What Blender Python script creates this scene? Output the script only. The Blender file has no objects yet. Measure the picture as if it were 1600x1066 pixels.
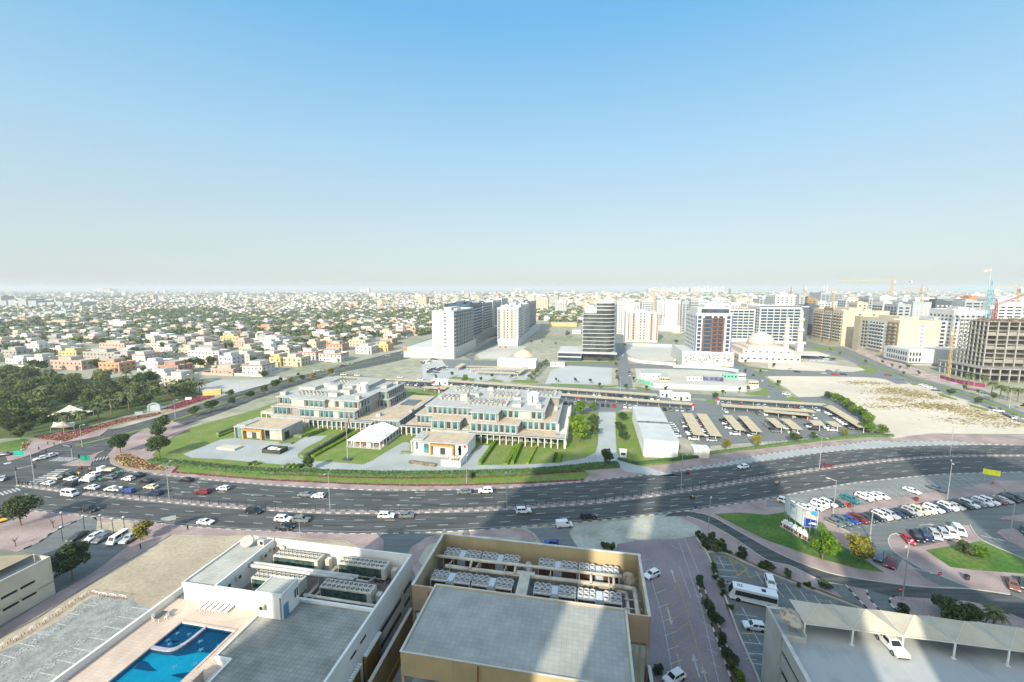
import bpy, math, random
from mathutils import Vector, Matrix, noise
RAD = math.radians
random.seed(11)
SC = bpy.context.scene
COL = SC.collection
# ------------------------------------------------------------------ camera
FOC, CAMH = 667.0, 68.0
PITCH = math.atan(83 / FOC)
GR = RAD(10.5)                       # the street grid is turned this far from the view
cd = bpy.data.cameras.new('camera')
cam = bpy.data.objects.new('camera', cd); COL.objects.link(cam)
cam.location = (0, 0, CAMH); cam.rotation_euler = (math.pi / 2 - PITCH, 0, 0)
cd.sensor_width = 36; cd.lens = FOC / 1600 * 36
cd.clip_start = 0.5; cd.clip_end = 120000
SC.camera = cam
SC.render.resolution_x = 1024; SC.render.resolution_y = 682
# ------------------------------------------------------------------ sky, sun, exposure
SUN_AZ = RAD(25.3); SUN_EL = RAD(27)    # the sun stands behind the camera; shadows run away and to the right
w = bpy.data.worlds.new('World'); SC.world = w; w.use_nodes = True
nt = w.node_tree; bg = nt.nodes['Background']
sky = nt.nodes.new('ShaderNodeTexSky'); sky.sky_type = 'NISHITA'; sky.sun_disc = False
sky.sun_elevation = SUN_EL; sky.sun_rotation = math.pi + SUN_AZ
sky.air_density = 1.0; sky.dust_density = 1.0; sky.ozone_density = 2.0; sky.altitude = 0
# dusty air whitens the sky towards the horizon all round
tc_ = nt.nodes.new('ShaderNodeTexCoord'); sx_ = nt.nodes.new('ShaderNodeSeparateXYZ'); rp_ = nt.nodes.new('ShaderNodeValToRGB'); mu_ = nt.nodes.new('ShaderNodeVectorMath'); mu_.operation = 'SCALE'; mu_.inputs['Scale'].default_value = 4.0
nt.links.new(tc_.outputs['Generated'], sx_.inputs[0]); nt.links.new(sx_.outputs['Z'], rp_.inputs[0])
for i_, (p_, c_) in enumerate(((0, (.60,.67,.66)), (.12, (.56,.68,.71)), (.28, (.41,.65,.83)), (.5, (.17,.50,.83)), (1, (.10,.36,.75)))):
    e_ = rp_.color_ramp.elements[i_] if i_ < 2 else rp_.color_ramp.elements.new(p_)
    e_.position = p_; e_.color = (*c_, 1)
mx_ = nt.nodes.new('ShaderNodeMix'); mx_.data_type = 'RGBA'; mx_.inputs[0].default_value = .88
nt.links.new(rp_.outputs[0], mu_.inputs[0]); nt.links.new(sky.outputs[0], mx_.inputs[6]); nt.links.new(mu_.outputs[0], mx_.inputs[7])
# added broad glow round the sun, unseen behind the camera, to lift the shadows
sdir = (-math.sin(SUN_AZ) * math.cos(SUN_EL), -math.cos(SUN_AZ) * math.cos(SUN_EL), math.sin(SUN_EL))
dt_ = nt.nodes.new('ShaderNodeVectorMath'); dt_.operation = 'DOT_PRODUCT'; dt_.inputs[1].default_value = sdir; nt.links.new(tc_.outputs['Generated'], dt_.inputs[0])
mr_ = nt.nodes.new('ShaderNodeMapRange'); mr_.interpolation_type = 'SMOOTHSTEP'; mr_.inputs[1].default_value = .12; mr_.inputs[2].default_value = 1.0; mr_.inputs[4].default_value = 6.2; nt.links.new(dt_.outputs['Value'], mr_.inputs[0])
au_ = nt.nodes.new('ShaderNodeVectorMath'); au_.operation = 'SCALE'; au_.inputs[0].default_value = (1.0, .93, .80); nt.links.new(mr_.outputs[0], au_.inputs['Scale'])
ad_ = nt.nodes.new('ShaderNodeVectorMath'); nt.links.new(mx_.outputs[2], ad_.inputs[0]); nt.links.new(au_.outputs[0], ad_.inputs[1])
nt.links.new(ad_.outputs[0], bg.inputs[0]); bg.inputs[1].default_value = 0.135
sd = bpy.data.lights.new('sun', 'SUN'); sun = bpy.data.objects.new('sun', sd); COL.objects.link(sun)
sd.energy = 3.7; sd.angle = RAD(0.9); sd.color = (1.0, 0.92, 0.76)
d = Vector((math.sin(SUN_AZ) * math.cos(SUN_EL), math.cos(SUN_AZ) * math.cos(SUN_EL), -math.sin(SUN_EL)))
sun.rotation_euler = d.to_track_quat('-Z', 'Y').to_euler(); sun.location = (-60, -150, 150)
vs = SC.view_settings; vs.view_transform = 'Standard'; vs.look = 'None'; vs.exposure = 0.95; vs.gamma = 1
try: vs.use_curve_mapping = False
except Exception: pass

# ------------------------------------------------------------------ places
# the plan was surveyed from the photograph: G() and LG() give the ground point (or the point at height z)
REG = dict(A=(0,430,3.9475),B=(400,430,3.9475),C=(800,430,3.9475),D=(1200,400,3.9475),E=(0,680,3.9475),F=(400,640,3.9475),G=(800,640,3.9475),H=(1200,640,3.9475),I=(0,820,4.3333),J=(280,820,4.2105),K=(600,820,3.4783),M=(1000,820,4.3333),N=(1200,820,4.0),T1=(340,570,5.3333),T2=(620,580,4.7059),T3=(900,580,4.7059),a=(560,820,7.2727),b=(760,830,6.1538),c=(380,830,5.7143),d=(1180,740,7.2727),e=(1380,740,7.2727),f=(0,690,7.2727),g=(180,690,7.2727),h=(480,900,6.42),V1=(0,440,7.2727),V2=(220,440,7.2727),V3=(440,440,7.2727),V4=(660,460,7.2727),V5=(860,460,7.2727),V6=(1060,460,7.2727),V7=(1240,440,8.0),V8=(1400,440,8.0),X=(0,0,1.0))
def G(x, y, z=0.0):
    u = (x - 800) / FOC; v = (533 - y) / FOC
    dz = -math.sin(PITCH) + v * math.cos(PITCH); dy = math.cos(PITCH) + v * math.sin(PITCH)
    t = (z - CAMH) / dz
    return Vector((u * t, dy * t, z))
def Z(r, *pts):
    ox, oy, s = REG[r]
    return [(ox + x / s, oy + y / s) for x, y in pts]
def GW(pts, z=0.0): return [G(x, y, z) for x, y in pts]
def P(r, x, y, z=0.0): return G(*Z(r, (x, y))[0], z)
CA, SA = math.cos(GR), math.sin(GR)
def LG(a, b, z=0.0): return Vector((a * CA + b * SA, -a * SA + b * CA, z))     # grid metres -> world
def toL(v): return (v.x * CA - v.y * SA, v.x * SA + v.y * CA)

# ------------------------------------------------------------------ materials
MATS = {}
def mat(name, col, rough=0.85, var=0.08, scale=0.5, metal=0.0, spec=0.3, kind=None, col2=None, bs=(1, 1), mortar=0.03, rnd=0.0, detail=4, bump=0.0, alpha=None, thr=(0.35, 0.65)):
    if name in MATS: return MATS[name]
    m = bpy.data.materials.new(name); m.use_nodes = True; t = m.node_tree; b = t.nodes['Principled BSDF']
    b.inputs['Roughness'].default_value = rough; b.inputs['Metallic'].default_value = metal
    b.inputs['Specular IOR Level'].default_value = spec
    N = t.nodes.new; Lk = t.links.new
    tc = N('ShaderNodeTexCoord'); co = tc.outputs['Object']
    nz = N('ShaderNodeTexNoise'); nz.inputs['Scale'].default_value = scale; nz.inputs['Detail'].default_value = detail
    if kind == 'fine' and 'asphalt' in name:
        mp = N('ShaderNodeMapping'); mp.inputs['Scale'].default_value = (.12, 1.6, 1); Lk(co, mp.inputs[0]); Lk(mp.outputs[0], nz.inputs['Vector']); nz.inputs['Scale'].default_value = .5
    else: Lk(co, nz.inputs['Vector'])
    mr = N('ShaderNodeMapRange'); mr.inputs[1].default_value = thr[0]; mr.inputs[2].default_value = thr[1]
    Lk(nz.outputs['Fac'], mr.inputs[0])
    mx = N('ShaderNodeMix'); mx.data_type = 'RGBA'
    c = Vector(col); c2 = Vector(col2) if col2 else c * (1 - 2 * var)
    c1 = c if col2 else c * (1 + var)
    mx.inputs[6].default_value = (*c1, 1); mx.inputs[7].default_value = (*c2, 1)
    Lk(mr.outputs[0], mx.inputs[0]); out = mx.outputs[2]
    if kind == 'tile':
        br = N('ShaderNodeTexBrick'); br.offset = 0; br.inputs['Scale'].default_value = 1.0
        br.inputs['Brick Width'].default_value = bs[0]; br.inputs['Row Height'].default_value = bs[1]
        br.inputs['Mortar Size'].default_value = mortar
        br.inputs['Color1'].default_value = (1, 1, 1, 1); br.inputs['Color2'].default_value = (.9, .9, .9, 1); br.inputs['Mortar'].default_value = (.62, .62, .62, 1)
        Lk(co, br.inputs['Vector'])
        m2 = N('ShaderNodeMix'); m2.data_type = 'RGBA'; m2.blend_type = 'MULTIPLY'; m2.inputs[0].default_value = 1
        Lk(out, m2.inputs[6]); Lk(br.outputs['Color'], m2.inputs[7]); out = m2.outputs[2]
    if kind == 'fine':      # a second, fine grain
        n2 = N('ShaderNodeTexNoise'); n2.inputs['Scale'].default_value = scale * bs[0]; n2.inputs['Detail'].default_value = 3
        Lk(co, n2.inputs['Vector'])
        r2 = N('ShaderNodeMapRange'); r2.inputs[1].default_value = .3; r2.inputs[2].default_value = .7
        r2.inputs[3].default_value = 1 - bs[1]; r2.inputs[4].default_value = 1 + bs[1]
        Lk(n2.outputs['Fac'], r2.inputs[0])
        m2 = N('ShaderNodeMix'); m2.data_type = 'RGBA'; m2.blend_type = 'MULTIPLY'; m2.inputs[0].default_value = 1
        Lk(out, m2.inputs[6]); Lk(r2.outputs[0], m2.inputs[7]); out = m2.outputs[2]
    if rnd:
        oi = N('ShaderNodeObjectInfo'); hs = N('ShaderNodeHueSaturation')
        r3 = N('ShaderNodeMapRange'); r3.inputs[3].default_value = 1 - rnd; r3.inputs[4].default_value = 1 + rnd
        Lk(oi.outputs['Random'], r3.inputs[0]); Lk(r3.outputs[0], hs.inputs['Value']); Lk(out, hs.inputs['Color'])
        r4 = N('ShaderNodeMapRange'); r4.inputs[3].default_value = .5 + rnd * .08; r4.inputs[4].default_value = .5 - rnd * .08
        Lk(oi.outputs['Random'], r4.inputs[0]); Lk(r4.outputs[0], hs.inputs['Hue']); out = hs.outputs['Color']
    Lk(out, b.inputs['Base Color'])
    if bump:
        bp = N('ShaderNodeBump'); bp.inputs['Strength'].default_value = bump; bp.inputs['Distance'].default_value = .1
        Lk(nz.outputs['Fac'], bp.inputs['Height']); Lk(bp.outputs[0], b.inputs['Normal'])
    MATS[name] = m
    return m

# ------------------------------------------------------------------ meshes
class MB:
    def __init__(s, T=None): s.v = []; s.f = []; s.m = []; s.T = T
    def add(s, vs, fs, mi=0):
        o = len(s.v)
        s.v += [tuple(s.T @ Vector(q)) if s.T else tuple(q) for q in vs]
        for f in fs: s.f.append(tuple(o + i for i in f)); s.m.append(mi)
    def box(s, x0, x1, y0, y1, z0, z1, mi=0, top=None, bottom=True):
        if x0 > x1: x0, x1 = x1, x0
        if y0 > y1: y0, y1 = y1, y0
        vs = [(x0,y0,z0),(x1,y0,z0),(x1,y1,z0),(x0,y1,z0),(x0,y0,z1),(x1,y0,z1),(x1,y1,z1),(x0,y1,z1)]
        s.add(vs, [(0,1,5,4),(1,2,6,5),(2,3,7,6),(3,0,4,7)] + ([(3,2,1,0)] if bottom else []), mi)
        s.add([vs[4],vs[5],vs[6],vs[7]], [(0,1,2,3)], mi if top is None else top)
    def prism(s, pts, z0, z1, mi=0, top=None):
        n = len(pts); ar = sum(pts[i][0]*pts[(i+1)%n][1]-pts[(i+1)%n][0]*pts[i][1] for i in range(n))
        if ar < 0: pts = pts[::-1]
        vs = [(p[0],p[1],z0) for p in pts] + [(p[0],p[1],z1) for p in pts]
        s.add(vs, [(i,(i+1)%n,n+(i+1)%n,n+i) for i in range(n)], mi)
        s.add([(p[0],p[1],z1) for p in pts], [tuple(range(n))], mi if top is None else top)
    def tube(s, p0, p1, r0, r1=None, n=8, mi=0, caps=True):
        r1 = r0 if r1 is None else r1
        p0 = Vector(p0); p1 = Vector(p1); dd = (p1 - p0)
        if dd.length < 1e-6: return
        dd.normalize()
        u = dd.orthogonal().normalized(); k = dd.cross(u)
        vs = []
        for p, r in ((p0, r0), (p1, r1)):
            for i in range(n):
                a = 2 * math.pi * i / n; vs.append(p + (u * math.cos(a) + k * math.sin(a)) * r)
        fs = [(i, (i+1) % n, n + (i+1) % n, n + i) for i in range(n)]
        if caps: fs += [tuple(range(n))[::-1], tuple(range(n, 2*n))]
        s.add(vs, fs, mi)
    def bar(s, p0, p1, w, h=None, mi=0):      # square bar between two points
        h = h or w; p0 = Vector(p0); p1 = Vector(p1); dd = (p1 - p0).normalized()
        up = Vector((0,0,1)) if abs(dd.z) < .9 else Vector((1,0,0))
        u = dd.cross(up).normalized() * w / 2; k = u.cross(dd).normalized() * h / 2
        vs = [p + a*u + b*k for p in (p0, p1) for a, b in ((-1,-1),(1,-1),(1,1),(-1,1))]
        s.add(vs, [(0,1,5,4),(1,2,6,5),(2,3,7,6),(3,0,4,7),(3,2,1,0),(4,5,6,7)], mi)
    def lathe(s, prof, n=16, mi=0, c=(0,0,0)):
        vs = []
        for r, z in prof:
            for i in range(n):
                a = 2*math.pi*i/n; vs.append((c[0]+r*math.cos(a), c[1]+r*math.sin(a), c[2]+z))
        fs = []
        for j in range(len(prof)-1):
            for i in range(n): fs.append((j*n+i, j*n+(i+1)%n, (j+1)*n+(i+1)%n, (j+1)*n+i))
        s.add(vs, fs, mi)
    def quad(s, a, b, c, d, mi=0): s.add([a,b,c,d], [(0,1,2,3)], mi)
    def mesh(s, name, mats):
        me = bpy.data.meshes.new(name); me.from_pydata(s.v, [], s.f)
        for m in (mats if isinstance(mats, (list, tuple)) else [mats]): me.materials.append(m)
        me.polygons.foreach_set('material_index', s.m); me.update(); return me
    def build(s, name, mats, parent=None, loc=None, rotz=0, smooth=False):
        me = s.mesh(name, mats)
        if smooth:
            for p in me.polygons: p.use_smooth = True
        return put(name, me, parent, loc, rotz)
def put(name, me, parent=None, loc=None, rotz=0, scale=None):
    o = bpy.data.objects.new(name, me); COL.objects.link(o)
    if parent: o.parent = parent
    if loc is not None: o.location = loc
    if rotz: o.rotation_euler = (0, 0, rotz)
    if scale: o.scale = scale
    return o
def tag(o, label=None, cat=None, group=None, kind=None):
    if label: o['label'] = label
    if cat: o['category'] = cat
    if group: o['group'] = group
    if kind: o['kind'] = kind
    return o
def empty(name, loc, rotz=0, label=None, cat=None, group=None):
    o = bpy.data.objects.new(name, None); COL.objects.link(o); o.location = loc; o.rotation_euler = (0, 0, rotz)
    o.empty_display_size = .5
    return tag(o, label, cat, group)
def kids(o, cache={}):
    return list(o.children)
def dup(r, loc, rotz=0, label=None, group=None, scale=None):
    c = r.copy(); COL.objects.link(c); c.location = loc; c.rotation_euler = (0, 0, rotz)
    if scale: c.scale = (scale,)*3 if isinstance(scale, (int, float)) else scale
    if label: c['label'] = label
    if group: c['group'] = group
    for k in TREE.get(r.name, ()):
        q = k.copy(); COL.objects.link(q); q.parent = c
        for g in TREE.get(k.name, ()):
            e = g.copy(); COL.objects.link(e); e.parent = q
    return c
TREE = {}
def reg(r):                       # remember a thing's parts for dup()
    TREE[r.name] = list(r.children)
    for k in r.children:
        if k.children: TREE[k.name] = list(k.children)
    return r
def many(root, name, me, trs, cap=100, key=None, sub=None):
    # trs: (x, y, z, rotz, sx, sz) in the root's own frame; the nearest `cap` become parts, the rest one part
    if len(trs) > cap:
        W = Matrix.LocRotScale(root.location, root.rotation_euler, None)
        cp = Vector((0, 0, CAMH))
        trs = sorted(trs, key=lambda t: (W @ Vector(t[:3]) - cp).length)
    for t in trs[:cap]:
        put(name, me, root, t[:3], t[3], (t[4], 1, t[5]))
    if len(trs) > cap:
        mb = MB()
        vs = [v.co for v in me.vertices]; fs = [tuple(p.vertices) for p in me.polygons]; mi = [p.material_index for p in me.polygons]
        for t in trs[cap:]:
            c, q = math.cos(t[3]), math.sin(t[3]); o = len(mb.v)
            for v in vs:
                x, y, z = v.x * t[4], v.y, v.z * t[5]
                mb.v.append((t[0] + x*c - y*q, t[1] + x*q + y*c, t[2] + z))
            mb.f += [tuple(o+i for i in f) for f in fs]; mb.m += mi
        tag(mb.build(name, list(me.materials), root), kind='stuff')

# ------------------------------------------------------------------ lines on the plan
def smooth(pts, step=3.0):
    pts = [Vector((p[0], p[1], 0)) for p in pts]
    out = []
    n = len(pts)
    for i in range(n - 1):
        p0 = pts[max(i-1, 0)]; p1 = pts[i]; p2 = pts[i+1]; p3 = pts[min(i+2, n-1)]
        k = max(2, int((p2-p1).length / 1.0))
        for j in range(k):
            t = j / k
            out.append(.5*((2*p1)+(-p0+p2)*t+(2*p0-5*p1+4*p2-p3)*t*t+(-p0+3*p1-3*p2+p3)*t**3))
    out.append(pts[-1])
    return resample(out, step)
def resample(pts, step=None, n=None):
    L = [0]
    for a, b in zip(pts, pts[1:]): L.append(L[-1] + (b-a).length)
    tot = L[-1]; n = n or max(2, int(tot/step)+1); out = []; j = 0
    for i in range(n):
        s = tot*i/(n-1)
        while j < len(L)-2 and L[j+1] < s: j += 1
        sg = max(L[j+1]-L[j], 1e-9); out.append(pts[j].lerp(pts[j+1], min(1, (s-L[j])/sg)))
    return out
def length(p): return sum((b-a).length for a, b in zip(p, p[1:]))
def offset(pts, d):               # + is to the left of travel
    out = []
    for i, p in enumerate(pts):
        t = (pts[min(i+1, len(pts)-1)] - pts[max(i-1, 0)]).normalized()
        out.append(p + Vector((-t.y, t.x, 0)) * d)
    return out
def strip(mb, A, B, z, mi=0):
    n = max(len(A), len(B)); A = resample(A, n=n); B = resample(B, n=n)
    vs = [(p.x, p.y, z) for p in A] + [(p.x, p.y, z) for p in B]
    # seen from above the first line must be on the right of the second, else flip
    t = A[1]-A[0]; s = B[0]-A[0]; flip = t.x*s.y - t.y*s.x < 0
    for i in range(n-1):
        f = (i, i+1, n+i+1, n+i)
        mb.add([vs[k] for k in f], [(0,1,2,3) if not flip else (3,2,1,0)], mi)
def lerp_lines(A, B, t):
    n = max(len(A), len(B)); A = resample(A, n=n); B = resample(B, n=n)
    return [a.lerp(b, t) for a, b in zip(A, B)]
def dashes(mb, line, on, off, w, z, mi=0, start=0.0):
    L = length(line); P_ = resample(line, n=max(8, int(L/1.0))); step = L/(len(P_)-1)
    def at(s):
        k = min(max(s/step, 0), len(P_)-1.001); i = int(k); return P_[i].lerp(P_[i+1], k-i)
    s = start
    while s + on < L:
        a = at(s); b = at(s+on); t = (b-a).normalized(); q = Vector((-t.y, t.x, 0))*w/2
        mb.add([(*(a-q).xy, z), (*(b-q).xy, z), (*(b+q).xy, z), (*(a+q).xy, z)], [(0,1,2,3)], mi); s += on+off
def kerb(mb, line, w=0.35, h=0.16, seg=1.5, z=0.0):      # painted black and white blocks
    L = length(line); P_ = resample(line, n=max(2, int(L/seg)+1)); O = offset(P_, w)
    for i in range(len(P_)-1):
        a, b, c, d = P_[i], P_[i+1], O[i+1], O[i]
        mb.prism([(a.x,a.y),(b.x,b.y),(c.x,c.y),(d.x,d.y)], z, z+h, i % 2)
def poly(name, pts, z, m, kind='structure', h=0.0, label=None, cat=None, parent=None):
    from mathutils.geometry import tessellate_polygon
    pts = [Vector((p[0], p[1], 0)) for p in pts]
    tr = tessellate_polygon([pts])
    mb = MB(); top = z + h
    vs = [(p.x, p.y, top) for p in pts]; fs = []
    for t in tr:
        a, b, c = [pts[i] for i in t]
        fs.append(t if (b-a).cross(c-a).z > 0 else t[::-1])
    mb.add(vs, fs)
    if h:
        ar = sum(pts[i].x*pts[(i+1) % len(pts)].y - pts[(i+1) % len(pts)].x*pts[i].y for i in range(len(pts)))
        q = pts if ar > 0 else pts[::-1]; n = len(q)
        mb.add([(p.x,p.y,z) for p in q]+[(p.x,p.y,top) for p in q], [(i,(i+1)%n,n+(i+1)%n,n+i) for i in range(n)])
    return tag(mb.build(name, m, parent), label, cat, kind=kind)

# palette
ASPH = mat('asphalt', (.082,.087,.085), .9, .2, .12, kind='fine', bs=(14, .10))
ASPL = mat('worn_asphalt', (.15,.16,.155), .9, .10, .1, kind='fine', bs=(14, .10))
PINK = mat('brick_paving', (.335,.255,.235), .9, .12, .15, kind='fine', bs=(20, .14))
GREY = mat('grey_paving', (.335,.35,.335), .9, .06, .1, kind='fine', bs=(14, .06))
PALE = mat('pale_paving', (.52,.52,.49), .9, .06, .1, kind='fine', bs=(14, .06))
SAND = mat('sand', (.52,.45,.345), .95, .10, .03, kind='fine', bs=(16, .08), col2=(.44,.37,.275))
DIRT = mat('dirt', (.45,.375,.27), .95, .1, .08, kind='fine', bs=(16, .16), col2=(.33,.275,.195))
LAWN = mat('lawn_grass', (.12,.19,.03), .95, .1, .16, kind='fine', bs=(10, .3), col2=(.20,.20,.07), thr=(.42,.68))
LAWN2 = mat('rich_lawn_grass', (.05,.125,.016), .95, .1, .1, kind='fine', bs=(12, .3), col2=(.12,.17,.035), thr=(.4,.7))
WPAINT = mat('white_road_paint', (.47,.47,.44), .8, .1, .8)
YPAINT = mat('yellow_road_paint', (.55,.33,.04), .8, .1, .8)
BLK = mat('black_paint', (.03,.03,.03), .7)
WHT = mat('white_paint', (.78,.77,.73), .7, .04, .3)
CONC = mat('concrete', (.42,.41,.37), .9, .07, .2)
METL = mat('galvanised_metal', (.42,.43,.43), .45, .05, 1, metal=.4)
DMET = mat('dark_metal', (.05,.055,.06), .5)
GLAS = mat('dark_glass', (.03,.05,.06), .3, .2, .15, spec=.5)
GLAB = mat('blue_green_glass', (.10,.27,.30), .12, .25, .3, spec=.8)
# ------------------------------------------------------------------ ground
def sheet(name, pts, z, m): return poly(name, pts, z, m)
CITY = mat('city_ground', (.37,.335,.265), .95, .1, .01, kind='fine', bs=(14, .22), col2=(.22,.235,.15))
mb = MB(); n = 24
xs = [-42000,-20000,-10000,-5000,-2500,-1200,-600,-300,0,300,600,1200,2500,5000,10000,20000,42000]
ys = [-400,0,150,300,600,1200,2500,5000,10000,20000,42000]
for i in range(len(xs)-1):
    for j in range(len(ys)-1):
        mb.quad((xs[i],ys[j],0),(xs[i+1],ys[j],0),(xs[i+1],ys[j+1],0),(xs[i],ys[j+1],0))
tag(mb.build('ground', CITY), kind='structure')
SEA = mat('sea_water', (.25,.34,.38), .35, .1, .002)
poly('sea', [(-.36*7300,7300),(-.1*7000,7000),(.1*7200,7300),(.36*7300,7500),(.40*9000,9000),(.42*41000,41000),(-.36*41000,41000)], 0.8, SEA)

# main road: outer kerbs and median, surveyed
MED = smooth(GW([(30,757),(64.6,762),(126.7,770),(228,780),(300,786.5),(380,793),(450,797.5),(516.5,800),(615,801),(678.7,799),(792.7,794.5),(870,789.5),(952,782.5),(1066,767.5),(1134,757),(1200,745.5),(1280,733),(1352,723.5),(1423,716.5),(1484,713),(1600,711.5),(1700,712)]), 2)
NOR = smooth(GW([(150,731),(203,737),(300,747.5),(400,756.5),(501,763),(580,766),(653,766.7),(727,765.5),(800,762),(901,754),(980,746),(1053,738),(1125,729.5),(1200,719.5),(1265,710.5),(1327,703.6),(1428,697.5),(1510,695.5),(1600,696),(1700,697)]), 2)
SOU = smooth(GW([(20,794),(61,799),(150,808),(240.7,817),(320,824.5),(400,829),(480,832.5),(565,834),(650,832.5),(729,829),(800,824.5),(900,817),(990,807.5),(1080,797),(1200,779),(1260,767.5),(1327,756),(1390,748.5),(1453,742.6),(1520,739.5),(1600,737.5),(1700,737)]), 2)
mb = MB(); strip(mb, SOU, NOR, .02); tag(mb.build('main_road', ASPH), kind='structure')
MS = offset(MED, -0.9); MN = offset(MED, 0.9)
mk = MB()
for t in (1/3, 2/3): dashes(mk, lerp_lines(MS, SOU, t), 3.0, 6.0, .2, .03, start=3+4*t)
for t in (.25, .5, .75): dashes(mk, lerp_lines(MN, NOR, t), 3.0, 6.0, .2, .03, start=2+5*t)
for A_, B_ in ((MS, SOU), (MN, NOR)):
    for e in (A_, B_):
        o = offset(e, .55 if e in (MN, SOU) else -.55); dashes(mk, o, 40, .01, .12, .03)
tag(mk.build('lane_markings', WPAINT), kind='structure')
mb = MB(); strip(mb, MS, MN, .17); 
tag(mb.build('median_strip', PINK), kind='structure')
kb = MB(); kerb(kb, MS, .3, .2); kerb(kb, MN, -.3, .2); kerb(kb, NOR, .3, .16); kerb(kb, SOU, -.3, .16)
tag(kb.build('painted_kerbs', [WPAINT, mat('kerb_faded_black', (.20,.16,.155))]), kind='structure')

# crossing and the street that leaves it to the upper left
E_ = lambda *p: Z('E', *p)
poly('crossroads', GW(E_((-400,90),(60,112),(170,95),(260,62),(380,36),(640,-32),(840,-55),(900,-35),(800,10),(710,70),(668,120),(680,175),(760,212)) + [(203,738),(203,812)] + E_((240,473),(150,478),(60,500),(-400,500))), .012, ASPH)
LE = smooth(GW([(90,694),(140,681),(190,668),(253,650),(330,625.5),(400,600),(450,590),(488,583),(534,571.5),(590,557),(643,545.5),(680,537),(740,524),(790,513)]), 6)
RE = smooth(GW([(147,700),(235,680.5),(300,661),(360,640),(400,624),(463,603),(521,585),(590,571),(640,560),(690,548),(745,533),(800,520)]), 6)
mb = MB(); strip(mb, RE, LE, .016); tag(mb.build('side_street', ASPH), kind='structure')
mid = lerp_lines(RE, LE, .5)
mb = MB(); strip(mb, offset(mid, -1.2), offset(mid, 1.2), .15); tag(mb.build('street_median', LAWN), kind='structure')
mk = MB()
for t in (.17, .33, .67, .83): dashes(mk, lerp_lines(RE, LE, t), 3, 6, .2, .028)
# zebra and stop lines near the lights
def zebra(mb, p, q, wid, n, z=.03):
    p = Vector(p); q = Vector(q); t = (q-p); L = t.length; t.normalize(); s = Vector((-t.y, t.x, 0))*wid/2
    for i in range(n):
        a = p+t*(L*(i+.15)/n); b = p+t*(L*(i+.65)/n)
        mb.add([(*(a-s).xy, z), (*(b-s).xy, z), (*(b+s).xy, z), (*(a+s).xy, z)], [(0,1,2,3)])
zebra(mk, P('f',345,485), P('f',730,310), 4.5, 8)
zebra(mk, P('f',0,600), P('f',230,535), 4, 5)
zebra(mk, P('f',610,200), P('f',850,205), 4, 7)
zebra(mk, P('f',1050,215), P('f',1230,185), 4, 5)
zebra(mk, P('f',20,262), P('f',180,225), 2, 1)
# arrows painted on the northern lanes
def arrow(mb, c, ang, L=4.0, z=.03, w=.22):
    T = Matrix.Translation((c[0], c[1], z)) @ Matrix.Rotation(ang, 4, 'Z'); mb.T = T
    mb.add([(-L/2,-w/2,0),(L*.2,-w/2,0),(L*.2,w/2,0),(-L/2,w/2,0)], [(0,1,2,3)])
    mb.add([(L*.2,-w*2,0),(L/2,0,0),(L*.2,w*2,0)], [(0,1,2)]); mb.T = None
for r, x, y in (('g',800,575),('g',900,517),('g',990,462),('g',1600,610),('F',980,545),('F',900,590),('F',1010,512)):
    c = P(r, x, y); arrow(mk, c, math.pi-.03)
tag(mk.build('crossing_markings', WPAINT), kind='structure')

# pavements (raised)
pav = lambda pts, m=PINK, n='pavement': poly(n, pts, 0, m, h=.14)
edgeN = [p for p in NOR if p.x > P('X',203,737).x + 1]
inN = GW(E_((690,175),(665,125),(705,75),(800,15),(900,-45),(960,-60),(990,-75)) + [(258,655),(300,668)] + [(258,690),(238,712)] + E_((1100,192),(1065,232)) + Z('F',(0,425),(400,455),(800,474),(1200,476),(1579,465)) + Z('G',(200,452),(450,440),(480,400),(560,378),(660,362),(760,340),(830,338),(1000,312),(1150,300),(1260,270),(1579,240)) + Z('H',(300,205),(500,190),(640,188),(790,185)))
def joinpoly(a, b): return a + b[::-1]
polyN = [p for p in offset(edgeN, .3)]
cut = P('G', 1000, 398)
pavN1 = [p for p in polyN if p.x <= cut.x]
sv = smooth(GW([(1053,737),(1085,731)] + Z('G',(1230,348),(1400,310),(1579,275)) + Z('H',(200,248),(500,215),(640,195),(800,200),(1100,197),(1300,210),(1579,222),(1900,230))), 3)
pavN1 = pavN1 + sv
inN2 = inN + GW(Z('H',(860,165),(1000,152),(1579,160),(1900,180)))
poly('pavement', joinpoly(pavN1, inN2), 0, PINK, h=.14)
# grey verge between the brick pavement and the carriageway on the right
ev = [p for p in polyN if p.x > cut.x]
poly('service_strip', joinpoly(ev, sv), 0, GREY, h=.12)
kb = MB(); kerb(kb, sv, .3, .17); 
# south pavement, left of the junction
S1 = [p for p in offset(SOU, -.3) if P('X',134,807).x < p.x < P('X',575,834).x]
pav(S1 + GW([(590,836),(600,846),(599,862),(590,880),(560,870),(560,856),(540,846),(470,841),(400,838),(325,838),(268,836),(148,908),(60,965),(0,998),(-60,1030),(-60,1005)] + Z('I',(0,710),(382,468),(560,370),(700,280),(830,175),(940,95)) + E_((870,650),(880,610),(700,560),(600,530),(590,505))) )
S0 = GW([(130,808)] + Z('f',(940,870),(740,960),(540,1062)) + E_((250,655),(100,720),(-150,800),(-150,600),(0,560),(-300,505),(50,500),(150,478),(240,473),(480,488)))
pav(S0)
kb2 = smooth(GW(Z('f',(940,872),(740,962),(540,1064)) + E_((250,657),(100,722),(-150,802))), 2)
kerb(kb, kb2, .3, .2)
tag(kb.build('verge_kerbs', [WPAINT, BLK]), kind='structure')
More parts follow.
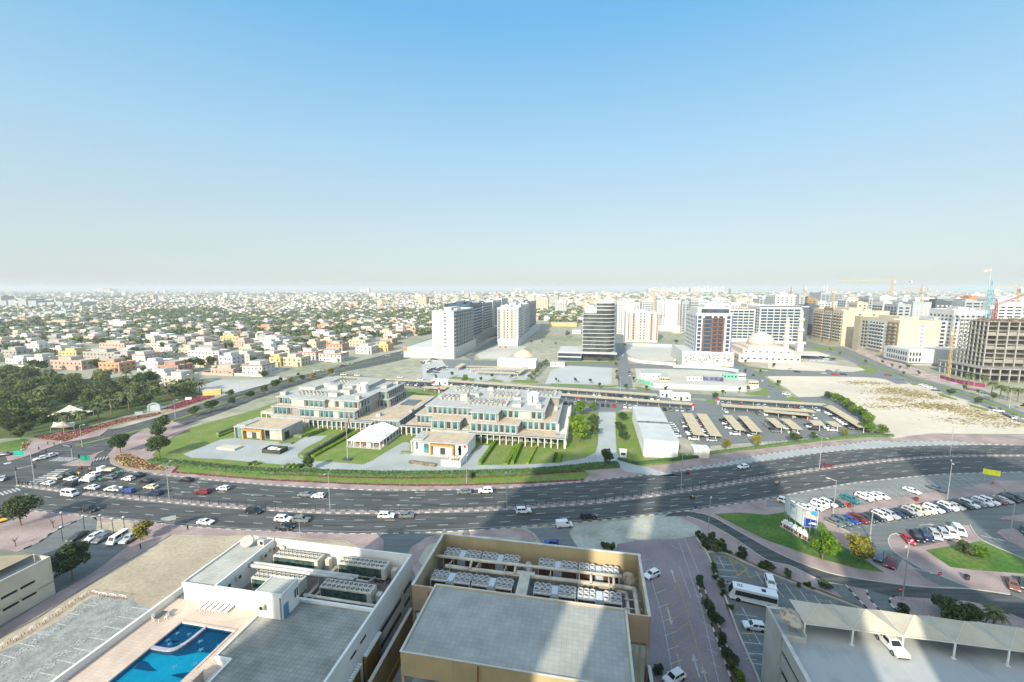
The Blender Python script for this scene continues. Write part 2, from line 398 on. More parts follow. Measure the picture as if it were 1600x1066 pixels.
# small car park beside it
poly('parking_bay', GW(E_((520,500),(600,520),(590,600),(700,570),(880,610),(870,650)) + Z('I',(940,95),(830,175),(700,280),(560,370),(382,468),(0,710),(-300,890),(-300,500)) + E_((-150,800),(100,720),(250,655)) + Z('f',(540,1062),(740,960),(940,870))), .016, ASPL)
poly('dirt_verge', GW(E_((600,560),(760,520),(860,575),(700,600))), .15, DIRT)
# traffic island
pav(GW(Z('f',(700,270),(820,228),(1000,165),(1200,95),(1120,140),(1060,200),(1030,275),(870,280))))
# wedge of brick and flower bed at the corner left of the park
pav(GW(Z('f',(-200,130),(300,110),(330,20),(560,-60),(1100,-160),(1300,-190),(1130,-60),(700,20),(480,100),(440,120),(240,190),(90,225),(60,160),(-200,190))))

# sandy plot and the grey numbered lot, bottom left
poly('sand_plot', GW([(-120,1100),(-120,1040),(0,1000),(60,967),(148,910),(268,838),(325,840),(400,840),(540,848),(560,858),(590,885),(560,960),(300,1066),(90,1100)]), .02, DIRT)
LOT = mat('interlock_paving', (.27,.275,.255), .9, .12, .5, kind='fine', bs=(6, .25))
poly('paved_lot', GW(Z('I',(620,492),(690,478),(870,505),(1000,560),(1150,575),(1150,700),(500,1100),(0,1200),(-600,1300),(-600,1150),(0,862),(150,790),(420,640),(540,540))), .03, LOT)
LOTW = mat('worn_paint', (.45,.46,.43), .9, .15, 2)
mk = MB()
def seg(mb, p, q, w=.14, z=.045, mi=0):
    p = Vector(p); q = Vector(q); t = (q-p).normalized(); s = Vector((-t.y, t.x, 0))*w/2
    mb.add([(*(p-s).xy, z), (*(q-s).xy, z), (*(q+s).xy, z), (*(p+s).xy, z)], [(0,1,2,3)], mi)
Ip = lambda x, y: P('I', x, y)
for x, y, X_, Y_ in ((885,558,1070,588),(800,622,990,652),(705,688,895,722),(605,764,800,798),(500,836,700,876),(385,915,595,962),(270,1002,480,1048),(565,540,640,552),(472,602,545,612),(385,670,448,682),(235,732,345,750),(125,803,235,825),(0,880,112,906)):
    seg(mk, Ip(x,y), Ip(X_,Y_), .2)
seg(mk, Ip(1025,570), Ip(420,1030), .12); seg(mk, Ip(1025,570), Ip(380,1062), .12)
tag(mk.build('lot_markings', LOTW), kind='structure')
poly('lawn', GW(E_((1068,230),(1108,192),(1300,209),(1579,241)) + Z('F',(300,409),(600,421),(1000,426),(1579,412)) + Z('G',(330,391),(450,384),(480,398),(440,436),(200,449)) + Z('F',(1579,458),(1200,468),(900,468),(600,460),(300,446)) + E_((1579,273),(1300,250))), .155, LAWN, kind='stuff')
# numbers painted in the bays: seven-segment strokes
SEGS = {'0':'abcdef','1':'bc','2':'abged','3':'abgcd','4':'fgbc','5':'afgcd','6':'afgedc','7':'abc','8':'abcdefg','9':'abfgcd','P':'abefg'}
def number(mb, c, txt, size, ang, z=.046):
    T = Matrix.Translation((c[0], c[1], z)) @ Matrix.Rotation(ang, 4, 'Z'); mb.T = T
    h = size; w_ = size*.5; x = -len(txt)*(w_*1.5)/2
    q = {'a':((0,h),(w_,h)),'b':((w_,h),(w_,h/2)),'c':((w_,h/2),(w_,0)),'d':((0,0),(w_,0)),'e':((0,h/2),(0,0)),'f':((0,h),(0,h/2)),'g':((0,h/2),(w_,h/2))}
    for ch in txt:
        for s_ in SEGS[ch]:
            (x0,y0),(x1,y1) = q[s_]; t = .09
            mb.add([(x+min(x0,x1)-t,min(y0,y1)-t,0),(x+max(x0,x1)+t,min(y0,y1)-t,0),(x+max(x0,x1)+t,max(y0,y1)+t,0),(x+min(x0,x1)-t,max(y0,y1)+t,0)], [(0,1,2,3)])
        x += w_*1.5
    mb.T = None
mk = MB()
for i, (x, y) in enumerate(((845,598),(765,655),(660,732),(550,805),(452,880),(345,962),(215,1040))): number(mk, Ip(x,y), str(78-i), 1.3, -GR+math.pi/2)
for i, (x, y) in enumerate(((665,520),(578,580),(488,638),(380,715),(268,785),(160,860),(42,942))): number(mk, Ip(x,y), str(80+i), 1.3, -GR+math.pi/2)
tag(mk.build('bay_numbers', LOTW), kind='structure')

# junction south of the main road and brick area by the tan building
poly('junction_asphalt', GW(Z('F',(640,762),(720,800),(730,850),(700,900),(800,960),(1000,1066),(960,980),(930,900),(960,850),(1050,790),(1140,765))), .02, ASPL)
poly('access_road', GW(Z('G',(90,735),(140,765),(180,820),(250,900),(460,900),(390,830),(350,760),(380,720))), .022, ASPL)
pav(GW(Z('F',(1140,767),(1060,790),(960,850),(935,900),(960,980),(1000,1066),(1100,1066),(1180,900),(1560,860)) + Z('G',(150,800),(120,765),(70,738),(0,738))))
poly('dirt_verge', GW(Z('F',(1060,840),(1180,800),(1330,780),(1500,790)) + Z('G',(60,790),(40,820),(-20,850)) + Z('F',(1400,960),(1050,1000),(1000,930))), .15, mat('pale_dirt', (.40,.37,.29), .95, .1, .1))
poly('gravel_yard', GW(Z('G',(380,722),(500,712),(600,695),(720,680),(860,656),(960,652),(1040,665),(1150,720),(1200,800),(1130,780),(1000,800),(830,800),(650,830),(640,880),(560,890),(460,905),(400,840),(360,770))), .03, mat('pale_gravel', (.36,.36,.30), .95, .14, .1, kind='fine', bs=(10, .12)))
BRICKD = mat('violet_brick_paving', (.245,.20,.205), .9, .08, .12, kind='fine', bs=(20, .1))
poly('brick_yard', GW(Z('G',(650,825),(720,805),(900,795),(1040,790),(1130,790)) + [(1088,842),(1150,960),(1172,1010),(1200,1075),(1230,1140),(1020,1140),(1010,960),(960,870)]), .026, BRICKD)
# ------------------------------------------------------------------ ground, right of the tan building
SE = [p for p in offset(SOU, -.3) if p.x > P('G',1125,628).x]
poly('brick_apron', SE + GW(Z('N',(2200,-300),(2200,900),(1600,800),(900,640),(520,560),(300,470),(60,370),(-60,330)) + Z('M',(760,280),(640,215),(560,180),(380,60)) + Z('G',(1060,700),(960,660),(1010,650))), .022, PINK)
MS_ = mat('strip_asphalt', (.21,.215,.20), .9, .1, .1, kind='fine', bs=(14, .1))
poly('upper_parking', [p for p in offset(SOU, -.35) if p.x > P('G',1560,565).x] + GW(Z('H',(2200,420),(1579,440),(1400,436),(1340,452),(1250,475),(1000,512),(700,560),(600,590),(400,612),(110,602),(-10,600))), .032, MS_)
poly('lower_parking', GW(Z('H',(352,692),(480,652),(700,622),(950,574),(1250,537),(1500,517),(1900,480),(2300,480),(2300,1300),(1900,1085),(1579,925),(1310,800),(1245,712),(1180,716)) + Z('H',(1240,785),(1110,805),(1000,835),(900,848),(860,820),(812,772),(775,770),(748,790),(748,835),(800,895),(960,990)) + Z('N',(1010,290),(1110,335),(1290,402),(1080,382),(980,335),(870,235),(835,215),(800,292),(700,258),(650,232),(640,140),(560,40)) + Z('H',(560,800),(480,748))), .034, ASPL)
poly('traffic_island', GW(Z('H',(1420,675),(1500,658),(1579,648),(1850,640),(1850,710),(1579,694))), 0, PINK, h=.15)
poly('traffic_island', GW(Z('H',(1408,760),(1440,741),(1520,735),(1560,758),(1579,790),(1760,900),(1579,860),(1480,815))), 0, PINK, h=.15)
poly('lawn', GW(Z('G',(1250,645),(1400,636),(1579,650)) + Z('H',(115,632),(125,650),(340,700),(430,830),(560,900),(715,1005),(560,985),(340,925),(200,880),(0,810)) + Z('G',(1579,810),(1400,725))), .05, LAWN2, kind='stuff')
poly('lawn', GW(Z('N',(985,160),(1330,103),(1450,150),(1600,212),(1900,330),(1700,320),(1590,306),(1300,285),(1140,265))), .05, LAWN2, kind='stuff')
A1 = smooth(GW(Z('G',(940,662),(1080,660),(1200,700),(1330,770),(1450,850),(1579,935)) + Z('N',(140,260),(330,350),(470,380),(610,412),(770,452),(1000,460),(1230,475),(1440,525),(1600,592),(1900,720))), 2)
A2 = smooth(GW(Z('G',(1000,625),(1130,636),(1230,660),(1350,725),(1579,855)) + Z('N',(200,240),(420,312),(700,360),(900,385),(1080,398),(1280,405),(1510,438),(1600,420),(1900,400))), 2)
mb = MB(); strip(mb, A1, A2, .036); tag(mb.build('slip_road', ASPH), kind='structure')
poly('slip_road_branch', GW(Z('N',(610,405),(770,452),(765,490),(850,585),(900,700),(700,700),(640,560),(690,540),(625,450))), .040, ASPL)
poly('slip_road_branch', GW(Z('N',(330,350),(475,378),(640,560),(560,560),(430,420),(300,345))), .041, ASPL)
poly('slip_road_branch', GW(Z('N',(1470,322),(1700,318),(2100,700),(1850,560),(1520,440))), .042, ASPL)
tri = GW(Z('N',(478,378),(612,408),(618,450),(695,545),(640,556))); poly('traffic_island', tri, 0, PINK, h=.16)
pvm = poly('pavement', GW(Z('N',(800,450),(1050,470),(1240,482),(1430,530),(1600,640),(1300,700),(850,600),(765,495),(772,465))), 0, PINK, h=.15)
kb = MB()
for ln in (Z('N',(478,378),(640,556)), Z('N',(612,408),(618,450),(695,545)), Z('N',(850,585),(765,490),(772,465),(800,450))):
    kerb(kb, smooth(GW(ln), 1), .35, .2, seg=1.2)
for ln in (Z('H',(860,820),(812,772),(775,768),(746,790),(746,835),(798,895),(960,992)) + Z('N',(1010,292),(1110,337),(1290,404)), Z('H',(1245,712),(1310,800),(1579,925),(1900,1085)), Z('H',(352,690),(480,748),(560,800)), Z('G',(1130,636),(1230,660),(1350,725),(1579,855))+Z('N',(200,240),(420,312),(700,360),(900,385),(1080,398),(1280,405),(1510,438)),
           Z('G',(1080,660),(1200,700),(1330,770),(1450,850),(1579,935))+Z('N',(140,260),(330,350),(470,380))):
    l_ = smooth(GW(ln), 1.5)
    for i in range(len(l_)-1): kb.bar(l_[i]+Vector((0,0,.1)), l_[i+1]+Vector((0,0,.1)), .25, .2, 2)
tag(kb.build('island_kerbs', [WPAINT, BLK, CONC]), kind='structure')
# bay lines, arrows
mk = MB()
H_ = lambda x, y: P('H', x, y)
def bays(mb, r, p0, p1, n, q0, q1, w=.12, z=.05, tee=True):
    a0, a1, b0, b1 = P(r,*p0), P(r,*p1), P(r,*q0), P(r,*q1)
    for i in range(n+1):
        t = i/n; a = a0.lerp(a1,t); b = b0.lerp(b1,t); seg(mb, a, b, w, z)
        if tee:
            dr = (b1-b0).normalized()*.5; seg(mb, b-dr, b+dr, w, z+.002)
bays(mk, 'H', (365,690), (930,590), 13, (470,745), (1050,648))
bays(mk, 'H', (960,585), (1560,512), 15, (1070,640), (1690,560))
bays(mk, 'H', (250,560), (980,430), 18, (330,620), (1090,500), tee=False)
bays(mk, 'H', (980,430), (1330,395), 9, (1080,500), (1440,450), tee=False)
bays(mk, 'H', (815,770), (1130,708), 7, (915,845), (1240,790), tee=False)
bays(mk, 'N', (690,165), (775,195), 2, (650,230), (800,295), tee=False)
for r, x, y, g_ in (('H',980,712,0.1), ('H',960,995,-.6), ('H',1390,795,-.6)):
    arrow(mk, P(r,x,y), g_, 5, .05, .25)
seg(mk, H_(1335,765), H_(1450,830), .2, .05)
tag(mk.build('bay_markings', WPAINT), kind='structure')

# bus yard
poly('bus_yard', GW(Z('M',(450,190),(600,200),(760,285),(1000,385),(1300,500),(1500,580),(1700,700),(1500,1300),(900,1300),(860,1200),(800,1050),(690,790),(600,600),(530,400))), .045, ASPL)
mk = MB(); yk = MB()
Mp = lambda x, y: P('M', x, y)
for a, b in (((515,262),(612,272)),((525,302),(635,313)),((530,347),(658,358)),((570,395),(685,408)),((645,605),(795,625)),((690,735),(840,745)),((700,798),(830,810)),((720,866),(840,880)),((745,938),(850,950)),((530,215),(570,295)),((785,318),(835,400)),((930,440),(975,495)),((980,402),(1078,535)),((1082,445),(1175,580)),((1180,482),(1270,600)),((1280,512),(1380,640)),((690,560),(740,650)),((765,720),(815,810))):
    seg(mk, Mp(*a), Mp(*b), .16, .058)
for a, b in (((600,222),(665,350)),((690,262),(745,360)),((600,222),(730,295)),((665,345),(730,295)),((620,260),(690,262)),((745,360),(830,330)),((500,212),(520,214)),((535,215),(555,217)),((570,217),(588,218)),((925,398),(940,400)),((955,401),(970,403)),((1018,437),(1035,439)),((1055,440),(1072,442)),((1118,474),(1135,476)),((1155,478),(1170,480)),((1215,508),(1232,510)),((1255,512),(1272,514)),((520,255),(524,268)),((655,590),(662,610)),((728,745),(735,760)),((742,775),(750,788))):
    seg(yk, Mp(*a), Mp(*b), .22, .058)
tag(mk.build('yard_markings', WPAINT), kind='structure'); 
number(mb2 := MB(), Mp(780,905), '11', 1.6, -GR+math.pi/2, .06); tag(mb2.build('yard_numbers', WPAINT), kind='structure')
# brick yard lines
mk = MB()
for a, b in (((300,90),(400,330)),((265,120),(345,350)),((345,350),(425,600)),((425,600),(540,1100)),((80,380),(150,620)),((150,620),(230,1050)),((265,280),(345,500)),((0,215),(40,210)),((0,245),(60,235)),((210,140),(300,185))):
    seg(mk, Mp(*a), Mp(*b), .12, .04)
for i in range(7):
    y = 470+95*i; x = 95+22*i
    seg(mk, Mp(x,y), Mp(x+80,y-30), .12, .041); 
for i in range(7):
    y = 380+92*i; x = 345+22*i
    seg(mk, Mp(x,y), Mp(x+70,y+38), .12, .041)
for x, y, dn in ((225,345,1),(200,620,0),(268,950,0),(380,955,1),(445,1040,1)):
    c = Mp(x, y); arrow(mk, c, (math.pi/2 if dn else -math.pi/2)-GR, 5, .042, .25)
tag(mk.build('brick_yard_lines', mat('faded_white', (.42,.41,.40), .9, .12, 2)), kind='structure')
for a, b in (((235,330),(310,560)),((310,560),(460,1080)),((165,500),(255,900)),((255,900),(280,1010))): seg(yk, Mp(*a), Mp(*b), .14, .043)
for i in range(8):
    seg(yk, Mp(150+25*i, 500+80*i), Mp(250+25*i, 425+80*i), .09, .044)
tag(yk.build('yellow_markings', mat('faded_yellow', (.42,.28,.08), .9, .12, 2)), kind='structure')
# kerbs and planting strips of the yards
kb = MB()
l_ = smooth(GW(Z('M',(380,92),(450,190),(500,310),(560,450),(600,560),(650,700),(700,820),(800,1050),(860,1200))), 1.5)
for i in range(len(l_)-1): kb.bar(l_[i]+Vector((0,0,.2)), l_[i+1]+Vector((0,0,.2)), .35, .4, 2)
l_ = smooth(GW(Z('M',(450,190),(580,200),(760,283),(1000,383),(1300,498),(1560,600))), 1.5)
for i in range(len(l_)-1): kb.bar(l_[i]+Vector((0,0,.2)), l_[i+1]+Vector((0,0,.2)), .3, .4, 2)
kerb(kb, smooth(GW(Z('M',(370,368),(420,510),(470,650),(540,850),(590,990),(640,1120))), 1.2), .3, .2, 1.2)
kerb(kb, smooth(GW(Z('M',(410,350),(450,490),(520,670),(600,870),(660,1010),(690,1120))), 1.2), .3, .2, 1.2)
tag(kb.build('yard_kerbs', [WPAINT, BLK, mat('kerb_stone', (.45,.42,.35))]), kind='structure')
SOIL = mat('planting_soil', (.16,.12,.075), .95, .15, .5)
poly('planting_strip', GW(Z('M',(372,372),(412,352),(450,490),(520,670),(600,870),(690,1120),(642,1120),(540,850),(420,510))), .06, SOIL)
poly('planting_strip', GW(Z('M',(385,92),(480,110),(570,170),(770,262),(1000,360),(1300,470),(1560,580),(1500,575),(1300,495),(1000,380),(760,280),(580,198),(450,188))), .06, SOIL)
poly('planting_strip', GW(Z('M',(455,200),(490,215),(540,400),(600,560),(700,780),(690,790),(600,600),(530,400))), .062, SOIL)

# ------------------------------------------------------------------ ground of the walled compound
poly('lawn', GW([(238,712),(262,688),(300,668),(400,640),(470,615),(560,600),(690,612),(950,630),(945,700),(925,716),(880,724)] + Z('G',(660,345),(500,368),(300,382),(0,398)) + Z('F',(1579,413),(1200,422),(800,425),(500,418),(300,405),(0,385)) + E_((1400,218),(1150,195),(940,165))), .03, LAWN, kind='stuff')
gp = lambda pts, m=GREY, z=.05: poly('compound_paving', GW(pts), z, m)
gp([(286,710),(320,697),(345,687)] + Z('T1',(150,612),(530,645),(640,655),(740,600),(920,588),(860,630),(740,690),(672,742),(668,765),(690,785),(760,800),(820,802),(1210,832),(1290,800),(1400,730),(1540,650),(1600,640)) + Z('T2',(70,522),(100,530),(92,560),(100,600),(115,612),(500,650),(600,560),(615,545),(690,548),(655,600),(600,692),(800,690),(1000,685),(1200,672),(1380,640),(1460,600),(1478,540),(1490,250),(1620,250),(1605,560),(1600,690),(1430,668),(1300,690),(1000,715),(640,722),(480,738),(0,742)) + Z('T1',(1480,893),(1200,885),(900,878),(720,832),(600,838),(400,822),(0,785)) + [(300,716)])
RING = mat('darker_paving', (.33,.35,.345), .9, .06, .1)
c = P('T1', 115, 690); mb = MB()
for i in range(48):
    a0, a1 = 2*math.pi*i/48, 2*math.pi*(i+1)/48
    mb.quad(*[(c.x+r*math.cos(a), c.y+r*math.sin(a), .054) for r, a in ((7.5,a0),(10,a0),(10,a1),(7.5,a1))])
tag(mb.build('paving_ring', RING), kind='structure')
gp(Z('T3',(165,310),(292,310),(290,420),(298,600),(330,640),(430,690),(500,705),(640,745),(780,770)) + Z('G',(1000,398),(900,410),(700,385),(650,345),(655,325)) + Z('T3',(160,690),(150,640),(160,590),(168,480)), m=mat('drive_paving',(.36,.385,.37),.9,.06,.1), z=.152)
poly('lawn', GW(Z('T3',(292,300),(430,300),(500,640),(640,640),(735,600),(850,610),(880,640),(640,690),(500,700),(430,690),(330,640),(300,600),(290,420))), .153, LAWN, kind='stuff')
# asphalt of the big car park and of the streets around, in grid metres
def lp(name, a0, a1, b0, b1, z, m): return poly(name, [LG(a0,b0),LG(a1,b0),LG(a1,b1),LG(a0,b1)], z, m)
LOTA = mat('car_park_asphalt', (.165,.175,.168), .9, .08, .06, kind='fine', bs=(14, .08))
poly('car_park', GW([(893,645),(893,638),(790,628),(700,612),(600,598),(500,594),(520,582),(640,596),(800,604),(1000,618),(1120,628),(1190,622),(1290,620),(1330,640),(1388,676),(1200,690),(1110,697)] + Z('T3',(980,600),(860,520),(740,470),(735,555),(700,430),(650,300),(430,250),(300,300),(170,300))), .056, LOTA)
ST = mat('street_asphalt', (.16,.175,.17), .9, .08, .06, kind='fine', bs=(10, .08))
def street(name, l, r, z=.04, m=ST):
    mb = MB(); strip(mb, smooth(GW(r), 4), smooth(GW(l), 4), z); tag(mb.build(name, m), kind='structure')
street('boundary_street', Z('B',(480,618),(600,622),(900,640),(1250,662),(1579,676))+Z('C',(300,676),(650,700),(900,712),(1150,735),(1400,748),(1530,745),(1579,728)), Z('B',(480,640),(700,658),(1100,672),(1579,700))+Z('C',(300,704),(670,728),(900,738),(1150,760),(1450,775),(1579,765)), .058)
street('boundary_street', Z('C',(1340,490),(1420,545),(1500,590),(1579,640))+Z('D',(40,800),(100,850),(115,868),(90,885),(0,888)), Z('C',(1330,570),(1400,610),(1480,655),(1560,720))+Z('D',(-10,850),(20,870),(0,880),(-20,885),(-30,890)), .06)
street('straight_street', Z('C',(655,690),(652,600),(650,550),(640,470),(632,400),(625,320),(620,260),(615,200),(608,120)), Z('C',(745,700),(733,600),(722,550),(702,470),(684,400),(662,320),(648,260),(634,200),(616,120)), .062)
street('cross_street', [(690,562),(780,564),(870,566.5),(960,567),(1050,571),(1130,573),(1165,576),(1200,580),(1370,583),(1420,600)], [(700,576),(790,574),(870,571),(960,575),(1050,577),(1130,581),(1165,590),(1210,588),(1360,590),(1400,600)], .064)
street('tower_street', Z('V4',(470,700),(560,680),(600,640),(700,570),(850,480),(880,430)), Z('V4',(600,770),(590,700),(680,650),(830,580),(860,545),(900,500)), .05)
street('park_street', Z('D',(200,510),(330,550),(480,570),(640,640),(780,700),(900,745),(1100,800),(1300,860),(1579,965),(1800,1050)), Z('D',(195,560),(330,590),(430,615),(530,660),(700,735),(950,800),(1250,895),(1579,1030),(1750,1100)), .05)
street('park_street_side', Z('D',(0,700),(200,708),(500,718),(680,722),(720,735)), Z('D',(0,727),(200,733),(500,742),(700,748),(750,750)), .055)
# open plots
PLOT = mat('plot_sand', (.56,.49,.385), .95, .06, .02, kind='fine', bs=(14, .06))
PLOTG = mat('plot_gravel', (.47,.45,.39), .95, .06, .02, kind='fine', bs=(14, .06))
LOTP = mat('lot_paving', (.40,.415,.40), .9, .05, .03)
bigs = GW(Z('D',(0,735),(700,750),(950,805),(1250,900),(1579,1035),(1800,1120)) + Z('H',(1900,180),(1579,152),(1000,148),(850,170),(770,180)) + [(1386,682),(1380,670),(1340,645),(1290,617)] + Z('D',(300,870),(200,880),(120,820),(0,750)))
poly('sand_plot', bigs, .034, PLOT)
poly('open_plot', GW(Z('D',(0,640),(250,655),(560,690),(680,715),(500,716),(200,706),(0,698))), .036, PLOT)
poly('paved_lot', GW(Z('V5',(-60,1020),(0,870),(180,808),(640,812),(700,840),(690,1010),(640,1030),(0,1015))), .042, LOTP)
poly('paved_lot', GW(Z('V4',(0,960),(0,770),(170,740),(350,745),(480,755),(860,775),(850,830),(400,830),(200,970))), .042, LOTP)
poly('paved_lot', GW(Z('V4',(600,690),(740,600),(860,560),(1000,600),(1200,590),(1000,700),(860,735),(650,730))), .042, PLOTG)
poly('paved_lot', GW(Z('V4',(200,970),(400,810),(1200,840),(1230,900),(1150,1000),(700,985))), .043, LOTP)
poly('paved_lot', GW(Z('D',(190,595),(330,600),(400,640),(420,660),(250,655),(200,640))), .044, LOTP)
poly('building_site', GW(Z('V5',(880,580),(1400,590),(1410,760),(1050,775),(920,740),(860,650))), .036, PLOTG)
poly('building_site', GW(Z('V5',(960,830),(1600,820)) + Z('V6',(600,870),(760,960),(1000,1060)) + Z('C',(1530,680),(1440,720),(1150,712),(870,700),(770,640))), .037, PLOTG)
poly('open_plot', GW(Z('A',(1280,650),(1579,640)) + Z('B',(60,640),(130,620),(200,640),(0,690)) + Z('A',(1400,740),(1260,715))), .02, mat('plot_grit', (.40,.39,.35), .95, .06, .03))
# lawns and verges along those streets
for pts in (Z('C',(240,668),(600,682),(660,678),(640,692),(400,690),(245,678)), Z('C',(745,690),(780,688),(860,705),(850,716),(790,712)), Z('C',(1190,768),(1240,765),(1270,790),(1230,788)), Z('C',(1430,728),(1520,715),(1579,690),(1579,740),(1480,742)),
            Z('D',(0,770),(60,790),(110,835),(90,835),(0,785)), Z('D',(90,890),(150,865),(210,895)), Z('D',(540,670),(660,690),(680,715),(640,725),(530,715),(600,705)), Z('D',(240,558),(420,562),(430,585),(300,580)),
            Z('V4',(280,960),(360,935),(620,960),(560,975)), Z('V4',(735,985),(800,960),(930,985),(880,1000)), Z('V4',(985,1000),(1050,970),(1330,985),(1300,1015)), Z('V5',(120,765),(640,768),(740,740),(750,760),(680,785),(130,785)),
            Z('V6',(40,815),(280,822),(270,832),(60,828)), Z('V6',(340,828),(560,830),(600,800),(560,780),(540,815)), Z('V6',(690,770),(800,820),(1110,855),(1100,865),(860,855),(720,800)), Z('V6',(905,910),(960,890),(990,930),(930,935)),
            Z('D',(800,690),(0,0)) [:0] or Z('D',(1040,840),(1170,885),(1160,890),(1060,865)), Z('D',(1230,910),(1360,945),(1360,960),(1250,930)), Z('D',(860,780),(925,795),(900,800))):
    poly('verge_grass', GW(pts), .066, LAWN, kind='stuff')
mid = lerp_lines(smooth(GW(Z('D',(420,575),(480,570),(640,640),(780,700),(900,745),(1100,800),(1300,860),(1579,965),(1800,1050))), 4), smooth(GW(Z('D',(430,615),(530,660),(700,735),(950,800),(1250,895),(1579,1030),(1750,1100))), 4), .45)
mb = MB(); strip(mb, offset(mid, -1.6), offset(mid, 1.6), .16); tag(mb.build('median_grass', LAWN), kind='stuff')
poly('pavement', GW(Z('D',(500,572),(620,598),(800,655),(900,690),(1050,735),(1180,790),(1120,800),(900,742),(780,698),(640,638),(480,568))), .13, mat('pale_pink_paving',(.42,.33,.30),.9,.2,.2))
# weeds on the sandy plot: scattered low tufts
WEED = mat('dry_weeds', (.25,.20,.08), .95, .2, .3)
rr = random.Random(5); mb = MB()
ctr = [P('D',x,y) for x, y in ((560,785),(650,785),(700,840),(760,820),(800,830),(860,840),(900,860),(800,885),(760,890),(1000,870),(960,920),(1050,930),(1100,920),(1180,950),(1240,960),(1200,1020),(1300,985),(1400,1000),(1500,1040),(950,930),(700,930),(880,850))]
for _ in range(3900):
    c = rr.choice(ctr); x = c.x + rr.gauss(0, 7); y = c.y + rr.gauss(0, 3.6)
    h = rr.uniform(.1,.4); q = rr.uniform(.3,.9); a = rr.uniform(0, 6.28); s_, c_ = math.sin(a)*q, math.cos(a)*q
    mb.add([(x-c_,y-s_,.05),(x+c_,y+s_,.05),(x-s_*.5,y+c_*.5,h)], [(0,1,2)])
    mb.add([(x+s_,y-c_,.05),(x-s_,y+c_,.05),(x+c_*.3,y+s_*.3,h)], [(0,1,2)])
tag(mb.build('weeds', WEED), 'dry low weeds scattered over the sandy plot', kind='stuff')
# ------------------------------------------------------------------ towers behind the camera (they throw the long shadows)
def back_tower(a0, a1, depth, h, label):
    # a0, a1: world x of the facade; it stands just behind the camera
    y1 = -2.5; y0 = y1-depth
    r = empty('tower_block', ((a0+a1)/2, (y0+y1)/2, 0), 0, label, 'tower', 'towers behind the viewpoint')
    wd = (a1-a0)/2; dp = depth/2; mb = MB(); mb.box(-wd, wd, -dp, dp, 0, h); mb.box(-wd*.4, wd*.4, -dp*.4, dp*.4, h, h+.5)
    mb.build('wall', mat('tower_stone', (.4,.38,.34)), r)
    m = MB(); m.box(-1.2, 1.2, -.03, .03, -.9, .9); me = m.mesh('window', GLAS); trs = []
    n = int(wd*2/3.6); k = int(h/3.5)-1
    for i in range(n):
        for j in range(k): trs.append((-wd+3.6*(i+.5), dp+.02, 2.5+3.5*j, 0, 1, 1))
    many(r, 'window', me, trs, cap=60); return r
back_tower(-15.5, 16.0, 20, 97, 'tall stone tower with the viewpoint window in its facade')
back_tower(-64.5, -30.5, 20, 97, 'tall stone tower standing left of the viewpoint')
back_tower(33.5, 55.0, 20, 60, 'middle height stone block standing right of the viewpoint')
back_tower(78.5, 112.0, 20, 99, 'tall wide stone tower standing far right of the viewpoint')
# ------------------------------------------------------------------ foreground buildings (plan in grid metres)
class LB(MB):                       # a mesh drawn in grid metres around an anchor
    def __init__(s, a, b): super().__init__(Matrix.Translation((-a, -b, 0)))
def root_at(name, a, b, label, cat, group=None, z=0): return empty(name, LG(a, b, z), -GR, label, cat, group)
def stand(name, a, b, z, m, label, cat, group=None, rot=0):   # finish a LB mesh as a thing on its own
    o = m.build(name, [], None)
STUCCO = mat('white_stucco', (.74,.73,.69), .85, .04, .25, kind='fine', bs=(10,.03))
STUD = mat('aged_stucco', (.60,.59,.55), .85, .10, .3)
TILE = mat('roof_tiles', (.30,.30,.265), .8, .12, .35, kind='tile', bs=(.62,.62), mortar=.03)
TILW = mat('pale_roof_tiles', (.47,.46,.40), .8, .08, .3, kind='tile', bs=(.62,.62), mortar=.025)
PLANT = mat('plant_room_floor', (.20,.17,.145), .9, .2, .6)
TAN = mat('tan_cladding', (.46,.36,.20), .75, .05, .3, kind='tile', bs=(2.6,9), mortar=.012)
TANL = mat('pale_tan_cladding', (.55,.42,.29), .75, .05, .3, kind='tile', bs=(1.3,9), mortar=.012)
CREAM = mat('cream_metal', (.52,.49,.41), .6, .08, .8)
DECK = mat('deck_tiles', (.60,.47,.375), .8, .07, .25, kind='tile', bs=(.9,.45), mortar=.012)
GOLD = mat('bronze_louver', (.33,.22,.07), .45, .1, 2, metal=.3)
FAND = mat('fan_dark', (.03,.03,.03), .5)
FANL = mat('fan_grille', (.22,.20,.165), .6)
COPP = mat('coil_brown', (.085,.04,.022), .8, .2, 3)
COIL = mat('coil_green', (.055,.10,.085), .6, .3, 1.2, kind='tile', bs=(.55,4), mortar=.03)

# --- white building
A0, B0 = -48, 50
wb = root_at('podium_building', A0, B0, 'white building with pool deck, tiled roofs and a sunken bay of chillers', 'building')
m = LB(A0,B0)
m.box(-65,-59,53.8,67.4,0,19.7,0); m.box(-59,-31,55,67.6,0,15.8,0)
m.box(-59,-31.0,67.3,67.6,15.8,20); m.box(-31.35,-31,28,67.3,0,20)
m.box(-59,-48.3,53.8,54.15,15.8,20); m.box(-48.3,-31.35,54.6,55,15.8,19.35)
m.box(-48.3,-31.35,43.5,54.6,0,18.9); m.box(-45.9,-31.35,28,43.5,0,18.9)
for a0,a1,b0,b1,z in ((-65.1,-64.85,53.8,67.5,20.05),(-65.1,-59,67.25,67.5,20.05),(-59.2,-58.95,53.8,67.5,20.05),(-65.1,-59,53.7,53.9,20.05),(-48.45,-48.25,43.4,50.7,19.15),(-48.45,-45.9,43.3,43.5,19.15),(-46.1,-45.85,28,43.3,19.15)): m.box(a0,a1,b0,b1,z-.6,z)
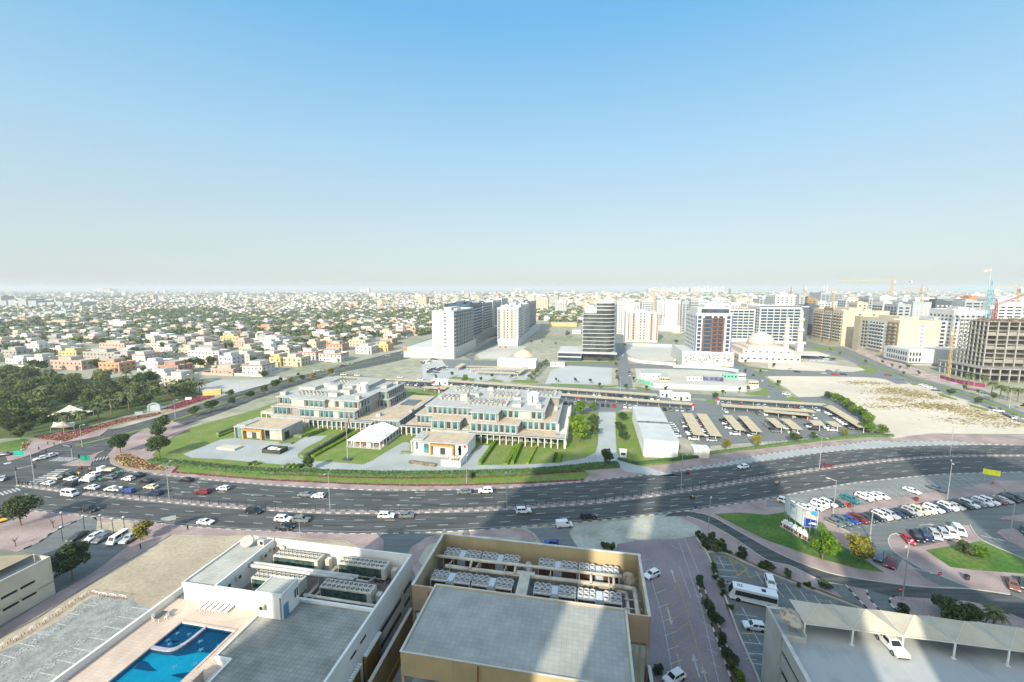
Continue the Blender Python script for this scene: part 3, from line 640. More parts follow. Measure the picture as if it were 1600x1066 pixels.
m.box(-68,-66.6,28,55.8,0,17.0); m.box(-66.6,-60.8,28,53.8,0,16.95); m.box(-51.5,-48.3,28,53.8,0,16.95); m.box(-60.8,-51.5,49.5,53.8,0,16.95); m.box(-60.8,-51.5,28,49.5,0,15.2)
m.build('wall', STUCCO, wb)
m = LB(A0,B0); m.box(-64.85,-59.2,53.9,67.25,19.7,19.74)
m.build('wing_roof', TILW, wb)
m = LB(A0,B0); m.box(-48.25,-31.35,43.5,54.6,18.9,18.94); m.box(-45.85,-31.35,28,43.5,18.9,18.94); m.build('main_roof', TILE, wb)
m = LB(A0,B0); m.box(-58.9,-31.4,55.1,67.2,15.8,15.84); m.build('plant_floor', PLANT, wb)
m = LB(A0,B0); m.box(-66.6,-60.8,28,53.7,16.95,17.0); m.box(-51.5,-48.5,28,53.7,16.95,17.0); m.box(-60.8,-51.5,49.5,53.7,16.95,17.0)
m.box(-61.1,-60.8,28,49.8,17.0,17.1); m.box(-51.5,-51.2,40,49.8,17.0,17.1); m.box(-60.8,-51.5,49.5,49.8,17.0,17.1)
m.build('pool_deck', DECK, wb)
m = LB(A0,B0); m.box(-66.9,-66.6,28,55.6,16.6,18.0); m.box(-66.95,-66.55,28,55.6,18.0,18.06); m.build('deck_wall', STUCCO, wb)
m = LB(A0,B0)
for i in range(4): m.box(-51.2+.45*i,-48.4,28,41.5,17.0+.45*i,17.45+.45*i)
m.build('steps', DECK, wb)
# slots, windows, louvres on the wall towards the drive
m0 = MB(); m0.box(-.5,.5,-.05,.05,-.5,.5); slot = m0.mesh('window', FAND)
for b0,b1,z,h in ((63.8,66.7,15.3,.7),(55.2,62.6,15.0,.7),(55.3,62.5,12.5,.7),(63.9,66.1,12.7,.7),(55.3,62.5,10.0,.7),(63.9,66.2,10.1,.7),(49.7,51.2,18.2,.35),(47.2,48.6,18.1,.35),(55.3,62.5,7.3,.7)):
    put('window', slot, wb, (-31-A0+.01, (b0+b1)/2-B0, z), math.pi/2, (b1-b0,1,h))
for b0,b1,n in ((50.1,54.5,11),(44.4,48.9,11),(38.6,43.2,11)):
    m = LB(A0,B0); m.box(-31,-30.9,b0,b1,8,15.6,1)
    for i in range(n):
        y = b0+(b1-b0)*(i+.5)/n; m.box(-30.9,-30.55,y-.07,y+.07,8,15.7,0); m.box(-30.9,-30.3,y-.15,y+.15,15.7,16.0,2)
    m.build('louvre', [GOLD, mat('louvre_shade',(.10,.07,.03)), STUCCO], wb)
# roof hut with its door and window
hut = root_at('roof_hut', -46.2, 52.5, 'small white roof hut with a blue door and a tiled top', 'roof hut', z=0); hut.location.z = 18.94
m = MB(); m.box(-2.2,2.2,-1.8,1.8,0,4.0); m.box(-2.25,2.25,-1.85,-1.7,3.9,4.15); m.box(-2.25,2.25,1.7,1.85,3.9,4.15); m.box(-2.25,-2.1,-1.7,1.7,3.9,4.15); m.box(2.1,2.25,-1.7,1.7,3.9,4.15)
m.build('wall', STUCCO, hut)
m = MB(); m.box(-2.1,2.1,-1.7,1.7,4.0,4.04); m.build('roof', TILW, hut)
m = MB(); m.box(2.2,2.26,-1.55,-.55,.05,2.2); dr = m.build('door', mat('blue_door',(.12,.28,.42),.5), hut)
m = MB(); m.box(2.26,2.32,-.75,-.65,1.0,1.15); m.build('handle', METL, dr)
m = MB(); m.box(2.2,2.25,.75,1.65,1.6,2.9,0); m.box(2.25,2.3,1.17,1.23,1.6,2.9,1); m.box(2.25,2.29,.7,.76,1.55,2.95,1); m.box(2.25,2.29,1.64,1.7,1.55,2.95,1); m.build('window', [GLAS, WHT], hut)
m = MB(); m.tube((1.95,-1.9,0),(1.95,-1.9,3.6),.09); m.build('drainpipe', mat('grey_pipe',(.35,.38,.37)), hut)
def ac_unit(name_, loc, rz, label, sc=1):
    r = empty(name_, loc, rz, label, 'air conditioner', 'small air conditioners on the white building')
    m = MB(); m.box(-.5*sc,.5*sc,-.2*sc,.2*sc,0,.75*sc); m.box(-.4*sc,-.3*sc,-.2*sc,.25*sc,-.12,0); m.box(.3*sc,.4*sc,-.2*sc,.25*sc,-.12,0); m.build('casing', CREAM, r)
    m = MB(T=Matrix.Translation((.12*sc,-.21*sc,.38*sc))@Matrix.Rotation(math.pi/2,4,'X')); m.lathe([(.0,.03),(.26*sc,.03),(.28*sc,0)],12); m.build('fan', FAND, r)
    return r
ac_unit('wall_air_conditioner', LG(-47.3,50.4,20.4), -GR, 'small cream air conditioner on the front wall of the roof hut', 1.1)
for i,(b,l) in enumerate(((66.3,'nearest the far wall'),(64.2,'second from the far wall'),(58.2,'beside the end of the two big pipes'),(56.0,'nearest the front parapet'))):
    ac_unit('wall_air_conditioner', LG(-58.7,b,18.2), -GR+math.pi/2, 'weathered air conditioner on the wing wall, '+l)
ac_unit('roof_air_conditioner', LG(-60.2,65.4,19.85), -GR, 'square air conditioner on the pale wing roof beside the dish', 1.3)
def dish(name_, loc, rz, tilt, rad, label, c, pole=1.0):
    r = empty(name_, loc, rz, label, 'satellite dish')
    m = MB(); m.tube((0,0,0),(0,0,pole),.09*rad+.03); m.box(-.3*rad,.3*rad,-.3*rad,.3*rad,0,.08); m.build('mount', METL, r)
    T = Matrix.Translation((0,0,pole+.25*rad))@Matrix.Rotation(tilt,4,'X')
    m = MB(T=T); m.lathe([(0.01,0),(rad*.5,.06*rad),(rad,.24*rad),(rad*1.01,.26*rad),(rad*.5,.10*rad),(0.01,.03*rad)],24); m.build('reflector', c, r, smooth=True)
    m = MB(T=T)
    for k in range(3): a=2.1*k; m.tube((rad*.9*math.cos(a),rad*.9*math.sin(a),.25*rad),(0,0,.75*rad),.025)
    m.tube((0,0,.68*rad),(0,0,.85*rad),.09); m.build('feed_arm', METL, r)
    return r
DISH = mat('weathered_dish', (.56,.50,.39), .7, .18, 1.5)
RUST = mat('rusty_dish', (.50,.43,.33), .8, .3, 1.2, col2=(.33,.18,.09), thr=(.5,.62))
dish('satellite_dish', LG(-62.3,64.5,19.74), .2, RAD(38), 1.15, 'cream satellite dish on the tiled wing roof of the white building', DISH, .8)

# pool
def wat(name, col, al=.25):
    m_ = bpy.data.materials.new(name); m_.use_nodes=True; t=m_.node_tree; b=t.nodes['Principled BSDF']
    tr=t.nodes.new('ShaderNodeBsdfTransparent'); tr.inputs[0].default_value=(.72,.93,.97,1); gl=t.nodes.new('ShaderNodeBsdfGlossy'); gl.inputs['Roughness'].default_value=.04
    fr=t.nodes.new('ShaderNodeFresnel'); fr.inputs[0].default_value=1.33; mx=t.nodes.new('ShaderNodeMixShader')
    nz=t.nodes.new('ShaderNodeTexNoise'); nz.inputs['Scale'].default_value=1.6; nz.inputs['Detail'].default_value=3; tc=t.nodes.new('ShaderNodeTexCoord'); bp=t.nodes.new('ShaderNodeBump'); bp.inputs['Strength'].default_value=.06; bp.inputs['Distance'].default_value=.05
    t.links.new(tc.outputs['Object'],nz.inputs[0]); t.links.new(nz.outputs['Fac'],bp.inputs['Height']); t.links.new(bp.outputs[0],fr.inputs['Normal']); t.links.new(bp.outputs[0],gl.inputs['Normal'])
    t.links.new(fr.outputs[0],mx.inputs[0]); t.links.new(tr.outputs[0],mx.inputs[1]); t.links.new(gl.outputs[0],mx.inputs[2]); t.links.new(mx.outputs[0],t.nodes['Material Output'].inputs[0])
    return m_
TURQ = mat('turquoise_pool_tiles', (.02,.88,.98), .5, .05, .6, kind='tile', bs=(.25,.25), mortar=.006)
NAVY = mat('navy_pool_tiles', (.01,.20,.34), .5, .1, .6, kind='tile', bs=(.25,.25), mortar=.006)
PW = mat('white_pool_tiles', (.75,.85,.88), .5)
pool = root_at('swimming_pool', -56, 44, 'turquoise pool with navy waves and white stars beside a small corner pool', 'swimming pool')
m = LB(-56,44); m.box(-60.8,-51.5,28,49.5,15.2,16.3,0); m.box(-60.8,-60.72,28,49.5,16.3,16.9,1); m.box(-60.8,-51.5,49.42,49.5,16.3,16.9,1); m.box(-51.58,-51.5,28,49.5,16.3,16.9,1)
m.build('basin', [TURQ, NAVY], pool)
m = LB(-56,44)
def pz(m, pts, z, mi=0): m.add([(x,y,z) for x,y in pts], [tuple(range(len(pts)))], mi)
P_ = lambda *pp: [toL(P('I',x,y,16.3)) for x,y in pp]
def navy(*pp):
    from mathutils.geometry import tessellate_polygon
    q = P_(*pp); tr = tessellate_polygon([[Vector((*c,0)) for c in q]])
    for t in tr:
        a,b,c = [Vector((*q[i],0)) for i in t]
        if (b-a).cross(c-a).z<0: t=t[::-1]
        m.add([(q[i][0],q[i][1],16.32) for i in t],[(0,1,2)])
navy((1390,690),(1600,718),(1560,790),(1500,850),(1420,868),(1340,865),(1270,880),(1200,892),(1140,878),(1200,858),(1250,830),(1330,760))
navy((905,975),(960,920),(1000,930),(1030,965),(1065,990),(1000,992))
navy((1150,1020),(1200,1010),(1320,992),(1400,990),(1330,1040),(1240,1045))
pz(m, [(-60.7,45),(-57.7,45),(-57,45.6),(-56.6,49.4),(-60.7,49.4)], 16.45)
m.build('floor_pattern', NAVY, pool)
m = LB(-56,44)
def star(c, r, z):
    n=10; pts=[(c[0]+(r if i%2==0 else r*.38)*math.cos(.3+2*math.pi*i/n), c[1]+(r if i%2==0 else r*.38)*math.sin(.3+2*math.pi*i/n), z) for i in range(n)]
    m.add([(c[0],c[1],z)]+pts, [(0,i+1,(i+1)%n+1) for i in range(n)])
for x,y in ((1355,790),(1480,820),(1360,847),(1180,963),(1320,943)): star(toL(P('I',x,y,16.3)), .5, 16.34)
for x,y in ((1200,735),(1280,742),(1135,782),(1145,810),(1230,808)): star(toL(P('I',x,y,16.45)), .42, 16.48)
c = toL(P('I',1208,768,16.45)); 
for i in range(8):
    a0=-2.4+i*.24; a1=a0+.24; w0=.12*math.sin(math.pi*i/8)+.03; w1=.12*math.sin(math.pi*(i+1)/8)+.03
    m.add([(c[0]+.8*math.cos(a0),c[1]+.8*math.sin(a0),16.48),(c[0]+.8*math.cos(a1),c[1]+.8*math.sin(a1),16.48),(c[0]+(.8-2*w1)*math.cos(a1),c[1]+(.8-2*w1)*math.sin(a1),16.48),(c[0]+(.8-2*w0)*math.cos(a0),c[1]+(.8-2*w0)*math.sin(a0),16.48)],[(0,1,2,3),(3,2,1,0)])
m.build('stars', PW, pool)
m = LB(-56,44)
cv = smooth([(-56.2,49.5),(-56.3,47.5),(-56.6,45.9),(-57.3,45.0),(-58.4,44.7),(-60.8,44.7)],.4); o_=offset(cv,-.45)
for i in range(len(cv)-1): m.prism([(cv[i].x,cv[i].y),(cv[i+1].x,cv[i+1].y),(o_[i+1].x,o_[i+1].y),(o_[i].x,o_[i].y)],16.3,17.05)
m.build('divider_wall', mat('lilac_stone',(.36,.36,.42),.7,.1,1), pool)
m = LB(-56,44); m.quad((-60.75,28,16.82),(-51.55,28,16.82),(-51.55,49.45,16.82),(-60.75,49.45,16.82)); m.build('water', wat('pool_water',(.1,.5,.6)), pool)

# chillers
def chiller():
    r = empty('rooftop_chiller', (0,0,0)); L_,W_=9.1,2.1
    m = MB(); m.box(-L_/2,L_/2,-W_/2,W_/2,2.9,3.15,0); m.box(-L_/2,L_/2,-W_/2,W_/2,1.0,1.2,0); m.box(L_/2-.7,L_/2,-W_/2,W_/2,1.2,2.9,0); m.box(-L_/2,-L_/2+.12,-W_/2,W_/2,1.2,2.9,0)
    m.build('casing', CREAM, r)
    for s in (-1,1):
        m = MB(); m.box(-L_/2+.12,L_/2-.7,s*(W_/2-.12),s*(W_/2-.04),1.2,2.9); m.build('coil', COIL, r)
    m = MB()
    for x in (-L_/2+.1,-L_/4,0,L_/4,L_/2-.1):
        for y in (-W_/2+.1,W_/2-.1): m.box(x-.06,x+.06,y-.06,y+.06,0,1.0)
    for y in (-W_/2+.1,W_/2-.1): m.bar((-L_/2,y,.06),(L_/2,y,.06),.14)
    m.bar((-L_/2,-.9,.1),(-L_/4,-.9,1),.07); m.bar((L_/4,-.9,1),(L_/2,-.9,.1),.07)
    m.build('frame', METL, r)
    f = MB(); f.lathe([(.40,0),(.40,.12),(.34,.12),(.32,.03)],14,0); f.lathe([(.33,.03),(.12,.04)],14,1); f.lathe([(.12,.04),(.11,.09),(.01,.1)],10,2)
    fan = f.mesh('fan', [CREAM, FAND, METL])
    for i in range(10):
        for y in (-.5,.5): put('fan', fan, r, (-L_/2+.55+i*.86, y, 3.15))
    return reg(r)
ch = chiller(); first=True
for a,b,l in ((-52.2,65.1,'pale rooftop chiller in the far left corner of the bay'),(-39.2,65.3,'rooftop chiller with green coils in the far right corner of the bay'),(-51.5,59.1,'rooftop chiller half hidden behind the roof hut'),(-38.6,59.2,'rooftop chiller nearest the big dark roof, right of the roof hut')):
    if first: ch.location=LG(a,b,15.84); ch.rotation_euler=(0,0,-GR); tag(ch,l,'chiller','chillers in the roof bay'); first=False
    else: dup(ch, LG(a,b,15.84), -GR, l, 'chillers in the roof bay')
pp = root_at('duct', -48.5, 61.2, 'pair of long silver ducts running between the rooftop chillers', 'duct'); 
m = LB(-48.5,61.2); m.tube((-59,60.9,18.9),(-38.6,60.9,18.9),.33,n=12); m.tube((-59,61.6,18.9),(-38.2,61.6,18.9),.33,n=12); m.build('pipe', mat('silver_duct',(.55,.53,.48),.45,.08,.8,metal=.2), pp, smooth=True)
for a in (-57,-53,-49,-45,-41): m = LB(-48.5,61.2); m.box(a-.06,a+.06,60.5,62,15.84,18.6); m.build('support', METL, pp)
m = LB(-48.5,61.2)
m.tube((-38.4,61.2,18.6),(-36.4,61.6,18.2),.2); m.tube((-36.4,61.6,18.2),(-36.4,63.9,17.4),.2); m.build('support', METL, pp)
for pts,r,l in (([(-44,55.4,19.5),(-31.6,55.4,19.4)],.2,'pale pipe along the front edge of the chiller bay'),([(-58.8,56.5,16.3),(-49,56.5,16.3)],.18,'low pipe on the bay floor behind the white front parapet'),([(-46.2,55.5,16.4),(-45.6,66.5,16.4)],.3,'thick pale pipe on the floor between the left and right chillers'),([(-45.0,55.5,16.3),(-44.4,66.5,16.3)],.2,'thinner pale pipe on the floor beside the thick one'),([(-33.2,56,16.3),(-32.6,66.5,16.3)],.28,'pale floor pipe along the right wall of the chiller bay'),([(-58.2,66.9,19),(-56.8,66.9,18.9),(-56.8,66.9,17)],.2,'bent pipe in the far left corner of the chiller bay')):
    m=LB(pts[0][0],pts[0][1])
    for a,b in zip(pts,pts[1:]): m.tube(a,b,r,n=10)
    tag(m.build('pipe',CREAM,None,LG(pts[0][0],pts[0][1],0),-GR,smooth=True),l,'pipe')
for a,b,h,l in ((-46.8,66,2.4,'cream cabinet by the far wall between the two far chillers'),(-33.6,65.7,2.2,'cream cabinet at the right end of the far right chiller'),(-33.3,59.5,2.2,'cream cabinet at the right end of the near right chiller'),(-45.3,62.3,1.8,'low cream cabinet under the silver ducts')):
    m=MB(); m.box(-.4,.4,-.45,.45,0,h); m.box(-.34,.34,-.47,-.45,.2,h-.2,1); m.box(-.44,.44,-.49,.49,h,h+.05)
    tag(m.build('electrical_cabinet',[CREAM,CONC],None,LG(a,b,15.84),-GR),l,'cabinet')
# loungers, table with chairs
def lounger():
    r=empty('sun_lounger',(0,0,0))
    m=MB(); m.box(-.33,.33,-1.0,.45,.32,.38); m.build('seat',WHT,r)
    m=MB(T=Matrix.Translation((0,.45,.36))@Matrix.Rotation(RAD(22),4,'X')); m.box(-.33,.33,0,.75,-.03,.03); m.build('backrest',WHT,r)
    for x in (-.28,.28):
        for y in (-.9,.5):
            m=MB(); m.box(x-.04,x+.04,y-.04,y+.04,0,.33); m.build('leg',WHT,r)
    return reg(r)
lo=lounger(); od=['leftmost','second from the left','third from the left','fourth from the left','fifth from the left','rightmost']
for i in range(6):
    loc=LG(-60.6+i*.98,53.0,17.0); l='white sun lounger in the row of six by the pool, '+od[i]
    if i==0: lo.location=loc; lo.rotation_euler=(0,0,-GR); tag(lo,l,'sun lounger','sun loungers by the pool')
    else: dup(lo,loc,-GR,l,'sun loungers by the pool')
tb=root_at('patio_table',-64.6,49.5,'small dark topped patio table between two white chairs','table'); tb.location.z=17
m=MB(); m.box(-.5,.5,-.8,.8,.70,.74); m.build('tabletop',mat('dark_table',(.08,.09,.07),.4),tb)
for x in (-.42,.42):
    for y in (-.7,.7):
        m=MB(); m.box(x-.03,x+.03,y-.03,y+.03,0,.7); m.build('leg',WHT,tb)
def pchair():
    r=empty('patio_chair',(0,0,0)); m=MB(); m.box(-.24,.24,-.24,.24,.42,.46); m.build('seat',WHT,r); m=MB(); m.box(-.24,.24,.2,.25,.46,.9); m.build('backrest',WHT,r)
    for x in (-.2,.2):
        for y in (-.2,.2):
            m=MB(); m.box(x-.025,x+.025,y-.025,y+.025,0,.42); m.build('leg',WHT,r)
    return reg(r)
pc=pchair(); pc.location=LG(-65.4,49.2,17); pc.rotation_euler=(0,0,-GR+1.57); tag(pc,'white patio chair on the wall side of the patio table','chair','patio chairs')
dup(pc,LG(-63.7,49.7,17),-GR-1.57,'white patio chair on the pool side of the patio table','patio chairs')

# --- tan building
A0,B0=-9,60
tb_=root_at('plant_building',A0,B0,'tan clad building with a wide grey roof and rows of cooling units','building')
m=LB(A0,B0)
m.box(-27.7,9.6,74.75,75,15,20); m.box(-27.7,-27.45,60,74.75,15.0,20); m.box(9.35,9.6,60,74.75,15.0,20)
m.box(-27.45,-24,60,60.25,15.6,20,1); m.box(6.2,9.35,60,60.25,15.6,20,1)
m.box(-24,6.2,47.8,48.1,16.4,19.9); m.box(-24,-23.7,48.1,61,16.4,19.9); m.box(5.9,6.2,48.1,61,16.4,19.9); m.box(-23.7,5.9,60.7,61,15,19.9)
for a in (-27.5,9.2):
    for b in (60.1,67,74.5): m.box(a-.1,a+.25,b-.1,b+.3,0,15.6,1)
for a in (-24,-18.5,-13,-7.5,-2,3.5,5.9): m.box(a,a+.35,47.9,48.3,0,16.4,1)
m.box(-23.6,5.8,46.8,48,12.6,13.6)
m.build('wall',[TAN,TANL],tb_)
ROOFG=mat('grey_roof_tiles',(.37,.37,.335),.8,.07,.25,kind='tile',bs=(.75,.75),mortar=.015)
m=LB(A0,B0); m.box(-23.7,5.9,48.1,60.7,19.7,19.78); m.build('main_roof',ROOFG,tb_)
m=LB(A0,B0); m.box(-27.9,9.8,74.7,75.1,20,20.12); m.box(-27.8,-27.35,60,74.7,20,20.12); m.box(9.25,9.7,60,74.7,20,20.12); m.box(-24.1,6.3,47.7,47.9,19.9,20.0); m.box(-24.1,-23.8,47.9,61,19.9,20.0); m.box(6.0,6.3,47.9,61,19.9,20.0); m.box(-24.1,6.3,60.9,61.1,19.9,20.0); m.build('coping',mat('pale_coping',(.55,.53,.48)),tb_)
m=LB(A0,B0); m.box(-27.45,9.35,60.25,74.75,15.0,15.3,0); m.build('plant_floor',mat('wet_plant_floor',(.20,.205,.195),.7,.25,.5),tb_)
m=LB(A0,B0); m.box(-23.9,6.1,48.3,60.7,11.9,12.4); m.build('lower_deck',CONC,tb_)
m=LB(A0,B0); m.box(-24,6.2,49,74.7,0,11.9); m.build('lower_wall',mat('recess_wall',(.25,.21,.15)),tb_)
m=LB(A0,B0); m.tube((-13.3,47.6,16.9),(-13.3,47.6,19.7),.09); m.tube((-24.9,59.9,17.2),(-24.9,59.9,19.3),.08); m.build('rusty_pipe',mat('rust',(.22,.07,.035)),tb_)
# cooling units
def cooler():
    r=empty('cooling_unit',(0,0,0)); W_,D_=2.9,2.4
    m=MB(); m.box(-W_/2,W_/2,-D_/2,D_/2,2.55,2.75,0); 
    for x in (-W_/2,W_/2-.12):
        for y in (-D_/2,D_/2-.12): m.box(x,x+.12,y,y+.12,0,2.55,0)
    m.box(-W_/2,W_/2,-D_/2,-D_/2+.1,.55,.75,0); m.box(-W_/2,W_/2,D_/2-.1,D_/2,.55,.75,0)
    m.build('casing',mat('white_casing',(.55,.56,.56),.55,.07,1),r)
    m=MB(); m.box(-W_/2+.12,W_/2-.12,-D_/2+.05,D_/2-.05,.75,2.55); m.build('coil',COPP,r)
    m=MB()
    for i in range(4): m.tube((-1.1+i*.7,-D_/2+.3,.3),(-1.1+i*.7,-.2,.3),.14)
    m.build('compressor',mat('pale_compressor',(.4,.36,.28)),r)
    f=MB(); f.lathe([(.44,0),(.44,.45),(.38,.45),(.38,.12)],14,0); f.lathe([(.39,.14),(.12,.17)],14,1); f.lathe([(.13,.2),(.02,.24)],8,0)
    for k in range(5): a=k*1.256; f.bar((.1*math.cos(a),.1*math.sin(a),.3),(.4*math.cos(a),.4*math.sin(a),.3),.1,.02,2)
    fan=f.mesh('fan',[mat('white_casing',(1,1,1)),mat('fan_inside',(.10,.085,.065)),FANL])
    for x in (-.95,0,.95):
        for y in (-.6,.5): put('fan',fan,r,(x,y,2.75))
    return reg(r)
cu=cooler(); GRP='cooling units on the tan building'
us=(-24.85,-20.75,-17.6,-13.45); names=['first','second','third','fourth']; k=0
bxs=[]
for rowb,rn in ((72.2,'far row'),(65.6,'near row')):
    for off,gn in ((0,'left group'),(17.9,'right group')):
        for i,u_ in enumerate(us):
            loc=LG(u_+off,rowb,15.3); l='six fan cooling unit, %s from the left in the %s of the %s'%(names[i],gn,rn)
            if k==0: cu.location=loc; cu.rotation_euler=(0,0,-GR); tag(cu,l,'cooling unit',GRP)
            else: dup(cu,loc,-GR,l,GRP)
            k+=1
        bxs += [(-22.8+off,rowb,rn,gn,'left'),(-15.55+off,rowb,rn,gn,'right')]
m=MB(); m.box(-.55,.55,-1.15,1.0,0,2.85,0); m.box(-.45,.45,-1.18,-1.15,.3,2.5,1); m.box(-.5,.5,-1.1,.9,2.85,2.93,0); pb=m.mesh('pump_cabinet',[mat('cabinet_blue_white',(.52,.55,.58),.5,.05,1),mat('cabinet_panel',(.36,.40,.46),.5)])
for a,b,rn,gn,s in bxs:
    o=put('pump_cabinet',pb,None,LG(a,b,15.3),-GR); tag(o,'tall pale cabinet in the %s of cooling units, %s one of the %s'%(rn,s,gn),'cabinet','cabinets between cooling units')
pp=root_at('pipe_run',-9,69,'long cream pipes between the two rows of cooling units, looping at the right end','pipes')
PIPE=mat('cream_pipe',(.54,.49,.38),.6,.1,.7)
def run(m,pts,r): 
    for a,b in zip(pts,pts[1:]): m.tube(a,b,r,n=10)
m=LB(-9,69)
run(m,[(-27.2,69.6,18.9),(6.2,69.9,18.9)],.28); run(m,[(-25,68.6,17.8),(-20.5,68.5,17.8)],.38); run(m,[(-20.5,68.5,17.8),(6.5,68.8,17.8),(8.2,68.6,17.8),(8.2,61.5,17.8),(6.4,61.3,17.8)],.38)
run(m,[(-20,69.1,17.0),(5,69.2,17.0),(6.9,68.4,17.0),(6.9,62.4,17.0),(5,62.2,17.0)],.3)
run(m,[(-.5,62.3,17.8),(6.6,62.3,17.9)],.13); run(m,[(-.5,61.6,17.9),(6.6,61.6,18.0)],.13)
for a in (-20.3,-12.2,1.0,4.8): run(m,[(a,68.2,18.2),(a,69.6,18.9)],.22)
m.build('pipe',PIPE,pp,smooth=True)
for a in (-24,-19,-14,-6,-1,4): m=LB(-9,69); m.bar((a,67.9,15.3),(a,67.9,19.1),.1); m.bar((a,70.3,15.3),(a,70.3,19.1),.1); m.bar((a,67.9,18.5),(a,70.3,18.5),.12); m.build('support',CREAM,pp)
for b in (62.5,64.5,66.5): m=LB(-9,69); m.bar((6.3,b,17.4),(9,b,17.4),.12); m.bar((9,b,15.3),(9,b,17.4),.1); m.build('support',CREAM,pp)
m=LB(-10.3,66); m.box(-11.2,-9.4,61.2,69.2,18.1,18.3); m.box(-9.4,-7.6,61.2,62.6,18.1,18.3); m.box(-11.9,-8.7,68.3,69.2,18.08,18.28); m.box(-11.2,-11,61.2,68,15.3,18.1); m.box(-9.6,-9.4,62.6,68,15.3,18.1); o=m.build('cable_duct',PIPE,None,LG(-10.3,66,0),-GR); tag(o,'wide cream duct crossing the gap between the groups of cooling units','duct')
dish('satellite_dish',LG(-10.3,72.2,15.3),.9,RAD(55),.95,'white satellite dish in the gap between the two far groups of cooling units',mat('white_dish',(.62,.62,.60),.5),1.4)
dish('satellite_dish',LG(7.6,72.5,15.3),-.35,RAD(62),1.15,'rusty ribbed satellite dish in the right corner of the tan roof bay',RUST,1.2)
dish('satellite_dish',LG(-23.2,75.3,18.9),.3,RAD(65),.85,'round satellite dish on the far parapet of the tan building',DISH,.9)
dish('satellite_dish',LG(-27.6,75.6,19.4),-.6,RAD(70),.45,'very small grey dish at the far left corner of the tan parapet',DISH,.6)
dish('satellite_dish',LG(-25.5,61.4,15.3),.2,RAD(60),.62,'small white satellite dish at the near left corner of the tan roof bay',mat('white_dish',(1,1,1)),2.2)
# drive walls with a yellow line
m=LB(-29,55)
m.box(-31,-24,28,60,0,8,0); m.box(6.2,9.4,28,60,0,8.0,0)
o=m.build('service_ramp',mat('ramp_concrete',(.30,.32,.32),.9,.1,.2),None,LG(-29,55,0),-GR); tag(o,kind='structure')
m=LB(-28.5,55); m.box(-29.15,-28.75,28,62.2,0,13.9,1); m.box(-29.2,-28.7,28,62.2,13.9,14.05,2); m.box(-28.75,-28.7,28,62.2,9.4,9.7,3)
o=m.build('ramp_wall',[STUCCO,mat('brown_wall',(.24,.17,.08),.85,.1,.4),mat('pale_coping',(1,1,1)),mat('yellow_line',(.55,.33,.03))],None,LG(-28.5,55,0),-GR); tag(o,'brown ramp wall with a pale coping and yellow line beside the white building','wall')
m=LB(9.5,55); m.box(9.5,9.9,28,60,0,12.0,1); m.box(9.45,9.95,28,60,12,12.12,2); m.box(9.45,9.5,28,60,8.4,8.7,3)
o=m.build('ramp_wall',[STUCCO,mat('brown_wall',(1,1,1)),mat('pale_coping',(1,1,1)),mat('yellow_line',(1,1,1))],None,LG(9.5,55,0),-GR); tag(o,'brown ramp wall with a yellow line right of the tan building','wall')

# --- parking deck, bottom right
A0,B0=50,60
pk=root_at('parking_deck',A0,B0,'pale parking deck with a row of fabric canopies and long slot openings','parking building')
PAL=mat('pale_deck_wall',(.47,.46,.42),.85,.06,.3)
m=LB(A0,B0)
m.box(30.6,112,73.2,73.6,0,14.0); m.box(30.6,31.0,67.6,73.2,0,14.0); m.box(33.8,34.0,67.3,73.2,13,14.6); m.box(31,33.8,67.3,67.5,13,14.0)
for z0,z1 in ((0,1.2),(2.6,4.4),(5.6,7.4),(8.7,10.7),(11.7,13.9)): m.box(30.6,31.0,28,67.6,z0,z1)
m.box(30.6,30.98,67.2,67.6,0,13.9); m.box(30.62,30.98,50,50.4,0,13.9); m.box(31.0,33.8,67.5,73.2,12.5,13.2)
m.build('wall',PAL,pk)
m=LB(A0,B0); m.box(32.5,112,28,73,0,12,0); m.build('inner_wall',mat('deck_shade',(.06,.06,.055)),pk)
m=LB(A0,B0); m.box(31.0,112,28,73.2,12.6,13.0); m.build('deck',mat('deck_surface',(.40,.41,.39),.9,.12,.12,col2=(.22,.24,.25),thr=(.5,.7)),pk)
m=LB(A0,B0); m.box(30.5,31.1,28,67.6,13.9,14.0); m.box(30.5,34.05,73.1,73.7,14.0,14.1); m.build('coping',mat('pale_coping',(1,1,1)),pk)
m=LB(A0,B0)
for i in range(18): 
    a=36.3+i*2.45; m.quad((a,62.6,13.02),(a+.12,62.6,13.02),(a+.12,68,13.02),(a,68,13.02)); m.quad((a-.4,62.5,13.025),(a+.5,62.5,13.025),(a+.5,62.62,13.025),(a-.4,62.62,13.025))
m.build('bay_markings',WPAINT,pk)
dk=dish('satellite_dish',LG(32.6,69.6,13.0),.25,RAD(20),1.7,'large rust stained satellite dish on the corner of the parking deck',RUST,1.8)
cn=root_at('shade_canopy',50,70,'long row of cream fabric canopies on white posts over the parking deck','canopy')
FAB=mat('canopy_fabric',(.52,.465,.36),.85,.06,.4,col2=(.46,.40,.30))
m=LB(50,70); W_=6.75; n=11
for i in range(n):
    a0=34.2+i*W_; a1=a0+W_; f=68.6+.0*i; bk=73.9; am=(a0+a1)/2
    F0=(a0,f,15.5); F1=(a1,f,15.5); K0=(a0,bk,15.6); K1=(a1,bk,15.6); FM=(am,f+.35,15.35); KM=(am,bk-.2,15.4); PK=(am,(f+bk)/2+.6,16.9)
    for t in ((F0,FM,PK),(FM,F1,PK),(F1,K1,PK),(K1,KM,PK),(KM,K0,PK),(K0,F0,PK)):
        m.add(t,[(0,1,2)]); m.add([(x,y,z-.05) for x,y,z in t],[(2,1,0)])
m.build('fabric',FAB,cn)
m=LB(50,70)
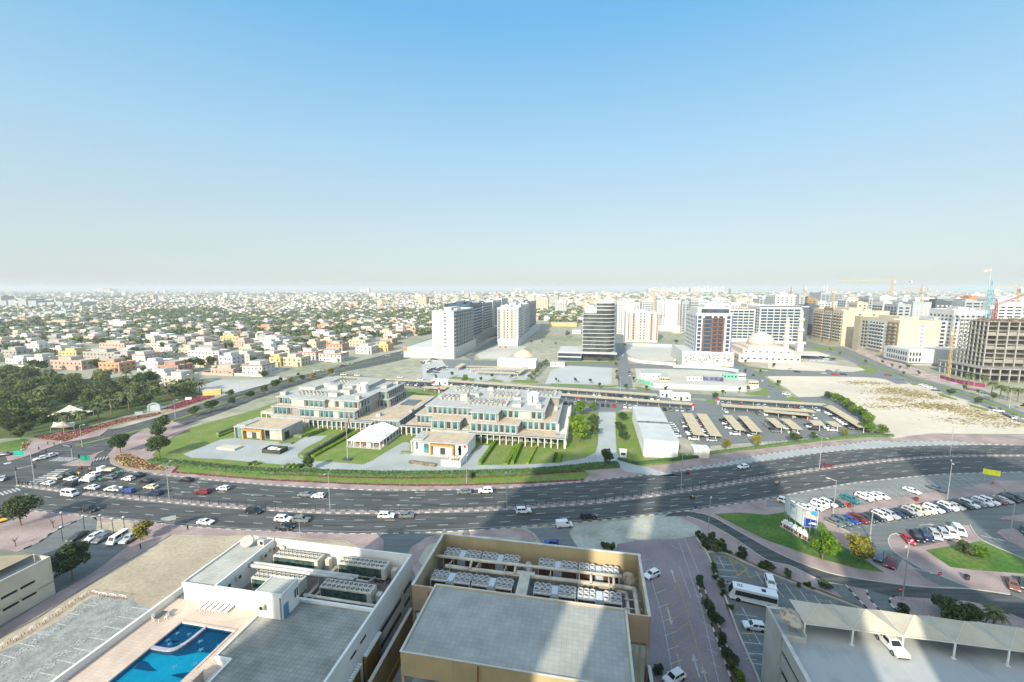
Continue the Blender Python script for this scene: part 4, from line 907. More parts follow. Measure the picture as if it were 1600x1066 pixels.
for i in range(n+1):
    a0=34.2+i*W_; m.bar((a0,68.6,15.52),(a0,73.9,15.62),.12)
    if i<n:
        am=a0+W_/2; PK=(am,71.85,16.93)
        for q in ((a0,68.6,15.52),(a0+W_,68.6,15.52)): m.bar(q,PK,.07)
        m.bar((a0,68.6,15.5),(a0+W_,68.6,15.5),.12)
m.build('frame',mat('pale_frame',(.62,.58,.48)),cn)
for i in range(n+1):
    a0=34.2+i*W_; mm=LB(50,70); mm.tube((a0,68.6,13.0),(a0,68.6,15.5),.13); mm.box(a0-.25,a0+.25,68.35,68.85,13,13.1); mm.build('post',WHT,cn)
# --- parking block, left edge
A0,B0=-122,60
pl=root_at('parking_block',A0,B0,'cream parking block with dark slot openings and a fabric shade on top','parking building')
m=LB(A0,B0)
for z0,z1 in ((0,2.4),(3.0,3.3),(3.35,5.0),(5.6,9.0)): m.box(-116.8,-116.5,28,67.8,z0,z1)
for z0,z1 in ((2.4,3.35),(5.0,5.6)):
    for b in (64.8,61.9,58.9,55.9,52.9,49.9,46.9,43.9): m.box(-116.8,-116.5,b,b+(.4 if b<64 else 3),z0,z1)
m.box(-140,-116.8,67.5,67.8,0,9.0)
m.build('wall',mat('cream_wall',(.50,.46,.38),.85,.06,.3),pl)
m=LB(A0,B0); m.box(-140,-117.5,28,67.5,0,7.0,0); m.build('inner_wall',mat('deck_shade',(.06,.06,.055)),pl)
m=LB(A0,B0); m.box(-140,-116.8,28,67.5,7.7,8.0); m.build('deck',CONC,pl)
sh=root_at('shade_canopy',-124,62,'tan fabric shade on posts on top of the cream parking block','canopy')
m=LB(-124,62)
for i in range(5):
    b1=66.8-i*6.5; b0=b1-6.5; PK=(-124,(b0+b1)/2,11.0); c_=[(-119.5,b0,9.8),(-119.5,b1,9.8),(-130,b1,9.9),(-130,b0,9.9)]
    for k in range(4): t=(c_[k],c_[(k+1)%4],PK); m.add(t,[(0,1,2)]); m.add([(x,y,z-.05) for x,y,z in t],[(2,1,0)])
m.build('fabric',mat('tan_fabric',(.36,.30,.20),.9,.05,.5),sh)
for b in (66.8,60.3,53.8,47.3):
    for a in (-119.5,-130): m=LB(-124,62); m.tube((a,b,8),(a,b,9.85),.1); m.build('post',WHT,sh)
# ------------------------------------------------------------------ vehicles (nose along +x)
PAINT = {}
def paint(c):
    if c in PAINT: return PAINT[c]
    tab = dict(white=(.74,.74,.72),cream=(.66,.58,.42),silver=(.42,.43,.43),grey=(.16,.17,.17),dark=(.045,.05,.055),black=(.014,.015,.017),navy=(.02,.035,.09),blue=(.02,.07,.28),teal=(.02,.17,.2),red=(.45,.015,.02),maroon=(.19,.02,.025),slate=(.09,.14,.17),brown=(.22,.09,.05),yellow=(.75,.42,.02),orange=(.6,.18,.04),green=(.02,.35,.14))
    PAINT[c] = mat('car_paint_'+c, tab[c], .28, .01, .5, metal=.0, spec=.6); return PAINT[c]
TYRE = mat('tyre_rubber', (.018,.018,.018), .85); RIM = mat('wheel_rim', (.35,.35,.35), .35, metal=.7)
LAMP = mat('headlight_glass', (.65,.66,.64), .15, spec=.8); TAIL = mat('taillight_red', (.35,.01,.01), .3); TRIM = mat('black_trim', (.02,.02,.02), .6)
CGL = mat('car_glass', (.02,.028,.032), .08, .05, 1, spec=.9)
# length, half width, hull profile (x,z), greenhouse base x0,x1, roof x0,x1, belt z, roof z, wheel radius, axle xs
CARS = dict(
 saloon=(4.7,.90,[(-2.33,.32),(-2.35,.62),(-2.28,.98),(-1.75,1.02),(.95,.98),(1.9,.82),(2.28,.70),(2.36,.45),(2.3,.28)],-1.95,1.15,-1.05,.35,.98,1.43,.32,(-1.4,1.42)),
 coupe=(4.5,.90,[(-2.2,.32),(-2.25,.62),(-2.2,.95),(-1.7,1.0),(.85,.95),(1.8,.80),(2.18,.66),(2.25,.42),(2.2,.26)],-1.9,1.1,-.75,.15,.95,1.36,.33,(-1.35,1.38)),
 hatch=(4.2,.88,[(-2.05,.32),(-2.1,.62),(-2.05,1.0),(.85,.98),(1.75,.86),(2.02,.72),(2.1,.45),(2.05,.28)],-2.03,1.05,-1.6,.3,.99,1.48,.32,(-1.28,1.3)),
 suv=(4.8,.95,[(-2.35,.38),(-2.4,.7),(-2.36,1.12),(.95,1.12),(2.0,1.02),(2.33,.88),(2.4,.5),(2.33,.34)],-2.33,1.15,-2.0,.5,1.12,1.74,.38,(-1.45,1.45)),
 van=(4.9,.95,[(-2.4,.34),(-2.42,.7),(-2.40,1.2),(1.3,1.2),(2.15,1.0),(2.38,.75),(2.42,.45),(2.35,.3)],-2.38,1.75,-2.33,.85,1.2,1.95,.34,(-1.5,1.5)),
 minibus=(5.2,.95,[(-2.55,.34),(-2.6,.7),(-2.58,1.25),(2.05,1.25),(2.45,1.0),(2.58,.75),(2.6,.4),(2.5,.3)],-2.56,2.2,-2.48,1.6,1.25,2.2,.35,(-1.6,1.7)),
)
def car_meshes(kind, c):
    L_,W,prof,b0,b1,t0,t1,zb,zr,wr,ax = CARS[kind]
    m = MB(); n = len(prof)
    def yy(z): return W-(.07 if z > .9*zb else 0)-(.05 if z < .4 else 0)
    vs = [(x,-yy(z),z) for x,z in prof]+[(x,yy(z),z) for x,z in prof]
    m.add(vs, [(i,(i+1)%n,n+(i+1)%n,n+i)[::-1] for i in range(n)]); m.add(vs,[tuple(range(n))[::-1],tuple(range(n,2*n))])
    wb, wt = W-.08, W-.24 if kind not in ('van','minibus') else W-.16
    R8 = [(b0,-wb,zb-.03),(b1,-wb,zb-.03),(b1,wb,zb-.03),(b0,wb,zb-.03),(t0,-wt,zr),(t1,-wt,zr),(t1,wt,zr),(t0,wt,zr)]
    m.add(R8,[(0,1,5,4),(1,2,6,5),(2,3,7,6),(3,0,4,7),(4,5,6,7)])
    for s in (-1,1): m.box(b1-.55,b1-.35,s*(W-.06),s*(W+.12),zb-.02,zb+.14)
    m.box(prof[-1][0]-.1,prof[-2][0]+.03,-W*.8,W*.8,.28,.42,1); m.box(prof[0][0]-.05,prof[0][0]+.2,-W*.85,W*.85,.3,.45,1)
    body = m.mesh('body', [paint(c), TRIM])
    def pane(name, q, ins=(.08,.92,.12,.9), split=False):
        a,b,c_,d = [Vector(v) for v in q]; nrm = (b-a).cross(d-a).normalized()*.015; mm = MB()
        def at(u,v): return (a.lerp(b,u)).lerp(d.lerp(c_,u),v)+nrm
        cuts = [(ins[0],ins[1])] if not split else [(ins[0],.47),(.52,ins[1])]
        for u0,u1 in cuts: mm.quad(at(u0,ins[2]),at(u1,ins[2]),at(u1,ins[3]),at(u0,ins[3]))
        return name, mm.mesh(name, CGL)
    box_ = kind=='van'
    ps = [pane('windscreen',(R8[1],R8[2],R8[6],R8[5]))]
    if not box_:
        ps += [pane('rear_window',(R8[3],R8[0],R8[4],R8[7])), pane('window',(R8[0],R8[1],R8[5],R8[4]),split=True), pane('window',(R8[2],R8[3],R8[7],R8[6]),split=True)]
    else:
        ps += [pane('window',(R8[0],R8[1],R8[5],R8[4]),(.72,.95,.12,.85)), pane('window',(R8[2],R8[3],R8[7],R8[6]),(.05,.28,.12,.85))]
    return body, ps
_wm = {}
def wheel_mesh(r):
    if r not in _wm:
        m = MB(T=Matrix.Rotation(math.pi/2,4,'X')); m.lathe([(.02,-.11),(r*.6,-.11),(r,-.1),(r,.1),(r*.6,.11)],14,0); m.lathe([(r*.6,.11),(r*.55,.10),(.02,.115)],10,1); m.lathe([(.02,-.115),(r*.55,-.10),(r*.6,-.11)],10,1)
        _wm[r] = m.mesh('wheel', [TYRE, RIM])
    return _wm[r]
m = MB(); m.box(-.05,.05,-.2,.2,-.07,.07); HL = m.mesh('headlight', LAMP); TL = m.mesh('taillight', TAIL)
PROTO = {}
def car(kind, c):
    k = (kind, c)
    if k in PROTO: return None
    L_,W,prof,b0,b1,t0,t1,zb,zr,wr,ax = CARS[kind]
    body, ps = car_meshes(kind, c)
    r = empty('parked_car', (0,0,0)); put('body', body, r)
    for nme, me in ps: put(nme, me, r)
    for x in ax:
        for s in (-1,1): put('wheel', wheel_mesh(wr), r, (x, s*(W-.1), wr))
    for s in (-1,1):
        put('headlight', HL, r, (prof[-2][0]-.03, s*(W-.3), prof[-3][1]-.05)); put('taillight', TL, r, (prof[1][0]-.0, s*(W-.26), prof[2][1]-.22))
    reg(r); PROTO[k] = r; return r
USED = set()
SING = dict(saloon='saloon car',coupe='coupe',hatch='hatchback',suv='SUV',van='van',minibus='minibus')
def place(kind, c, loc, ang, label, name='parked_car', group=None, s=1.0):
    k = (kind, c)
    if k not in PROTO: car(kind, c)
    p = PROTO[k]
    if k not in USED:
        USED.add(k); o = p; o.location = loc; o.rotation_euler = (0,0,ang); o['label'] = label
        if group: o['group'] = group
        TREE[k] = list(o.children)
    else:
        o = p.copy(); COL.objects.link(o); o.location = loc; o.rotation_euler = (0,0,ang); o['label'] = label
        if group: o['group'] = group
        elif 'group' in o.keys(): del o['group']
        for ch_ in TREE[k]: q = ch_.copy(); COL.objects.link(q); q.parent = o
    o.name = name; o['category'] = {'van':'van','minibus':'minibus','suv':'SUV'}.get(kind,'car'); o.scale = (s,s,s)
    return o
def ang_px(r, x, y, dx, dy):
    a = P(r,x,y); b = P(r,x+dx,y+dy); return math.atan2(b.y-a.y, b.x-a.x)
CG = 'cars on the main road'
def road(kind, c, r, x, y, label, left=True, z=.03, dz=0):
    p = P(r,x,y); i = min(range(len(MED)-1), key=lambda k:(MED[k]-Vector((p.x,p.y,0))).length); t = MED[i+1]-MED[i]
    a = math.atan2(t.y,t.x)+(math.pi if left else 0)
    return place(kind, c, (p.x,p.y,z), a+dz, label, 'car_on_road' if kind not in('van','minibus') else kind+'_on_road', CG)
for kd,c,r,x,y,l in (('saloon','white','f',550,492,'white saloon first in the queue beside the median fence'),('saloon','cream','f',628,428,'cream and red taxi second from the zebra crossing'),
 ('saloon','dark','f',785,385,'dark saloon near the zebra crossing, behind the motorbikes'),('saloon','white','f',810,442,'white saloon between the taxi and the white box van'),
 ('suv','black','f',800,505,'black pickup style SUV waiting right behind the first white saloon'),('van','white','f',990,455,'white box van in the middle of the traffic queue'),
 ('suv','white','f',1060,398,'white SUV just beyond the white box van'),('saloon','grey','f',1250,422,'dark grey saloon between two green motorbikes'),
 ('saloon','white','f',1050,540,'white saloon behind the black SUV next to the median fence'),
 ('hatch','blue','f',1465,578,'blue hatchback behind the white pickup next to the median fence'),('hatch','white','g',150,440,'white hatchback beside the small black saloon near the brick corner'),
 ('saloon','black','g',260,395,'black saloon closest to the flower bed at the corner'),('saloon','black','g',355,465,'black saloon with white wheels just left of the tall lamp post'),
 ('saloon','cream','g',410,533,'cream taxi with green and red patches left of the lamp post'),('suv','navy','g',455,605,'navy SUV nearest the foot of the lamp post'),
 ('saloon','black','g',810,452,'black saloon driving alone right of the lamp post'),('suv','maroon','g',1000,590,'dark red SUV driving ahead of a white hatchback'),
 ('hatch','white','g',1230,550,'white hatchback right behind the dark red SUV'),('saloon','grey','F',305,535,'grey saloon on the far carriageway ahead of a white car'),
 ('hatch','white','F',385,543,'white hatchback following the grey saloon left of a lamp post'),('saloon','grey','F',1285,517,'grey saloon ahead of the white SUV on the far carriageway'),
 ('suv','white','F',1415,512,'white SUV alone behind a grey saloon on the far carriageway'),('hatch','white','G',1425,362,'white hatchback near the grey verge on the far carriageway'),
 ('saloon','maroon','H',357,354,'dark red saloon beside the foot of the lamp post')):
    road(kd,c,r,x,y,l)
for kd,c,r,x,y,l in (('minibus','white','f',795,618,'white minibus setting off beside the median fence'),('suv','black','f',1025,790,'black SUV alone in the near lanes left of the brick pavement'),
 ('suv','black','g',1580,812,'boxy black SUV close to the median fence'),('coupe','white','g',1030,935,'white coupe with a black roof in the lane nearest the pavement'),
 ('suv','white','F',170,688,'white SUV beside a grey SUV on the near carriageway'),('suv','grey','F',280,692,'grey SUV ahead of the white SUV on the near carriageway'),
 ('saloon','black','F',178,738,'black saloon in the outer lane below the white SUV'),('suv','white','F',805,667,'white SUV behind a grey hatchback near the median'),
 ('hatch','grey','F',930,665,'grey hatchback just ahead of the white SUV near the median'),('suv','white','G',70,636,'white SUV in the inner lane just inside the long shadow'),
 ('suv','black','G',470,670,'black SUV in the shadow near the junction')):
    road(kd,c,r,x,y,l,left=False)
# roof and livery panels of the two taxis, the white roof of the coupe stay in their paint
for nm, pts in ():
    pass
road('van','white','G',322,722,'small white van turning into the side junction',left=False)
P5 = lambda kd,c,r,x,y,dx,dy,l,g=None,z=.06,n='parked_car': place(kd,c,P(r,x,y)+Vector((0,0,z)),ang_px(r,x,y,dx,dy),l,n,g)
P5('saloon','silver','f',30,440,-60,50,'silver saloon cut by the left edge, turning at the crossing',n='car_on_road')
P5('saloon','white','f',475,205,-60,15,'white patrol car standing nearest the zebra crossing by the street median',n='car_on_road')
P5('saloon','white','f',572,178,-60,18,'second white patrol car, behind the first by the street median',n='car_on_road')
P5('saloon','dark','f',45,165,-60,5,'dark saloon at the left edge beside the lawn',n='car_on_road')
P5('saloon','yellow','f',0,905,60,30,'yellow taxi partly hidden by the big tree at the left edge')
LOTG='vehicles parked by the brick pavement'
P5('saloon','dark','E',480,637,-60,35,'dark saloon, leftmost of the five parked in the small bay',LOTG)
P5('saloon','white','E',580,640,-60,35,'white saloon, second of the five parked in the small bay',LOTG)
P5('saloon','grey','E',635,646,-60,35,'grey saloon, third of the five parked in the small bay',LOTG)
P5('minibus','white','E',730,655,-60,38,'white minibus parked between a grey saloon and a silver SUV',LOTG)
P5('suv','silver','E',802,650,-60,38,'silver SUV, rightmost of those parked in the small bay',LOTG)
P5('saloon','silver','I',390,330,-60,40,'silver saloon under the dark green tree by the pavement')
P5('hatch','white','M',80,352,-60,28,'white hatchback with a black roof beside the tan building')
P5('hatch','white','M',230,1055,-60,35,'white hatchback at the bottom edge of the brick yard')
P5('suv','white','M',882,415,20,60,'white SUV parked behind the coach')
P5('hatch','white','M',772,705,-60,-8,'small white hatchback between the coach and the parking deck')
P5('hatch','blue','G',240,838,-60,-5,'blue hatchback barely visible behind the tan parapet')
o_=place('suv','white',P('N',768,768,13.0),-GR-math.pi/2+.1,'white SUV under the fabric canopy on the parking deck')
def rowcars(specs, r, dx, dy, g):
    for kd,c,x,y,l in specs: P5(kd,c,r,x,y,dx,dy,l,g)
rowcars((('suv','white',350,340,'white SUV with dark windows parked alone at the end of the upper row'),),'d',60,16,'cars in the upper parking row')
rowcars((('saloon','white',565,408,'white saloon just behind the top of the billboard'),('hatch','white',690,405,'white hatchback, third car from the billboard'),('suv','white',738,375,'white SUV in the left group of the upper row'),('suv','white',828,362,'white SUV next to the dark saloon in the upper row'),('saloon','dark',912,352,'dark saloon right end of the left group in the upper row'),('suv','teal',1080,318,'teal SUV alone in the upper row'),('suv','white',1238,292,'first white SUV right of the teal one'),('saloon','white',1332,278,'middle of the three white cars right of the teal SUV'),('saloon','white',1425,272,'last of the three white cars right of the teal SUV')),'d',60,25,'cars in the upper parking row')
rowcars((('saloon','white',325,215,'white saloon standing apart in the middle of the upper row'),('saloon','slate',610,190,'slate saloon at the edge of the shadow in the upper row')),'e',60,22,'cars in the upper parking row')
cols=['grey','slate','blue','maroon','dark','black','white','silver','navy','black','silver','cream','white','white','navy','white','silver','black','white','grey','white','white','maroon','silver','black','dark']
kinds=['saloon','suv','hatch','suv','saloon','saloon','suv','suv','saloon','saloon','suv','suv','saloon','suv','hatch','suv','saloon','suv','suv','saloon','suv','suv','saloon','saloon','suv','suv']
ords=['1st','2nd','3rd','4th','5th','6th','7th','8th','9th','10th','11th','12th','13th','14th','15th','16th','17th','18th','19th','20th','21st','22nd','23rd','24th','25th','26th']
a_=P('H',412,708); b_=P('H',1525,556)
for i,(c,kd) in enumerate(zip(cols,kinds)):
    p=a_.lerp(b_,i/25); a=ang_px('H',800,650,60,25)
    place(kd,c,p+Vector((0,0,.06)),a,'%s %s, %s from the left in the long parking row'%(c,SING[kd],ords[i]),'parked_car','cars in the long parking row')
rowcars((('coupe','red',862,812,'bright red coupe at the left end of the short row'),('suv','black',917,802,'black people carrier next to the red coupe'),('suv','navy',972,796,'navy SUV third in the short row'),('suv','silver',1027,788,'silver SUV in the middle of the short row'),('suv','silver',1082,782,'silver SUV right of the middle of the short row'),('suv','white',1130,778,'white SUV next to the white van in the short row'),('van','white',1175,763,'long white van at the right end of the short row')),'H',45,50,'vehicles in the short parking row')
P5('suv','slate','N',690,212,-15,60,'blue grey SUV half hidden by the yellow green tree'); P5('saloon','maroon','N',765,252,-12,60,'dark red saloon parked beside the blue grey SUV')
P5('saloon','brown','N',1530,390,25,60,'rust brown saloon on the brick corner at the right edge'); P5('saloon','dark','N',1600,385,25,60,'dark saloon cut by the right edge beside the brown one'); P5('hatch','dark','H',632,858,20,60,'dark hatchback behind the crown of the yellow green tree'); P5('saloon','dark','H',1585,755,10,60,'dark car cut by the right edge on the traffic island')
# pickup, flatbed, coach, motorbikes
def wheels(r, xs, W, wr):
    for x in xs:
        for s in (-1,1): put('wheel', wheel_mesh(wr), r, (x,s*(W-.1),wr))
def lights(r, xf, xr, W, z):
    for s in (-1,1): put('headlight', HL, r, (xf,s*(W-.28),z)); put('taillight', TL, r, (xr,s*(W-.2),z))
p=P('f',1290,562); tr_=math.pi-.04
r=empty('pickup_truck',(p.x,p.y,.03),tr_,'white double cab pickup truck between the white saloon and the blue hatchback','pickup truck',CG)
m=MB(); m.box(-2.6,2.0,-.92,.92,.4,.75); m.box(-2.6,-.7,-.92,-.84,.75,1.15); m.box(-2.6,-.7,.84,.92,.75,1.15); m.box(-2.6,-2.52,-.84,.84,.75,1.15); m.box(-.7,2.45,-.92,.92,.4,1.05); m.add([(-.75,-.86,1.05),(1.35,-.86,1.05),(1.35,.86,1.05),(-.75,.86,1.05),(-.6,-.72,1.7),(.65,-.72,1.7),(.65,.72,1.7),(-.6,.72,1.7)],[(0,1,5,4),(1,2,6,5),(2,3,7,6),(3,0,4,7),(4,5,6,7)]); m.build('body',paint('white'),r)
m=MB(); m.quad((1.3,-.78,1.12),(1.3,.78,1.12),(.72,.68,1.65),(.72,-.68,1.65)); m.build('windscreen',CGL,r)
for s in (-1,1): m=MB(); m.quad((-.6,s*.87,1.1),(1.1,s*.87,1.1),(.6,s*.76,1.6),(-.5,s*.76,1.6)); m.build('window',CGL,r)
m=MB(); m.box(-2.5,-.75,-.82,.82,.76,.8); m.build('cargo_bed',TRIM,r); wheels(r,(-1.7,1.5),.92,.37); lights(r,2.46,-2.6,.92,.85)
p=P('f',1210,345)
r=empty('flatbed_truck',(p.x,p.y,.03),tr_,'white flatbed truck loaded with pale sacks near the slip lane','truck',CG)
m=MB(); m.box(-2.9,.9,-.95,.95,.75,.9); m.box(-2.9,.9,-.98,-.92,.9,1.3); m.box(-2.9,.9,.92,.98,.9,1.3); m.box(-2.95,-2.88,-.95,.95,.9,1.3); m.box(-2.8,2.4,-.4,.4,.5,.75); m.build('flatbed',CREAM,r)
m=MB(); m.add([(1.0,-.95,.5),(2.8,-.95,.5),(2.8,.95,.5),(1.0,.95,.5),(1.0,-.9,2.1),(2.35,-.9,2.1),(2.35,.9,2.1),(1.0,.9,2.1),(2.8,-.95,1.3),(2.8,.95,1.3)],[(0,1,8,5,4),(1,2,9,8),(8,9,6,5),(2,3,7,6,9),(3,0,4,7),(4,5,6,7)]); m.build('cab',paint('white'),r)
m=MB(); m.quad((2.77,-.85,1.38),(2.77,.85,1.38),(2.42,.8,2.0),(2.42,-.8,2.0)); m.build('windscreen',CGL,r)
m=MB(); rr=random.Random(2)
for i in range(9): m.lathe([(.01,0),(.38,.05),(.42,.25),(.25,.42),(.01,.45)],7,0,(-2.4+i%5*.7,-.45+.9*(i//5)+rr.uniform(-.1,.1),.9))
m.build('cargo',mat('pale_sacks',(.5,.45,.3)),r); wheels(r,(-1.8,2.0),.92,.4); lights(r,2.82,-2.96,.92,.75)
p=P('M',760,522); an=ang_px('M',760,522,-60,-14)
r=empty('coach',(p.x,p.y,.06),an,'white coach with a wide black window band parked across the yard','bus')
m=MB(); m.add([(-4.6,-1.2,.45),(4.5,-1.2,.45),(4.5,1.2,.45),(-4.6,1.2,.45),(-4.55,-1.15,3.1),(3.9,-1.15,3.1),(3.9,1.15,3.1),(-4.55,1.15,3.1),(4.75,-1.1,1.2),(4.75,1.1,1.2)],[(0,1,8,5,4),(1,2,9,8),(8,9,6,5),(2,3,7,6,9),(3,0,4,7),(4,5,6,7)]); m.build('body',paint('white'),r)
m=MB(); m.quad((4.73,-1.02,1.3),(4.73,1.02,1.3),(3.98,1.05,2.95),(3.98,-1.05,2.95)); m.build('windscreen',CGL,r)
for s in (-1,1): m=MB(); m.quad((-4.4,s*1.215,1.55),(3.6,s*1.215,1.55),(3.5,s*1.20,2.6),(-4.4,s*1.20,2.6)); m.build('window',CGL,r)
m=MB(); m.box(-4.62,-4.57,-.95,.95,1.7,2.7); m.build('rear_window',CGL,r)
m=MB(); m.box(2.0,3.2,-.5,.5,3.1,3.2); 
for i in range(3):
    for j in range(2): m.box(2.1+i*.38,2.35+i*.38,-.35+j*.45,-.05+j*.45,3.2,3.22,1)
m.box(-2.4,-1.6,-.4,.4,3.1,3.22,1); m.build('roof_hatch',[WHT,TRIM],r)
for s in (-1,1): m=MB(); m.bar((4.3,s*1.15,2.9),(4.9,s*1.35,2.6),.07); m.box(4.8,4.95,s*1.25,s*1.45,2.2,2.6); m.build('mirror',TRIM,r)
wheels(r,(-2.9,2.9),1.2,.48); lights(r,4.78,-4.62,1.15,.8)
def motorbike(r_,x,y,col,box,l,left=True):
    p=P(r_,x,y); i=min(range(len(MED)-1),key=lambda k:(MED[k]-Vector((p.x,p.y,0))).length); t=MED[i+1]-MED[i]; a=math.atan2(t.y,t.x)+(math.pi if left else 0)
    r=empty('motorbike',(p.x,p.y,.03),a,l,'motorbike','delivery motorbikes')
    m=MB(); m.bar((-.55,0,.55),(.35,0,.62),.24,.22); m.bar((.35,0,.65),(.65,0,.3),.08); m.bar((.3,-.35,.98),(.3,.35,.98),.04); m.box(-.1,.35,-.14,.14,.6,.8); m.build('frame',paint('black'),r)
    for xx in (-.62,.65): m=MB(T=Matrix.Translation((xx,0,.29))@Matrix.Rotation(math.pi/2,4,'X')); m.lathe([(.2,-.05),(.29,-.05),(.29,.05),(.2,.05)],14); m.build('wheel',TYRE,r)
    if box: m=MB(); m.box(-.85,-.3,-.28,.28,.75,1.3); m.build('delivery_box',paint(box),r)
    m=MB(); m.box(-.35,-.05,-.17,.17,.72,.8); m.build('seat',TRIM,r)
    # rider: a figure of his own on the seat
    rider=person_mesh('sit'); q=put('person',rider[0],None,(p.x,p.y,.03),a); q.data=rider[0].copy(); q.data.materials[0]=mat('rider_top_'+col,dict(red=(.4,.03,.03),green=(.03,.4,.18),yellow=(.75,.6,.03),black=(.02,.02,.02),orange=(.55,.12,.03),teal=(.02,.3,.35))[col]); tag(q,'rider in %s on the %s'%(col,l.replace('delivery ','')),'person')
def person_mesh(pose):
    # one continuous body grown on a skeleton
    if pose=='sit':
        J=[(-.2,0,.85),(-.1,0,1.15),(-.02,0,1.38),(0,0,1.48),(.03,0,1.62),(.0,.2,1.36),(.18,.27,1.12),(.32,.28,1.0),(.0,-.2,1.36),(.18,-.27,1.12),(.32,-.28,1.0),(.2,.17,.8),(.12,.2,.38),(.24,.2,.33),(.2,-.17,.8),(.12,-.2,.38),(.24,-.2,.33)]
    elif pose=='walk':
        J=[(0,0,.95),(0,0,1.2),(0,0,1.42),(0,0,1.52),(.02,0,1.66),(0,.19,1.40),(-.05,.24,1.12),(.06,.25,.88),(0,-.19,1.40),(.04,-.24,1.12),(.1,-.25,.88),(.14,.1,.5),(.18,.1,.07),(.3,.1,.05),(-.04,-.1,.5),(-.2,-.1,.08),(-.08,-.1,.05)]
    R_=[.15,.15,.15,.06,.105,.065,.048,.04,.065,.048,.04,.07,.05,.045,.07,.05,.045]
    E=[(0,1),(1,2),(2,3),(3,4),(2,5),(5,6),(6,7),(2,8),(8,9),(9,10),(0,11),(11,12),(12,13),(0,14),(14,15),(15,16)]
    m=MB(); 
    # tapered limb tubes with joint balls share one mesh
    import bmesh
    me=bpy.data.meshes.new('body'); me.from_pydata(J,E,[]); ob=bpy.data.objects.new('tmp',me); COL.objects.link(ob)
    mod=ob.modifiers.new('s','SKIN'); 
    for i,v in enumerate(me.skin_vertices[0].data): v.radius=(R_[i],R_[i]); v.use_root=(i==0)
    ob.modifiers.new('d','SUBSURF').levels=1
    dg=bpy.context.evaluated_depsgraph_get(); ev=ob.evaluated_get(dg); nm=bpy.data.meshes.new_from_object(ev); bpy.data.objects.remove(ob)
    nm.materials.clear(); return nm,None
import bpy as _b
_pm={}
_pf=person_mesh
def person_mesh(pose):
    if pose not in _pm:
        nm,_=_pf(pose); nm.materials.append(mat('cloth_dark',(.03,.03,.035))); nm.materials.append(mat('trousers',(.03,.035,.05))); nm.materials.append(mat('skin',(.30,.17,.11)))
        for p in nm.polygons:
            z=p.center.z; p.material_index = 2 if z>(1.54 if pose=='walk' else 1.5) else (1 if z<.92 and True else 0); p.use_smooth=True
        _pm[pose]=nm
    return (_pm[pose],None)
for r_,x,y,c,b,l,lf in (('f',915,318,'teal','red','delivery motorbike with a red box at the tip of the island',True),('f',1020,338,'green','orange','delivery motorbike with an orange box beside the slip lane',True),('f',893,388,'yellow','yellow','all yellow delivery motorbike between the queueing cars',True),('f',1135,460,'green','green','green delivery motorbike just right of the white box van',True),('f',1332,378,'green','green','green delivery motorbike behind the flatbed truck',True),('f',1385,366,'green','green','second green motorbike, nearest the black saloon',True),('G',1080,402,'red','red','red delivery motorbike beside the lamp post',True),('G',1113,556,'yellow','black','motorbike with a yellow rider on the near carriageway',False),('H',57,466,'yellow','yellow','yellow motorbike alone near the parking entrance',False)):
    motorbike(r_,x,y,c,b,l,lf)
def person(r_,x,y,l,col,ang=0,z=.14):
    nm=person_mesh('walk')[0].copy(); nm.materials[0]=mat('cloth_'+col,dict(black=(.02,.02,.022),white=(.6,.6,.58),hivis=(.45,.6,.05),maroon=(.15,.02,.03),blue=(.03,.06,.2),grey=(.15,.15,.15))[col])
    if col in('black','white'): nm.materials[1]=nm.materials[0]
    o=put('person',nm,None,P(r_,x,y)+Vector((0,0,z)),ang); tag(o,l,'person')
for a in (('E',868,708,'person in black walking along the brick pavement past the bay','black',1.2),('g',828,1015,'person in black walking by the two legged sign','black',3.0),('f',215,500,'person in black waiting at the near end of the zebra','black',.3),('f',258,508,'person in maroon among those waiting at the zebra','maroon',.2),('f',318,508,'person in blue nearest the lamp foot at the zebra','blue',.1),('f',545,42,'person in grey on the far pavement, left of three','grey',.1),('f',618,52,'person in black on the far pavement, middle of three','black',.1),('f',698,26,'person in white on the far pavement','white',.1),('f',445,105,'person in black on the verge of the street median','black',.1),('f',525,140,'person in blue crossing behind the patrol car','blue',.1),('d',1108,385,'person in blue beside the teal car in the parking','blue',.1),('e',1378,215,'person in a yellow high visibility vest by the car row','hivis',.1),('F',1205,1088,'person in grey near the junction','grey',.3)): person(*a)

# ------------------------------------------------------------------ lamps, signs, fences
def lamp_post(h=12.5, arms=2, nm='street_lamp'):
    r=empty(nm,(0,0,0)); m=MB(); m.tube((0,0,0),(0,0,h),.14,.07,8); m.tube((0,0,0),(0,0,.5),.24,.2,8); m.build('pole',METL,r)
    for s in ((-1,1) if arms==2 else (1,)):
        m=MB(); m.tube((0,0,h-.1),(s*1.5,0,h+.25),.05,.04); m.build('arm',METL,r); m=MB(); m.box(s*1.4,s*2.3,-.16,.16,h+.18,h+.32,0); m.box(s*1.5,s*2.2,-.12,.12,h+.15,h+.18,1); m.build('lamp_head',[mat('lamp_shell',(.55,.56,.56),.4),LAMP],r)
    return reg(r)
LPG='tall twin headed lamps along the main road'
lp0=lamp_post(); first=True
for x,y,l in ((54,753,'tall lamp post at the end of the median by the crossing'),(265,783,'tall lamp post beside the navy SUV in the queue'),(516,799,'tall lamp post in the median in front of the tent'),(792,795.5,'tall lamp post in the median at the edge of the long shadow'),(1064,763,'tall lamp post in the shaded part of the median near the red motorbike'),(1280,733,'tall lamp post in the median next to the dark red saloon'),(1484,713.5,'rightmost tall lamp post in the median')):
    if first: lp0.location=G(x,y); lp0.rotation_euler.z=1.4; tag(lp0,l,'street lamp',LPG); first=False
    else: dup(lp0,G(x,y),1.45 if x<1000 else 1.9,l,LPG)
